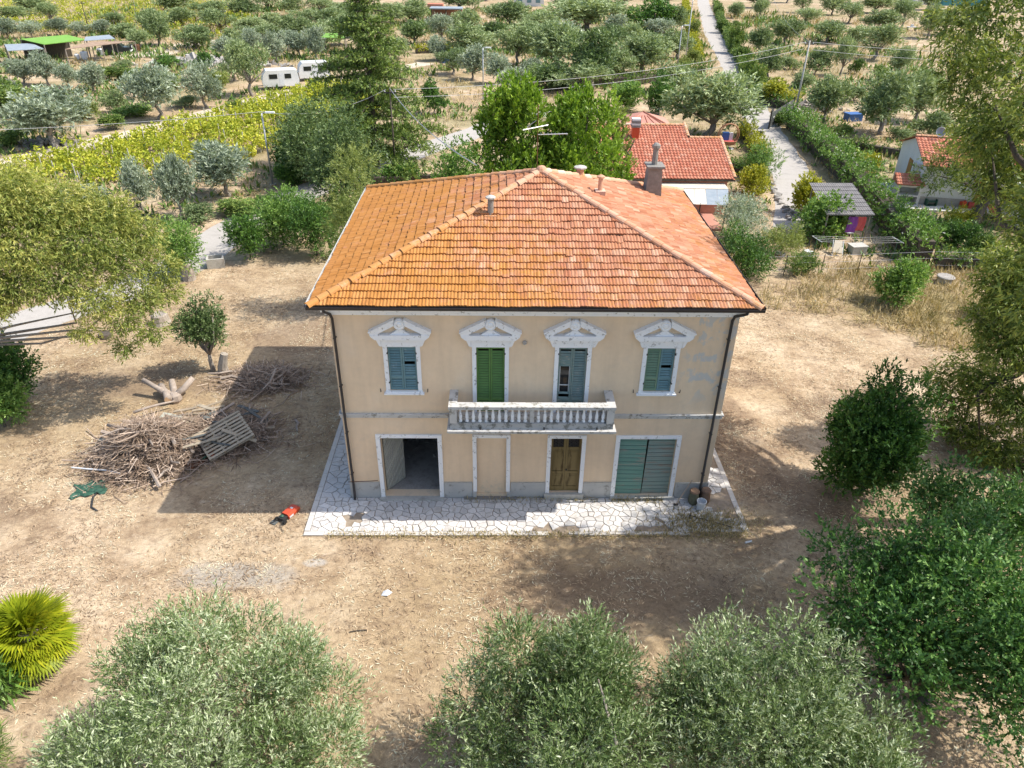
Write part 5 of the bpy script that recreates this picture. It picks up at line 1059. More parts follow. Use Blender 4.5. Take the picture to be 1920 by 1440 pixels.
def scrub(name, mat, n, seed, label, ll, lw, thr, zone):
    """tufts of growth between the trees beyond the yard, thick and thin by noise, kept off the lanes"""
    rg = np.random.default_rng(seed); x = rg.uniform(zone[0], zone[1], n); y = zone[2] + (zone[3] - zone[2]) * rg.random(n) ** 1.5
    def near(path, d):
        m = np.zeros(n, bool)
        for (xa, ya), (xb, yb) in zip(path[:-1], path[1:]):
            vx, vy = xb - xa, yb - ya; t = np.clip(((x - xa) * vx + (y - ya) * vy) / (vx * vx + vy * vy), 0, 1); m |= np.hypot(x - xa - t * vx, y - ya - t * vy) < d
        return m
    bad = near([(59.84, 227.03), (43.33, 148.72), (34.7, 99.91), (30.56, 78.54), (28.04, 64.48), (25.72, 50.49), (23.94, 40.8), (21.41, 32.5), (19.81, 28.8)], 2.2) | near([(-27.31, 11.27), (-26.17, 13.95), (-22.04, 17.95), (-19.76, 22.79), (-19.91, 28.61), (-16.82, 35.94), (-10.65, 46.64), (-5.74, 53.98), (1.44, 65.9)], 2.0) | near([(-44.26, 43.66), (-41.13, 48.84), (-37.72, 55.23), (-31.57, 70.02), (-22.8, 86.67), (-12.52, 102.49)], 1.7) | ((x > 5.5) & (x < 16.2) & (y > 28) & (y < 53)) | ((x > -22) & (x < 13) & (y < 22)) | ((x > 12) & (x < 22) & (y < 23))
    dens = np.array([mnoise.noise(Vector((a_ * .09, b_ * .09, seed))) + .5 * mnoise.noise(Vector((a_ * .4, b_ * .4, seed))) for a_, b_ in zip(x, y)]); k = (~bad) & (dens > thr)
    x, y = x[k], y[k]; m_ = len(x); q = 4; a = rg.uniform(0, 6.283, (m_, q)); el = rg.uniform(.2, 1.3, (m_, q)); sc_ = 1 + y[:, None] / 90
    p = np.stack([x[:, None] + rg.normal(size=(m_, q)) * .15, y[:, None] + rg.normal(size=(m_, q)) * .15, np.zeros((m_, q))], 2)
    d = np.stack([np.cos(a) * np.cos(el), np.sin(a) * np.cos(el), np.sin(el)], 2) * (ll * rg.uniform(.5, 1.3, (m_, q)) * sc_)[..., None]; s_ = np.stack([-np.sin(a), np.cos(a), np.zeros((m_, q))], 2) * (lw * sc_ / 2)[..., None]
    V = np.stack([p, p + d * .5 + s_, p + d, p + d * .5 - s_], 2).reshape(-1, 4, 3)
    tag(inst(name, quads_mesh(name, V, mat, np.clip(.5 + rg.normal(size=len(V)) * .2, 0, 1))), label, 'scrub', kind='stuff')
scrub('dry_scrub', 'weed', 30000, 11, 'dry yellow grass between the trees of the surrounding plots', .42, .05, -.1, (-95, 95, 14, 190))
scrub('green_scrub', 'leaf_hedge', 30000, 12, 'low green growth between the trees of the surrounding plots', .45, .13, .05, (-95, 70, 22, 190))

# ================================================================== YARD OBJECTS
def thing(name, loc, label, cat, rz=0, group=None): return empty(name, loc, rz, label, cat, group)
def single(mb, name, mat, loc, label, cat, rot=(0, 0, 0), group=None, smooth=False): return tag(mb.build(name, mat, None, loc, rot, smooth), label, cat, group)
rp = np.random.default_rng(123)

# ---- brushwood pile
PC = Vector((*(-14.85, 2.59), 0))
def pile_h(x, y):
    return max(0, 1.55 * math.exp(-((x - PC.x) / 1.6) ** 2 - ((y - PC.y) / 1.25) ** 2)) + .75 * math.exp(-((x - PC.x - 2.6) / 1.6) ** 2 - ((y - PC.y - 1.3) / 1.1) ** 2) + .35 * math.exp(-((x - PC.x - 2.9) / 1.6) ** 2 - ((y - PC.y - 5.6) / 1.3) ** 2)
n = 16000; a = rp.uniform(0, 6.283, n); src = rp.random(n)
px = np.where(src < .55, PC.x + rp.normal(size=n) * .95, np.where(src < .8, PC.x + 2.5 + rp.normal(size=n) * 1.0, PC.x + 2.9 + rp.normal(size=n) * .9)); py = np.where(src < .55, PC.y + rp.normal(size=n) * .85, np.where(src < .8, PC.y + 1.2 + rp.normal(size=n) * .8, PC.y + 5.6 + rp.normal(size=n) * .6))
pz = np.array([pile_h(x, y) for x, y in zip(px, py)]) * rp.uniform(.2, 1.0, n) + .03
el = rp.normal(size=n) * .25; d = np.stack([np.cos(a) * np.cos(el), np.sin(a) * np.cos(el), np.sin(el)], 1); s_ = np.stack([-np.sin(a), np.cos(a), rp.normal(size=n) * .5], 1)
ln = rp.uniform(.2, .75, (n, 1)); p0 = np.stack([px, py, pz], 1)
tag(inst('brushwood', quads_mesh('brushwood', np.stack([p0 - s_ * .012, p0 + s_ * .012, p0 + d * ln + s_ * .008, p0 + d * ln - s_ * .008], 1), 'dry_twig', np.clip(.5 + rp.normal(size=n) * .25, 0, 1))), 'tangle of fine dry twigs in the wood pile', 'brushwood', kind='stuff')
for i in range(120):
    k = rp.random(); cx, cy = (PC.x + rp.normal() * .95, PC.y + rp.normal() * .75) if k < .6 else ((PC.x + 2.5 + rp.normal() * .9, PC.y + 1.3 + rp.normal() * .7) if k < .8 else (PC.x + 2.9 + rp.normal() * .8, PC.y + 5.6 + rp.normal() * .55))
    L_ = rp.uniform(.7, 2.0); a = rp.uniform(0, 6.283); r = rp.uniform(.016, .05) if i % 6 else rp.uniform(.05, .085); h = pile_h(cx, cy) * rp.uniform(.5, 1.1) + r
    pts = [(t * L_, rp.normal() * .07, rp.normal() * .04) for t in (-.5, -.2, .15, .5)]
    o = single(MB().tube(pts, [r, r * .95, r * .8, r * .5], 5), 'branch', 'stick_brown' if i % 3 else 'log_bark', (cx, cy, h), 'bare dry branch lying tangled in the brushwood pile', 'branch', (0, rp.normal() * .12, a), 'branches of the wood pile')
def log(p0, p1, r0, r1, label, mat='log_bark', cat='log', n=9):
    p0, p1 = Vector(p0), Vector(p1); o = thing('log', p0, label, cat); m = (p1 - p0)
    MB().tube([(0, 0, 0), tuple(m * .35 + Vector((.03, .05, .03))), tuple(m * .7 + Vector((-.03, .02, .02))), tuple(m)], [r0, r0 * .95, (r0 + r1) / 2, r1], n).build('bark', mat, o, smooth=True)
    MB().tube([tuple(m), tuple(m * 1.004)], r1 * .93, n).build('cut_face', 'cut_wood', o); MB().tube([(0, 0, 0), tuple(m * -.004)], r0 * .93, n).build('cut_face', 'cut_wood', o)
    return o
log((*(-16.92, 3.73), .62), (*(-15.01, 2.94), .45), .075, .055, 'long bent brown branch lying across the front of the brush pile')
log((*(-15.49, 6.11), .30), (*(-16.21, 7.19), .32), .17, .16, 'short sawn log with orange cut end below the forked trunk')
log((*(-16.43, 4.88), .45), (*(-15.14, 5.9), .35), .06, .04, 'straight pole lying behind the brush pile')
# forked grey trunk
fx, fy = (-15.34, 6.45)
fk = thing('forked_trunk', (fx, fy, 0), 'weathered grey forked tree trunk lying on the pile', 'trunk')
tips = [Vector(p) - Vector((fx, fy, 0)) for p in [(-16.83, 7.01, 0.75), (-15.62, 7.1, 0.7), (-14.67, 7.13, 0.8)]]
for tp, r in zip(tips, (.10, .13, .12)):
    MB().tube([(0, 0, .22), tuple(tp * .5 + Vector((0, 0, .06))), tuple(tp)], [.19, r * 1.15, r], 9).build('limb', 'log_bark', fk, smooth=True)
MB().lathe([(.24, 0), (.30, .12), (.27, .35), (.12, .45)], 9).build('butt', 'log_bark', fk)
# stumps and blocks
single(MB().lathe([(.55, -.05), (.47, .15), (.42, .5), (.36, .56), (.1, .5)], 10), 'tree_stump', 'bark_pale', (*(-18.9, 13.92), 0), 'pale cut stump in the yard left of the small oak', 'stump')
single(MB().lathe([(.35, -.03), (.32, .12), (.3, .22), (.1, .2)], 9), 'tree_stump', 'bark_dark', (*(-21.08, 12.35), 0), 'low dark stump left of the pale one', 'stump')
single(MB().lathe([(.4, -.03), (.36, .4), (.3, .95), (.25, 1.0)], 9), 'tree_stump', 'bark_pale', (*(-19.42, 19.57), 0), 'tall stump at the lane edge below the rounded green bush', 'stump')
bl = thing('concrete_block', (*(-18.51, 21.61), 0), 'grey hollow concrete block by the lane', 'block', .3)
MB().box(-.5, .5, -.4, -.3, 0, .6).box(-.5, .5, .3, .4, 0, .6).box(-.5, -.4, -.299, .299, 0, .6).box(.4, .5, -.299, .299, 0, .6).build('walls', 'concrete', bl); box_part('bottom', 'dark_concrete', bl, -.39, .39, -.29, .29, 0, .06)
# pallet
pal = thing('pallet', (*(-12.01, 3.1), .42), 'grey wooden pallet thrown tilted onto the pile', 'pallet', .62); pal.rotation_euler = (R_(20), R_(-14), .62)
for i in range(9): box_part('slat', 'pallet_wood', pal, -.95, .95, -.72 + i * .165, -.72 + i * .165 + .09, .30, .325)
for i in range(4): box_part('bearer', 'pallet_wood', pal, -.95 + i * .6, -.95 + i * .6 + .08, -.72, .69, .2, .299)
for i in range(4): box_part('slat', 'pallet_wood', pal, -.95, .95, -.72 + i * .43, -.72 + i * .43 + .1, .17, .199)
# boards and sheets around the pallet
def board(p, L_, w_, t, rz, label, mat, tilt=(0, 0), cat='board'):
    mb = MB(); n = 6
    vs = [(-L_ / 2 + L_ * i / n, sy * w_ / 2 * rp.uniform(.93, 1.0), z + .012 * math.sin(i * 1.3)) for i in range(n + 1) for sy in (-1, 1) for z in (0, t)]
    fs = [];
    for i in range(n): k = i * 4; fs += [(k + 1, k + 3, k + 7, k + 5), (k, k + 4, k + 6, k + 2), (k, k + 1, k + 5, k + 4), (k + 2, k + 6, k + 7, k + 3)]
    fs += [(0, 2, 3, 1), (n * 4, n * 4 + 1, n * 4 + 3, n * 4 + 2)]
    return single(mb.add(vs, fs), 'board', mat, p, label, cat, (tilt[0], tilt[1], rz))
board((*(-14.34, 4.35), .50), 1.5, .35, .04, -.18, 'greenish metal sheet lying on the left of the pallet', 'metal_greenish', (.1, .1), 'sheet')
board((*(-13.39, 3.38), .25), 1.6, .22, .05, .2, 'pale thick plank in front of the pallet', 'plank_old', (0, -.06))
board((*(-11.39, 4.52), .24), 1.2, .55, .03, .05, 'dark corrugated sheet right of the pallet', 'dark_sheet', (.04, 0), 'sheet')
board((*(-11.07, 3.54), .10), 1.1, .35, .03, .02, 'narrow dark sheet on the shaded ground below the pallet', 'dark_sheet', (0, 0), 'sheet')
board((*(-11.93, 3.68), .26), 1.7, .2, .04, .03, 'long dark board under the lower edge of the pallet', 'dark_sheet')
board((*(-12.74, 2.12), .12), 1.25, .55, .03, 1.0, 'dark reddish metal panel half in the house shadow', 'rust', (.1, .1), 'panel')
board((*(-12.42, 2.39), .16), .9, .06, .05, 1.05, 'green metal bar along the reddish panel', 'dark_green_plastic', (0, .1), 'bar')
for i in range(30):
    board((PC.x + 1.7 + rp.normal() * 1.0, PC.y + .7 + rp.normal() * .6, .35 + .55 * rp.random()), rp.uniform(.7, 1.6), rp.uniform(.08, .2), .03, rp.uniform(-.7, .7), 'old broken board in the timber end of the pile', ['plank_old', 'pallet_wood', 'dark_sheet'][i % 3], (rp.normal() * .2, rp.normal() * .2))['group'] = 'broken boards in the pile'
for i, (q, L_, rz, l) in enumerate([((395, 782), 1.3, .35, 'short brown board behind the pallet'), ((372, 790), 1.1, -.2, 'light brown board left of the pallet slats'), ((410, 768), 1.0, .9, 'upright leaning board at the back of the pallet'), ((468, 778), 1.2, -.5, 'grey board right behind the pallet'), ((350, 778), 1.0, .1, 'thin board behind the greenish sheet'), ((485, 812), 1.4, .06, 'orange-brown board poking out right of the pallet')]):
    g_ = {0: (-13.42, 5.22), 1: (-13.83, 4.89), 2: (-13.27, 5.79), 3: (-11.82, 5.39), 4: (-14.49, 5.37), 5: (-11.06, 4.06)}[i]
    board((*g_, .42 - .04 * i), L_, .14, .035, rz, l, 'plank_old' if i != 3 else 'dark_sheet', (rp.normal() * .15, rp.normal() * .15))
rc = thing('toy_cart', (*(-12.51, 2.5), .1), 'small red plastic part with white strut beside the reddish panel', 'scrap', .6)
MB().prism([(-.14, 0), (.14, 0), (.1, .12), (-.1, .12)], 1, -.3, .3).build('shell', 'red_plastic', rc); MB().tube([(.2, -.3, .05), (.25, .3, .12)], .025, 6).build('strut', 'white_plastic', rc)
single(MB().tube([(-1.0, .05, .05), (-.4, 0, .055), (.3, -.02, .05), (.9, -.16, .05)], .03, 7), 'pipe', 'white_plastic', (*(-16.26, 1.25), .25), 'thin white plastic pipe in front of the brush pile', 'pipe', (0, .06, 0))
single(MB().tube([(0, 0, .03), (.15, -.4, .03), (.12, -.9, .03), (.3, -1.4, .03), (.6, -1.6, .03)], .035, 7), 'hose', 'black_plastic', (*(-16.04, 0.84), 0), 'curved piece of black hose on the straw', 'hose', smooth=True)
nb_ = MB()
nvx = 9
for j in range(nvx):
    for i in range(nvx): nb_.v.append(((i / 8 - .5) * 1.1 * (1 + .15 * math.sin(j)), (j / 8 - .5) * .8 * (1 + .2 * math.cos(i * 1.7)), .04 + .14 * abs(mnoise.noise(Vector((i * .6, j * .6, 2))))))
for j in range(nvx - 1):
    for i in range(nvx - 1):
        k = j * nvx + i; nb_.f.append((k, k + 1, k + nvx + 1, k + nvx))
single(nb_, 'shade_net', 'dark_green_plastic', (*(-16.24, 0.44), 0), 'crumpled dark green net on the ground left of the pile', 'net', (0, 0, .3))
# red mower cowling
mw = thing('mower', (*(-8.62, -1.0), 0), 'broken red garden machine lying beside the paving', 'machine', R_(-28))
mw.scale = (.62, .62, .62)
MB().prism([(-.28, .05), (.28, .05), (.30, .22), (.2, .36), (-.2, .36), (-.30, .22)], 1, -.2, .62).build('hood', 'red_plastic', mw)
MB().prism([(-.24, .05), (.24, .05), (.22, .22), (-.22, .22)], 1, .621, .78).build('nose', 'red_plastic', mw)
box_part('badge', 'white_plastic', mw, -.07, .1, .3, .42, .361, .37); box_part('badge', 'white_plastic', mw, .301, .312, -.15, .15, .1, .22)
box_part('engine', 'iron', mw, -.22, .2, -.55, -.201, .04, .26); MB().lathe([(.1, .26), (.11, .32), (.04, .36)], 10, (-.05, -.38, 0)).build('air_filter', 'dark_green_plastic', mw)
for x in (-.34, .27): MB().tube([(x, -.58, .13), (x + .08, -.58, .13)], .14, 12).build('wheel', 'tyre', mw)
MB().tube([(-.15, -.5, .2), (-.3, -.85, .12), (-.45, -1.0, .1)], .02, 6).tube([(.15, -.5, .2), (.25, -.9, .1), (.6, -1.1, .04)], .015, 6).build('handle', 'iron', mw)
box_part('blade_guard', 'dark_sheet', mw, -.5, -.12, -.95, -.62, .02, .06)
# things by the right corner of the villa
def tank(p, mat, label, rz):
    o = thing('sack', p, label, 'sack', rz)
    MB().lathe([(.15, 0), (.185, .08), (.18, .3), (.16, .44), (.17, .52), (.12, .55), (.10, .50)], 10).build('body', mat, o, smooth=True)
    MB().lathe([(.17, .521), (.19, .55), (.15, .6), (.11, .58)], 10).build('rolled_top', 'terracotta_bag', o)
tank((5.98, -.32, .06), 'tank_green', 'olive-green open sack left of the drainpipe foot', .3); tank((6.42, -.27, .06), 'terracotta_bag', 'brown open sack right of the drainpipe foot', 1.2)
bk = thing('bucket', (6.2, -.62, .06), 'white plastic bucket in front of the two sacks', 'bucket')
MB().lathe([(.13, 0), (.17, .32), (.18, .32), (.18, .35), (.16, .35), (.12, .03)], 14).build('shell', 'white_plastic', bk); MB().tube([(-.17, 0, .33), (-.12, -.12, .36), (.12, -.12, .36), (.17, 0, .33)], .006, 4).build('bail', 'galvanised', bk)
br_ = thing('hoe', (5.35, -.42, .06), 'hoe leaning against the plinth beside the green garage door', 'tool'); MB().tube([(0, 0, .03), (.55, .36, .85)], .017, 6).build('shaft', 'stick_brown', br_); MB().box(-.1, .06, -.06, .02, 0, .05).build('blade', 'iron', br_)
rk = thing('rake', (5.75, -1.05, .075), 'dark-handled rake lying on the paving near the bucket', 'tool', -.42); MB().tube([(0, 0, .015), (1.5, 0, .015)], .016, 6).build('shaft', 'iron', rk); MB().box(-.06, .0, -.14, .14, 0, .04).build('head', 'iron', rk)
single(MB().tube([(0, 0, 0), (.35, -.12, .12), (.75, -.16, .17), (1.1, -.14, .18)], .014, 6), 'iron_rod', 'rust', (-6.56, -.1, .83), 'bent rusty iron rod sticking out at the left corner of the villa', 'rod')
# debris inside the open garage: a low mound of rubble and scattered scraps
rub = MB()
for i in range(130):
    x, y = rp.uniform(-5.8, -2.7), rp.uniform(2.2, 5.9); s = rp.uniform(.03, .13) * (1 if y > 3 else .6)
    M = Matrix.Translation((x, y, .1 + max(0, (y - 2.6)) * .22 * rp.random() + s * .4)) @ Matrix.Rotation(rp.uniform(0, 3), 4, Vector(rp.normal(size=3)).normalized()); rub.obox(M, s * 2, s * 1.3, s * .5)
tag(single(rub, 'rubble', 'rubbish', (0, 0, 0), 'rubble and scraps on the floor inside the open garage', 'rubble'), kind='stuff')
n = 900; p0 = np.stack([np.where(rp.random(n) < .6, rp.uniform(3.0, 4.9, n), rp.uniform(-2.4, 2.5, n)), -.05 - np.abs(rp.normal(size=n)) * .14, np.full(n, .06)], 1); p1 = np.stack([rp.normal(size=2600) * .9 + 6.3, rp.normal(size=2600) * .38 - 1.45, np.full(2600, .06)], 1)
p2 = np.stack([rp.uniform(-7, 7.5, 2600), Y0 + .02 + rp.normal(size=2600) * .12, np.full(2600, .03)], 1); p0 = np.concatenate([p0, p1, p2]); n = len(p0); a = rp.uniform(0, 6.283, n); el = rp.uniform(.1, 1.2, n)
d = np.stack([np.cos(a) * np.cos(el), np.sin(a) * np.cos(el), np.sin(el)], 1) * rp.uniform(.05, .2, (n, 1)); s_ = np.stack([-np.sin(a), np.cos(a), np.zeros(n)], 1) * .012
tag(inst('paving_weeds', quads_mesh('paving_weeds', np.stack([p0, p0 + d * .5 + s_, p0 + d, p0 + d * .5 - s_], 1), 'weed', np.clip(.35 + rp.normal(size=n) * .25, 0, 1))), 'dry weeds growing in the paving joints and along the wall foot', 'weeds', kind='stuff')
single(MB().add([(-.16, -.1, .02), (.05, -.14, .05), (.18, .02, .03), (.02, .12, .06), (-.12, .08, .02), (0, 0, .09)], [(0, 1, 5), (1, 2, 5), (2, 3, 5), (3, 4, 5), (4, 0, 5)]), 'plastic_scrap', 'white_plastic', (*(-4.65, -4.58), 0), 'scrap of white plastic on the straw in front of the villa', 'scrap')
single(MB().tube([(-.25, -.04, .03), (0, .01, .035), (.25, .03, .03)], .02, 5), 'stick', 'bark_dark', (*(-5.3, -6.05), 0), 'short dark stick on the straw behind the foreground olives', 'stick')
single(MB().tube([(-.12, -.04, .05), (.12, .04, .05)], .035, 8), 'bottle', 'white_plastic', (*(7.46, -2.33), 0), 'small white plastic bottle by the right corner of the paving', 'bottle')
wc = thing('well_cover', (*(25.78, 19.87), 0), 'round pale concrete well cover in the weeds', 'cover'); MB().lathe([(.42, 0), (.42, .35), (.35, .36)], 14).build('ring', 'concrete', wc); MB().lathe([(.5, .361), (.52, .40), (.48, .44), (.05, .45)], 14).build('lid', 'stone_grey', wc)

# ---- wire fence behind the yard
for (xa, ya), (xb, yb), n_, l in (((13.87, 20.46), (25.77, 21.66), 6, 'low wire fence on thin dark posts behind the right yard'), ((25.77, 21.66), (33.01, 21.45), 5, 'wire fence on thin posts in front of the straight clipped hedge')):
    fo = thing('wire_fence', (xa, ya, 0), l, 'fence')
    for i in range(n_): t = i / (n_ - 1); MB().tube([((xb - xa) * t, (yb - ya) * t, -.1), ((xb - xa) * t, (yb - ya) * t, 1.35)], .025, 5).build('post', 'iron', fo)
    for z in (.4, .85, 1.28): MB().tube([(0, 0, z), ((xb - xa) / 2, (yb - ya) / 2, z - .03), (xb - xa, yb - ya, z)], .008, 3).build('strand', 'wire', fo)

# ================================================================== NEIGHBOURING BUILDINGS
def pantile_field(name, parent, A, u, s_, W_, S_, tw=.24, tl=.36, amp=.06, mat='red_tile'):
    """rows of barrel tiles over a slope from corner A, eave direction u, up-slope s_"""
    u, s_ = Vector(u).normalized(), Vector(s_).normalized(); n_ = u.cross(s_); vs, fs = tile_geo(tw, tl, 1, amp, .04, .03, 5); mb = MB(); tn = []
    for j in range(int(S_ / tl)):
        for i in range(int(W_ / tw)):
            P = Vector(A) + u * (i + .5) * tw + s_ * j * tl + n_ * .01
            mb.M = Matrix(((u.x, s_.x, n_.x, P.x), (u.y, s_.y, n_.y, P.y), (u.z, s_.z, n_.z, P.z), (0, 0, 0, 1))); mb.add(vs, fs); tn += [rp.random()] * len(fs)
    me = bpy.data.meshes.new(name); me.from_pydata(mb.v, [], mb.f); me.attributes.new('tone', 'FLOAT', 'FACE').data.foreach_set('value', tn); me.materials.append(MATS[mat])
    return tag(inst(name, me, parent), kind='stuff')
ph = thing('pink_house', (0, 0, 0), 'low pink house with red pantile roof behind the villa', 'house')
MB().box(6.2, 15.4, 32.0, 36.6, 0, 2.68).box(6.2, 13.0, 36.601, 44.5, 0, 2.68).build('wall', 'pink_plaster', ph)
sl_ = .32; q = Vector((0, 1, sl_)).normalized()
rf = MB(); rf.add([(5.9, 31.6, 2.74), (15.8, 31.6, 2.74), (15.8, 36.8, 2.74 + 5.2 * sl_), (13.3, 36.8, 2.74 + 5.2 * sl_), (13.3, 38.5, 2.74 + 6.9 * sl_), (5.9, 38.5, 2.74 + 6.9 * sl_), (15.8, 42, 2.74), (13.3, 45.4, 2.74), (5.9, 45.4, 2.74), (13.3, 42, 2.74)], [(0, 1, 2, 3, 4, 5), (2, 6, 9, 3), (4, 7, 8, 5)]); rfo = rf.build('roof', 'red_tile', ph)
pantile_field('pantiles', rfo, (5.9, 31.6, 2.76), (1, 0, 0), q, 9.9, 5.4, .245, .36); pantile_field('pantiles', rfo, (5.9, 36.75, 2.76 + 5.15 * sl_), (1, 0, 0), q, 7.4, 1.8, .245, .36)
MB().prism([(36.6, 2.7), (32.0, 2.7), (36.6, 4.25)], 0, 15.2, 15.401).build('gable', 'pink_plaster', ph)
for k in range(14): y = 31.75 + k * .37; inst('verge_tile', cap_me, rfo, (15.8, y, 2.78 + (y - 31.6) * sl_), (math.atan(sl_), 0, 0))
for k in range(7): inst('verge_tile', cap_me, rfo, (13.3, 36.9 + k * .25, 2.8 + (5.3 + k * .25) * sl_), (math.atan(sl_), 0, 0))
for k in range(19): inst('ridge_tile', cap_me, rfo, (6.0 + k * .385, 38.5, 2.8 + 6.9 * sl_), (0, 0, R_(-90)))
for k in range(6): inst('ridge_tile', cap_me, rfo, (13.4 + k * .385, 36.82, 2.79 + 5.2 * sl_), (0, 0, R_(-90)))
cs_ = MB().box(8.9, 9.45, 36.5, 37.0, 4.0, 5.2).build('chimney', 'red_plastic', ph)
for k in range(4): box_part('chimney_louvre', 'white_paint' if k % 2 else 'dark_concrete', ph, 8.85, 9.5, 36.45, 37.05, 5.21 + k * .16, 5.35 + k * .16)
box_part('eave_board', 'bark_dark', ph, 5.9, 15.8, 31.62, 31.7, 2.6, 2.735)
cn = MB()
cn.add([(7.5, 31.9, 2.42), (15.1, 31.9, 2.42), (15.1, 30.6, 2.38), (7.5, 30.6, 2.38)], [(0, 1, 2, 3)]); cn.build('awning', 'cream_sheet', ph)
for k in range(6): MB().add([(10.2 + k * .82, 30.62, 2.35), (11.0 + k * .82, 30.62, 2.35), (10.75 + k * .75, 28.1, 2.1 - .02 * k), (10.0 + k * .75, 28.1, 2.1 - .02 * k)], [(0, 1, 2, 3)]).build('awning_sheet', 'cream_sheet' if k < 4 else 'blue_grey_sheet', ph)
for x in (10.2, 12.6, 14.4): MB().tube([(x, 28.2, 0), (x, 28.2, 2.08)], .04, 6).build('awning_post', 'iron', ph)
MB().box(12.2, 13.4, 31.93, 31.99, .9, 2.1).build('window', 'glass_dark', ph); MB().box(11.6, 12.19, 31.90, 31.98, .85, 2.15).build('shutter', 'dark_green_plastic', ph)
MB().box(10.6, 14.6, 28.6, 31.9, .0, .12).build('terrace', 'pink_plaster', ph)
an = thing('annexe', (12.3, 50.6, 0), 'small annexe with a plain salmon hipped roof behind the pink house', 'house')
box_part('wall', 'pink_plaster', an, -2.1, 2.1, -2.0, 2.0, 0, 2.55)
ar = MB().add([(-2.5, -2.4, 2.55), (2.5, -2.4, 2.55), (2.5, 2.4, 2.55), (-2.5, 2.4, 2.55), (-.1, 0, 3.55)], [(0, 1, 4), (1, 2, 4), (2, 3, 4), (3, 0, 4), (3, 2, 1, 0)]).build('roof', 'pink_plaster', an)
for t in (.0, .18, .36, .54, .72, .9): MB().tube([(-2.5 + 5 * t, -2.4, 2.57), (-2.5 + 5 * t + ((-.1) - (-2.5 + 5 * t)) * .75, -.6, 3.32)], .04, 4).build('roof_batten', 'red_tile', ar)
MB().tube([(2.5, -2.4, 2.57), (-.1, 0, 3.6)], .06, 4).build('hip', 'red_tile', ar)

# grey-roofed hut with towels
ht = thing('hut', (0, 0, 0), 'open garden hut with grey corrugated roof beside the oleander hedge', 'hut')
F0, F1, K0, K1 = Vector((20.3, 25.7, 2.2)), Vector((23.5, 25.7, 2.2)), Vector((20.9, 30.9, 2.75)), Vector((24.0, 30.9, 2.75))
for j in range(8):
    t0, t1 = j / 8, (j + 1.12) / 8; mb = MB(); n = 40; vs = []
    for t, dz in ((t0, .035), (t1, 0)):
        a, b_ = F0.lerp(K0, t), F1.lerp(K1, t)
        vs += [tuple(a.lerp(b_, i / n) + Vector((0, 0, dz + .018 * math.cos(i * math.pi)))) for i in range(n + 1)]
    mb.add(vs, [(i, i + 1, n + 2 + i, n + 1 + i) for i in range(n)]); mb.add([(*F0.lerp(K0, t0)[:2], F0.lerp(K0, t0).z - .03), (*F1.lerp(K1, t0)[:2], F1.lerp(K1, t0).z - .03), tuple(F1.lerp(K1, t0) + Vector((0, 0, .03))), tuple(F0.lerp(K0, t0) + Vector((0, 0, .03)))], [(0, 1, 2, 3)])
    mb.build('roof_sheet', 'grey_sheet', ht)
for p in ((20.5, 25.9), (23.3, 25.9), (21.1, 30.6), (23.8, 30.6)): MB().tube([(*p, 0), (*p, 2.2 if p[1] < 28 else 2.68)], .06, 6).build('post', 'bark_grey', ht)
MB().box(20.6, 23.2, 27.6, 27.7, 0, 2.2).build('inner_screen', 'bark_dark', ht); MB().tube([(21.6, 25.95, 2.05), (23.2, 25.95, 2.05)], .015, 4).build('rail', 'iron', ht)
def towel(x0, x1, z0, z1, mat, label, y=25.85):
    mb = MB(); n = 8
    for j in range(5):
        for i in range(n + 1): mb.v.append((x0 + (x1 - x0) * i / n + .03 * math.sin(j), y + .04 * math.sin(i * 1.3 + j * .5), z1 + (z0 - z1) * j / 4))
    for j in range(4):
        for i in range(n): k = j * (n + 1) + i; mb.f.append((k, k + 1, k + n + 2, k + n + 1))
    single(mb, 'towel', mat, (0, 0, 0), label, 'towel')
towel(21.9, 22.55, .95, 2.02, 'cloth_purple', 'purple towel hanging under the edge of the hut roof'); towel(22.5, 23.05, 1.1, 2.04, 'cloth_red', 'red towel hanging beside the purple one', 25.80)
def chair(p, rz, label, mat='white_plastic', group=None):
    o = thing('garden_chair', p, label, 'chair', rz, group)
    MB().box(-.24, .24, -.24, .24, .40, .44).build('seat', mat, o); b_ = MB(); b_.M = Matrix.Translation((0, .24, .44)) @ Matrix.Rotation(R_(-14), 4, 'X'); b_.box(-.24, .24, 0, .03, 0, .5); b_.build('backrest', mat, o)
    for x in (-.22, .22):
        for y in (-.22, .22): MB().tube([(x, y, .4), (x * 1.15, y * 1.15, 0)], .018, 5).build('leg', mat, o)
        MB().tube([(x * 1.1, -.2, .44), (x * 1.15, -.2, .64), (x * 1.12, .26, .66)], .018, 5).build('armrest', mat, o)
tb = thing('garden_table', (*(21.76, 27.16), 0), 'grey oval garden table in the shade in front of the hut', 'table'); MB().lathe([(.55, .68), (.58, .70), (.55, .73)], 16).build('top', 'blue_grey_sheet', tb)
for a in range(4): MB().tube([(.35 * math.cos(a * 1.57 + .7), .35 * math.sin(a * 1.57 + .7), .68), (.45 * math.cos(a * 1.57 + .7), .45 * math.sin(a * 1.57 + .7), 0)], .02, 5).build('leg', 'white_plastic', tb)
chair((*(21.25, 27.98), 0), 1.2, 'white garden chair left of the oval table'); chair((*(22.89, 27.39), 0), -1.2, 'white garden chair right of the oval table'); chair((*(22.67, 29.3), 0), 0.1, 'white garden chair behind the oval table')
dk = thing('deck_chair', (*(20.7, 24.4), 0), 'beige folding deck chair with crossed white frame in front of the table', 'chair', -.3)
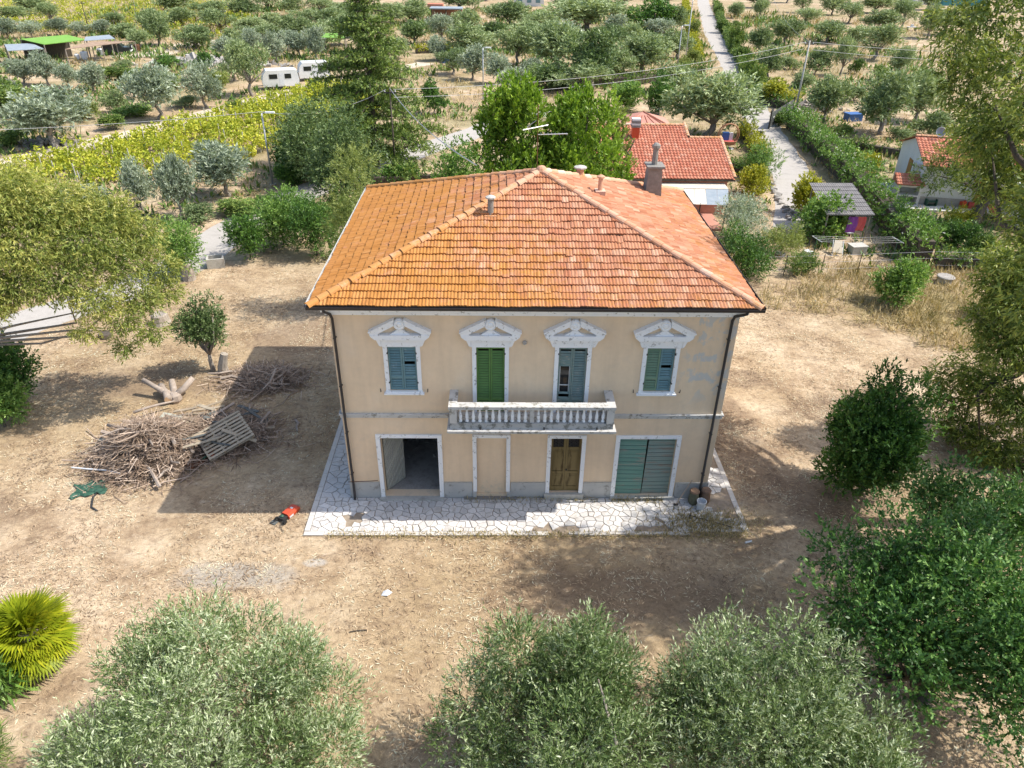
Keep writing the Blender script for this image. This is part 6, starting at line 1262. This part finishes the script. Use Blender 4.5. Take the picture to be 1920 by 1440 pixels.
MB().add([(-.05, -.3, .25), (.55, -.3, .2), (.62, .5, .75), (.05, .5, .8), (-.05, -.3, .23), (.55, -.3, .18), (.62, .5, .73), (.05, .5, .78)], [(0, 1, 2, 3), (7, 6, 5, 4), (0, 4, 5, 1), (2, 6, 7, 3)]).build('sling', 'sling_beige', dk)
for x in (-.05, .58): MB().tube([(x, -.45, .02), (x, .5, .8)], .02, 5).tube([(x - .25, .45, .02), (x - .25, -.35, .62)], .02, 5).build('frame', 'white_plastic', dk)
single(MB().box(-.5, .5, -.35, .35, 0, .5).box(-.54, .54, -.39, .39, .501, .56), 'storage_box', 'concrete', (*(22.38, 24.62), 0), 'grey storage box right of the beige deck chair', 'box', (0, 0, .15))
ln_ = thing('clothes_line', (*(21.28, 24.98), 0), 'long white clothes-line frame in front of the hut', 'clothes line')
pa, pb = Vector((18.88, 23.1, 1.5)), Vector((24.01, 23.03, 1.5)); o0 = Vector(ln_.location)
for e in (pa, pb): MB().tube([tuple(e - o0 + Vector((.1, -.55, 0))), tuple(e - o0 + Vector((-.1, .55, 0)))], .025, 5).build('crossbar', 'white_paint', ln_); MB().tube([(*(e - o0)[:2], 0), tuple(e - o0)], .03, 5).build('upright', 'dark_green_plastic', ln_)
for k in range(4): MB().tube([tuple(pa - o0 + Vector((.1 - .067 * k, -.5 + k * .33, .02))), tuple((pa + pb) / 2 - o0 + Vector((0, -.5 + k * .33, -.05))), tuple(pb - o0 + Vector((.1 - .067 * k, -.5 + k * .33, .02)))], .006, 4).build('line', 'white_paint', ln_)
for q, l in (((17.2, 24.14), 'pale stone basin on the ground left of the drying line'),): single(MB().lathe([(.3, 0), (.35, .1), (.3, .16), (.2, .1)], 12), 'basin', 'stone_grey', (*q, 0), l, 'basin')
single(MB().box(-.2, .2, -.3, .3, 0, .28).box(-.22, .22, -.32, -.1, .281, .32), 'crate', 'white_plastic', (*(18.96, 24.18), 0), 'small white crate on the ground left of the deck chair', 'crate', (0, 0, .2))
# stones along the drive
for i in range(22):
    t = i / 21; q = Vector((21.49, 39.96, 0.0)).lerp(Vector((20.19, 31.05, 0.0)), t)
    s = rp.uniform(.2, .36); mb = MB(); bmv = [Vector(rp.normal(size=3)).normalized() * s * rp.uniform(.75, 1.1) for _ in range(16)]
    bm = bmesh.new(); [bm.verts.new((v_.x, v_.y * .8, max(-.05, v_.z * .7 + .12))) for v_ in bmv]; bmesh.ops.convex_hull(bm, input=bm.verts); me = bpy.data.meshes.new('stone'); bm.to_mesh(me); bm.free(); me.materials.append(MATS['stone_grey'])
    tag(inst('stone', me, None, (q.x + rp.normal() * .15, q.y + rp.normal() * .1, 0)), 'rough stone in the border along the left of the drive', 'stone', 'stones bordering the drive')

# white house on the right
wh = thing('white_house', (31.1, 34.6, 0), 'small white house with red tiled roof at the right edge', 'house', R_(-12.3))
ZE, ZR, DW, LW = 3.15, 4.35, 7.4, 9.0
MB().box(0, LW, 0, DW, 0, ZE).build('wall', 'white_plaster', wh); MB().prism([(0, ZE + .001), (DW, ZE + .001), (DW / 2, ZR)], 0, 0, LW).build('gable', 'white_plaster', wh)
rs = MB().add([(-.3, -.4, ZE - .06), (LW + .3, -.4, ZE - .06), (LW + .3, DW / 2, ZR + .07), (-.3, DW / 2, ZR + .07), (-.3, DW + .4, ZE - .06), (LW + .3, DW + .4, ZE - .06)], [(0, 1, 2, 3), (3, 2, 5, 4)]).build('roof', 'red_tile', wh)
qs = Vector((0, DW / 2 + .4, ZR - ZE + .13)).normalized(); pantile_field('pantiles', rs, (-.3, -.4, ZE - .03), (1, 0, 0), qs, LW + .6, (DW / 2 + .4) / qs.y, .26, .36)
for k in range(24): inst('ridge_tile', cap_me, rs, (-.25 + k * .385, DW / 2, ZR + .1), (0, 0, R_(-90)))
MB().box(-.05, -.001, 3.3, 4.3, 1.0, 2.6).build('shutter', 'shutter_wood', wh); ac = MB().box(-.36, -.002, 1.2, 2.1, 2.2, 2.85).build('air_conditioner', 'white_paint', wh); m_ = MB(); m_.M = Matrix.Translation((-.362, 1.55, 2.52)) @ Matrix.Rotation(R_(-90), 4, 'Y'); m_.lathe([(.24, 0), (.24, .012), (.05, .015)], 14); m_.build('fan_grille', 'galvanised', ac)
MB().tube([(1.3, DW / 2 - .3, ZR - .1), (1.3, DW / 2 - .3, ZR + 1.0)], .025, 5).build('dish_mast', 'galvanised', wh); m_ = MB(); m_.M = Matrix.Translation((1.3, DW / 2 - .42, ZR + .55)) @ Matrix.Rotation(R_(75), 4, 'X'); m_.lathe([(.05, -.06), (.25, -.02), (.36, .06), (.34, .08), (.22, 0), (.02, -.04)], 14); m_.build('satellite_dish', 'blue_grey_sheet', wh)
MB().box(-2.4, LW, -1.3, -.001, 0, .14).box(-2.4, -.001, 0, 5.5, 0, .141).build('terrace', 'white_plaster', wh); MB().box(.1, LW, -.03, -.002, .14, .75).build('stone_skirting', 'stone_grey', wh)
MB().box(4.0, 5.0, -.05, -.003, .2, 2.3).build('door', 'shutter_wood', wh); MB().box(6.2, 7.4, -.05, -.003, 1.0, 2.2).build('window', 'glass_dark', wh)
ov = thing('outdoor_oven', (*(30.44, 34.76), 0), 'white masonry oven with red tiled top against the white house', 'oven', R_(-12))
MB().box(-1.0, -.82, -.3, .9, .14, 1.6).box(.62, .8, -.3, .9, .14, 1.6).box(-.819, .619, .7, .9, .14, 1.6).box(-.819, .619, -.299, .699, .75, .85).box(-.819, .619, -.299, .699, 1.45, 1.6).build('masonry', 'white_plaster', ov)
MB().add([(-1.1, -.45, 1.62), (.9, -.45, 1.62), (.9, .95, 2.15), (-1.1, .95, 2.15), (-1.1, .95, 1.61), (.9, .95, 1.61)], [(0, 1, 2, 3), (0, 3, 4), (1, 5, 2), (3, 2, 5, 4)]).build('cover', 'red_tile', ov); pantile_field('cover_tiles', ov, (-1.1, -.45, 1.64), (1, 0, 0), (0, 1.4, .53), 2.0, 1.45, .2, .36, .04)
single(MB().box(-.2, .2, -.14, .14, 0, .5).lathe([(.05, .501), (.05, .58)], 8, (.1, 0, 0)), 'jerrycan', 'red_plastic', (*(34.28, 33.71), .14), 'red jerrycan by the wall of the white house', 'jerrycan', (0, 0, .2))
single(MB().box(-.18, .18, -.14, .14, 0, .45).lathe([(.05, .451), (.05, .52)], 8, (.1, 0, 0)), 'jerrycan', 'cloth_red', (*(34.84, 33.6), .14), 'dark red jerrycan right of the brighter one', 'jerrycan', (0, 0, -.2))
single(MB().box(-.4, .4, -.25, .25, 0, .05).box(-.4, -.34, -.25, .25, .051, .5).box(.34, .4, -.25, .25, .051, .5).box(-.339, .339, -.25, .25, .3, .35), 'plant_stand', 'dark_green_plastic', (*(32.09, 34.28), .14), 'dark green plant stand at the corner of the white house', 'stand')
lg = thing('sun_lounger', (*(35.7, 31.43), 0), 'red and yellow striped sun lounger by the leaning pine', 'lounger', .25)
for k, mm in enumerate(('cloth_red', 'cloth_yellow', 'cloth_red', 'cloth_red', 'cloth_yellow', 'cloth_red')):
    x = -.33 + k * .11; w_ = .11; MB().add([(x, -1.0, .32), (x + w_, -1.0, .32), (x + w_, .35, .34), (x, .35, .34), (x + w_, .95, .85), (x, .95, .85)], [(0, 1, 2, 3), (3, 2, 4, 5)]).build('stripe', mm, lg)
MB().tube([(-.35, -1.0, .3), (-.35, .35, .32), (-.35, .95, .84)], .02, 5).tube([(.35, -1.0, .3), (.35, .35, .32), (.35, .95, .84)], .02, 5).tube([(-.35, -1.0, .3), (.35, -1.0, .3)], .02, 5).build('frame', 'white_paint', lg)
for x in (-.35, .35):
    for y in (-.85, .3): MB().tube([(x, y, .31), (x, y, 0)], .02, 5).build('leg', 'white_paint', lg)
pg = thing('white_pergola', (*(36.12, 29.62), 0), 'white painted porch posts and rail cut by the right edge', 'porch')
MB().box(-.14, .14, -.14, .14, 0, 2.6).build('post', 'white_paint', pg); MB().box(1.9, 2.2, -.14, .14, 0, 2.6).build('post', 'white_paint', pg); MB().box(-.4, 4, -.3, 3, 2.601, 2.72).build('beam_deck', 'white_paint', pg)
for k in range(7): box_part('baluster', 'white_paint', pg, .25 + k * .22, .33 + k * .22, -.03, .03, .1, .85)
box_part('rail', 'white_paint', pg, .141, 1.899, -.05, .05, .851, .93)
chair((*(37.0, 31.94), 0), .9, 'white reclining garden chair between the lounger and the porch')

# gate, swing chair, street lamps, poles, wires
ga, gb = Vector((*(27.63, 60.07), 0)), Vector((*(32.72, 67.79), 0)); gd = gb - ga
gt = thing('gate', tuple(ga), 'open dark grey board gate beside the drive', 'gate', math.atan2(gd.y, gd.x)); gl_ = gd.length
for x in (0, gl_): box_part('gate_post', 'iron', gt, x - .07, x + .07, -.07, .07, 0, 1.9)
for k in range(22): x = .12 + k * (gl_ - .24) / 22; box_part('board', 'dark_sheet', gt, x, x + (gl_ - .24) / 22 - .03, -.02, .02, .15, 1.65)
for z in (.35, 1.4): box_part('rail', 'iron', gt, .08, gl_ - .08, .021, .06, z, z + .08)
box_part('notice', 'white_paint', gt, .9, 1.6, -.03, -.021, 1.0, 1.12)
sw = thing('swing_chair', (*(20.84, 51.5), 0), 'round wicker swing chair with blue cushion beside the pink house', 'swing chair')
ring = MB()
for a in (0, .35, -.35): ring.tube([(1.0 * math.cos(t) * math.cos(a), .55 * math.sin(a) * abs(math.cos(t)) + .0 + .3 * (1 if a else 0) * math.sin(a), 1.35 + 1.0 * math.sin(t)) for t in np.linspace(0, 6.283, 20)], .04, 5)
ring.build('hoop', 'wicker', sw); MB().lathe([(.2, .35), (.75, .5), (.9, .85), (.86, .87), (.7, .56), (.1, .42)], 14).build('basket', 'wicker', sw); MB().lathe([(.6, .0), (.7, .05), (.5, .12), (.1, .14)], 12).build('foot', 'galvanised', sw)
MB().box(-.5, .1, .2, .45, .7, 1.5).build('cushion', 'blue_plastic', sw); MB().box(.15, .5, .2, .45, .7, 1.45).build('cushion', 'white_plastic', sw); MB().box(-.6, .6, -.5, .2, .62, .75).build('seat_pad', 'cloth_red', sw)
mbx = thing('letter_box', (*(24.65, 53.96), 0), 'small dark letter box on a post at the drive', 'letter box'); MB().tube([(0, 0, 0), (0, 0, .9)], .03, 5).build('post', 'iron', mbx); MB().box(-.35, .35, -.12, .12, .9, 1.15).build('box', 'black_plastic', mbx)
def lamp(t, label, arm=1, h=None):
    x, y, hh, _ = t; hh = h or hh; o = thing('street_lamp', (x, y, 0), label, 'street lamp')
    MB().tube([(0, 0, -.1), (0, 0, hh)], [.09, .055], 8).build('post', 'galvanised', o, smooth=True); MB().tube([(0, 0, hh - .05), (.25 * arm, 0, hh + .05), (.45 * arm, 0, hh + .06)], .04, 6).build('arm', 'galvanised', o)
    MB().prism([(-.13, 0), (.13, 0), (.1, .1), (-.1, .1)], 0, min(.3 * arm, 1.0 * arm), max(.3 * arm, 1.0 * arm)).build('head', 'white_paint', o, (0, 0, hh + .02)); MB().box(-.2, .2, -.2, .2, 0, .12).build('base', 'concrete', o)
lamp((-19.41, 38.24, 5.6, 0.42), 'grey street lamp at the lower edge of the vineyard', 1); lamp((-3.19, 74.51, 5.77, 0.64), 'grey street lamp above the left conifer', 1)
lamp((24.7, 94.35, 6.5, 0.77), 'left tall lamp post beside the road', 1); lamp((27.16, 100.35, 9.46, 0.8), 'right and taller lamp post beside the road', 1)
def pole(t, label, mat='concrete', r=.13):
    x, y, h, _ = t; o = thing('utility_pole', (x, y, 0), label, 'pole'); MB().tube([(0, 0, -.2), (0, 0, h)], [r, r * .65], 8).build('shaft', mat, o, smooth=True); MB().box(-.5, .5, -.05, .05, h - .4, h - .3).build('crossarm', 'iron', o)
    for x_ in (-.42, .42): MB().lathe([(.04, 0), (.06, .05), (.03, .14)], 7, (x_, 0, h - .3)).build('insulator', 'white_paint', o)
    return Vector((x, y, h))
P1 = pole((32.0, 64.95, 8.12, 0.59), 'tall concrete utility pole beside the gate'); P2 = pole((-9.9, 41.26, 6.99, 0.44), 'wooden pole half hidden by the cedar branches', 'bark_dark', .08)
P3 = pole((-78.93, 133.68, 5.39, 1.0), 'thin dark pole in front of the far vineyard', 'bark_dark', .09); P4 = pole((-53.88, 136.38, 4.06, 1.02), 'thin dark pole among the trees at the top left', 'bark_dark', .09)
def wire(a, b_, sag, label, r=.016):
    a, b_ = Vector(a), Vector(b_); pts = [tuple(a.lerp(b_, t) - a - Vector((0, 0, sag * 4 * t * (1 - t)))) for t in np.linspace(0, 1, 14)]
    single(MB().tube(pts, r, 4), 'cable', 'wire', tuple(a), label, 'cable')
L1 = Vector((*(-19.41, 38.24), 5.7))
wire(P1 + Vector((-.42, 0, -.15)), P2 + Vector((.3, 0, -.1)), .9, 'upper overhead cable from the utility pole towards the cedar'); wire(P1 + Vector((-.42, 0, -.8)), P2 + Vector((.3, 0, -.7)), 1.0, 'lower overhead cable from the utility pole towards the cedar')
wire(P1 + Vector((.42, 0, -.15)), (75, 70, 7.2), .8, 'upper overhead cable crossing the orchard on the right'); wire(P1 + Vector((.42, 0, -.9)), (75, 70, 6.2), .8, 'lower overhead cable crossing the orchard on the right')
wire(P1 + Vector((0, 0, -.2)), (48, 128, 8), .8, 'overhead cable following the road uphill')
wire(L1, (-62, 28, 6.2), .8, 'overhead cable crossing the vineyard from the street lamp'); wire(P2, (-2.1, 9.2, 9.7), .5, 'service cable from the cedar pole down to the villa roof', .03)
wire(P2 + Vector((-.3, 0, -.1)), L1, .8, 'overhead cable between the street lamp and the cedar pole')

# caravans
def caravan(t, rz, label, L_=4.4, W_=2.1, H_=2.05):
    x, y = t; o = thing('caravan', (x, y, 0), label, 'caravan', rz)
    pr = [(-L_ / 2, .15), (L_ / 2, .15), (L_ / 2 + .06, .9), (L_ / 2 - .12, H_ - .12), (L_ / 2 - .35, H_), (-L_ / 2 + .5, H_), (-L_ / 2 + .1, H_ - .5), (-L_ / 2 - .08, .8)]
    MB().prism(pr, 1, -W_ / 2, W_ / 2).build('body', 'white_paint', o, (0, 0, .3))
    for x_, w_ in ((-.9, 1.0), (.9, .8)): MB().box(x_ - w_ / 2, x_ + w_ / 2, -W_ / 2 - .03, -W_ / 2 - .002, 1.35, 1.9).build('window', 'glass_dark', o)
    MB().box(L_ / 2 + .03, L_ / 2 + .07, -.6, .6, 1.3, 1.95).build('window', 'glass_dark', o)
    MB().box(-.2, .38, -W_ / 2 - .02, -W_ / 2 - .001, .6, 2.0).build('door', 'white_plastic', o)
    for s in (-1, 1): MB().tube([(0, s * (W_ / 2 - .2), .32), (0, s * (W_ / 2 - .02), .32)], .32, 14).build('wheel', 'tyre', o)
    MB().tube([(-L_ / 2, 0, .45), (-L_ / 2 - 1.1, 0, .42)], .05, 6).build('drawbar', 'galvanised', o); MB().box(-.7, .7, -.4, .4, H_ + .301, H_ + .36).build('roof_hatch', 'white_plastic', o)
    for y_ in (-.8, .8): MB().box(L_ / 2 + .03, L_ / 2 + .06, y_ - .1, y_ + .1, .7, .85).build('tail_light', 'red_plastic', o)
caravan((-29.22, 79.96), R_(20), 'white caravan nearer the vineyard beside the green olive'); caravan((-26.37, 86.43), R_(20), 'white caravan farther right behind the first one', 4.0)
# sheds at the far left
sd = thing('open_shed', (*(-70.38, 107.79), 0), 'long open shed with bright green roof at the far left', 'shed'); so_ = Vector(sd.location)
def roofq(name, mat, pts, par, org, t=.08):
    P = [Vector(p) - org for p in pts]; MB().add([tuple(p) for p in P] + [tuple(p - Vector((0, 0, t))) for p in P], [(0, 1, 2, 3), (7, 6, 5, 4), (0, 4, 5, 1), (1, 5, 6, 2), (2, 6, 7, 3), (3, 7, 4, 0)]).build(name, mat, par)
    return P
def posts(P, par, mat='bark_grey'):
    for p in P: MB().tube([(p.x, p.y, 0), (p.x, p.y, p.z - .08)], .08, 5).build('post', mat, par)
P = roofq('roof', 'green_sheet', [(-72.81, 100.64, 2.9), (-68.3, 98.38, 2.5), (-64.03, 102.61, 2.7), (-67.85, 104.57, 3.1)], sd, so_); posts(P, sd)
MB().add([tuple(P[0] - Vector((0, 0, 2.9))), tuple(P[3] - Vector((0, 0, 3.1))), tuple(P[3] - Vector((0, 0, .2))), tuple(P[0] - Vector((0, 0, .2)))], [(0, 1, 2, 3)]).build('back_wall', 'bark_dark', sd)
s2 = thing('lean_to', (*(-65.63, 109.4), 0), 'brown-roofed lean-to with a dark car under it', 'shed'); so2 = Vector(s2.location)
P = roofq('roof', 'brown_sheet', [(-63.71, 95.29, 2.3), (-60.76, 100.14, 2.3), (-57.42, 103.92, 2.4), (-62.3, 100.3, 2.7)], s2, so2); posts(P, s2)
s3 = thing('lean_to', (*(-70.0, 117.97), 0), 'blue-grey metal roof between the green and brown roofs', 'shed'); so3 = Vector(s3.location); P = roofq('roof', 'blue_grey_sheet', [(-62.94, 99.77, 2.9), (-59.71, 102.6, 2.9), (-61.64, 105.23, 3.1), (-63.95, 102.35, 3.1)], s3, so3); posts(P, s3)
s4 = thing('lean_to', (*(-76.6, 106.08), 0), 'low slate-blue roof left of the green one', 'shed'); so4 = Vector(s4.location); P = roofq('roof', 'blue_grey_sheet', [(-71.08, 93.77, 2.2), (-67.31, 96.3, 2.2), (-70.98, 100.13, 2.4), (-74.21, 98.64, 2.4)], s4, so4); posts(P, s4)
s5 = thing('lean_to', (*(-30.9, 123.1), 0), 'small green-roofed shelter behind the cedar', 'shed'); so5 = Vector(s5.location); P = roofq('roof', 'green_sheet', [(-30.34, 111.27, 2.4), (-26.3, 111.0, 2.4), (-27.23, 114.81, 2.6), (-30.59, 115.18, 2.6)], s5, so5); posts(P, s5)
jp = thing('off_road_car', (*(-62.0, 107.34), 0), 'dark off-road car parked under the brown lean-to', 'car', R_(12))
MB().prism([(-2.0, .45), (2.0, .45), (2.05, .95), (1.98, 1.1), (1.0, 1.15), (.6, 1.75), (-1.95, 1.78), (-2.05, 1.1)], 1, -.85, .85).build('body', 'car_dark', jp)
for y_ in (-.86, .86): MB().box(-1.7, .5, y_ - .01, y_ + .01, 1.2, 1.62).build('window', 'glass_dark', jp)
for x_ in (-1.25, 1.25):
    for y_ in (-.8, .8): MB().tube([(x_, y_ - .12, .38), (x_, y_ + .12, .38)], .38, 14).build('wheel', 'tyre', jp)
MB().tube([(2.06, 0, 1.1), (2.25, 0, 1.1)], .33, 14).build('spare_wheel', 'tyre', jp); MB().tube([(2.251, 0, 1.1), (2.27, 0, 1.1)], .2, 12).build('spare_cover', 'white_paint', jp); MB().box(2.051, 2.15, -.8, .8, .5, .65).build('bumper', 'white_paint', jp)
for q, s, m, l in (((-64.45, 101.53), 1.0, 'white_plastic', 'white plastic tank in front of the lean-to post'), ((-65.54, 101.44), .7, 'white_plastic', 'smaller white tank left of the first'), ((-64.08, 106.0), .9, 'galvanised', 'white drum under the lean-to'), ((-60.51, 111.07), .9, 'rust', 'rusty farm machine right of the lean-to')):
    o = thing('tank', (*q, 0), l, 'tank'); MB().lathe([(.45 * s, 0), (.55 * s, .1), (.55 * s, 1.0 * s), (.4 * s, 1.15 * s), (.12 * s, 1.2 * s)], 12).build('body', m, o); MB().lathe([(.13 * s, 1.201 * s), (.13 * s, 1.3 * s)], 10).build('cap', 'black_plastic', o)
# rubble heaps: broken slabs and stones, uncountable
def heap(p, rx, ry, n, hmax, mat, label, seed, smin=.1, smax=.4):
    r_ = np.random.default_rng(seed); mb = MB()
    for i in range(n):
        u, v_ = r_.normal(size=2) * .5; s = r_.uniform(smin, smax); z = hmax * math.exp(-(u * u + v_ * v_) * 2) * r_.random() + s * .3
        mb.obox(Matrix.Translation((u * rx, v_ * ry, z)) @ Matrix.Rotation(r_.uniform(0, 3), 4, Vector(r_.normal(size=3)).normalized()), s * 1.6, s, s * .6)
    tag(single(mb, 'rubble_heap', mat, (*p, 0), label, 'rubble'), kind='stuff')
heap((-46.87, 99.77), 6, 3, 150, .8, 'stone_grey', 'pale stone rubble beside the path at the upper left', 1, .2, .7); heap((-40.34, 96.74), 7, 3, 120, .5, 'stone_grey', 'grey rubble between the silver olives', 2, .2, .6); heap((-54.96, 89.58), 3.5, 2.5, 90, .7, 'brown_sheet', 'brown heap of broken tiles below the sheds', 3, .2, .5)
heap((-24.21, 96.49), 5, 2.5, 110, .8, 'bark_dark', 'dark heap of scrap behind the caravans', 4, .2, .6); heap((-43.84, 50.3), 3.0, 1.4, 90, .5, 'dark_concrete', 'dark spoil heap beside the track under the large silver olive', 5, .15, .4); heap((35.44, 69.99), 3.2, 1.6, 120, .8, 'bark_pale', 'stacked firewood and stones behind the utility pole', 6, .15, .5)
heap((28.58, 67.29), 1.2, .8, 20, .1, 'stone_grey', 'few loose stones on the drive before the gate', 7, .06, .15)
# small structures in the distance
def crate(q, m, l, s=1.0): single(MB().box(-.6 * s, .6 * s, -.4 * s, .4 * s, 0, .5 * s).box(-.64 * s, .64 * s, -.44 * s, .44 * s, .501 * s, .58 * s), 'crate', m, (*q, 0), l, 'crate', (0, 0, .2))
crate((-9.39, 102.73), 'blue_plastic', 'left of two blue crates right of the cedar', 1.1); crate((-8.21, 102.3), 'blue_plastic', 'right of two blue crates right of the cedar', 1.0); crate((38.58, 64.73), 'blue_plastic', 'dark blue bin under the olive in the shaded plot', 1.4); crate((-39.49, 101.41), 'white_plastic', 'white box among the rubble by the silver olives', 1.2)
sh = thing('shelter', (*(-13.09, 162.59), 0), 'flat-roofed open shelter at the top centre', 'shelter'); MB().box(-3.6, 3.6, -2.5, 2.5, 2.6, 2.8).build('roof', 'blue_grey_sheet', sh)
for x_ in (-3.2, 0, 3.2): MB().tube([(x_, -2.2, 0), (x_, -2.2, 2.6)], .12, 6).build('post', 'bark_dark', sh)
MB().box(-3.4, 3.4, 2.0, 2.2, 0, 2.6).build('back_wall', 'pink_plaster', sh); MB().box(-4.5, -1, 2.6, 6, 2.6, 3.2).build('rear_roof', 'red_tile', sh)
chair((*(-6.6, 165.67), 0), 0, 'tall white chair beside the flat-roofed shelter')
fc = thing('white_cottage', (*(6.69, 202.88), 0), 'distant white cottage with blue shutters at the top edge', 'house'); MB().box(-4, 4, 0, 6, 0, 3.2).build('wall', 'white_plaster', fc); MB().box(-4.4, 4.4, -.5, 6.4, 3.201, 3.5).build('roof', 'red_tile', fc)
for x_ in (-2.5, 0, 2.4): MB().box(x_ - .6, x_ + .6, -.06, -.002, .9, 2.3).build('shutter', 'paint_blue', fc)
sheet('lawn', 'lawn', [(4.92, 156.17), (11.95, 157.0), (13.59, 188.78), (7.18, 185.09)], .012)
tp = thing('greenhouse', (*(138.09, 230.15), 0), 'teal-covered long shed at the top right edge', 'shed'); MB().prism([(-6, 0), (6, 0), (6, 2.6), (0, 4.2), (-6, 2.6)], 0, -7, 7).build('cover', 'sea_teal', tp); MB().box(-14, -7.5, -3, 3, 0, 3).build('white_frame', 'white_paint', tp)
w5 = thing('field_table', (*(88.84, 155.64), 0), 'small white table with things on it among the orchard olives', 'table'); MB().box(-1, 1, -.5, .5, .75, .82).build('top', 'white_paint', w5); MB().box(-.3, .2, -.2, .2, .821, 1.3).build('sack', 'white_plastic', w5)
for x_ in (-.9, .9): MB().box(x_ - .05, x_ + .05, -.4, .4, 0, .75).build('leg', 'bark_grey', w5)
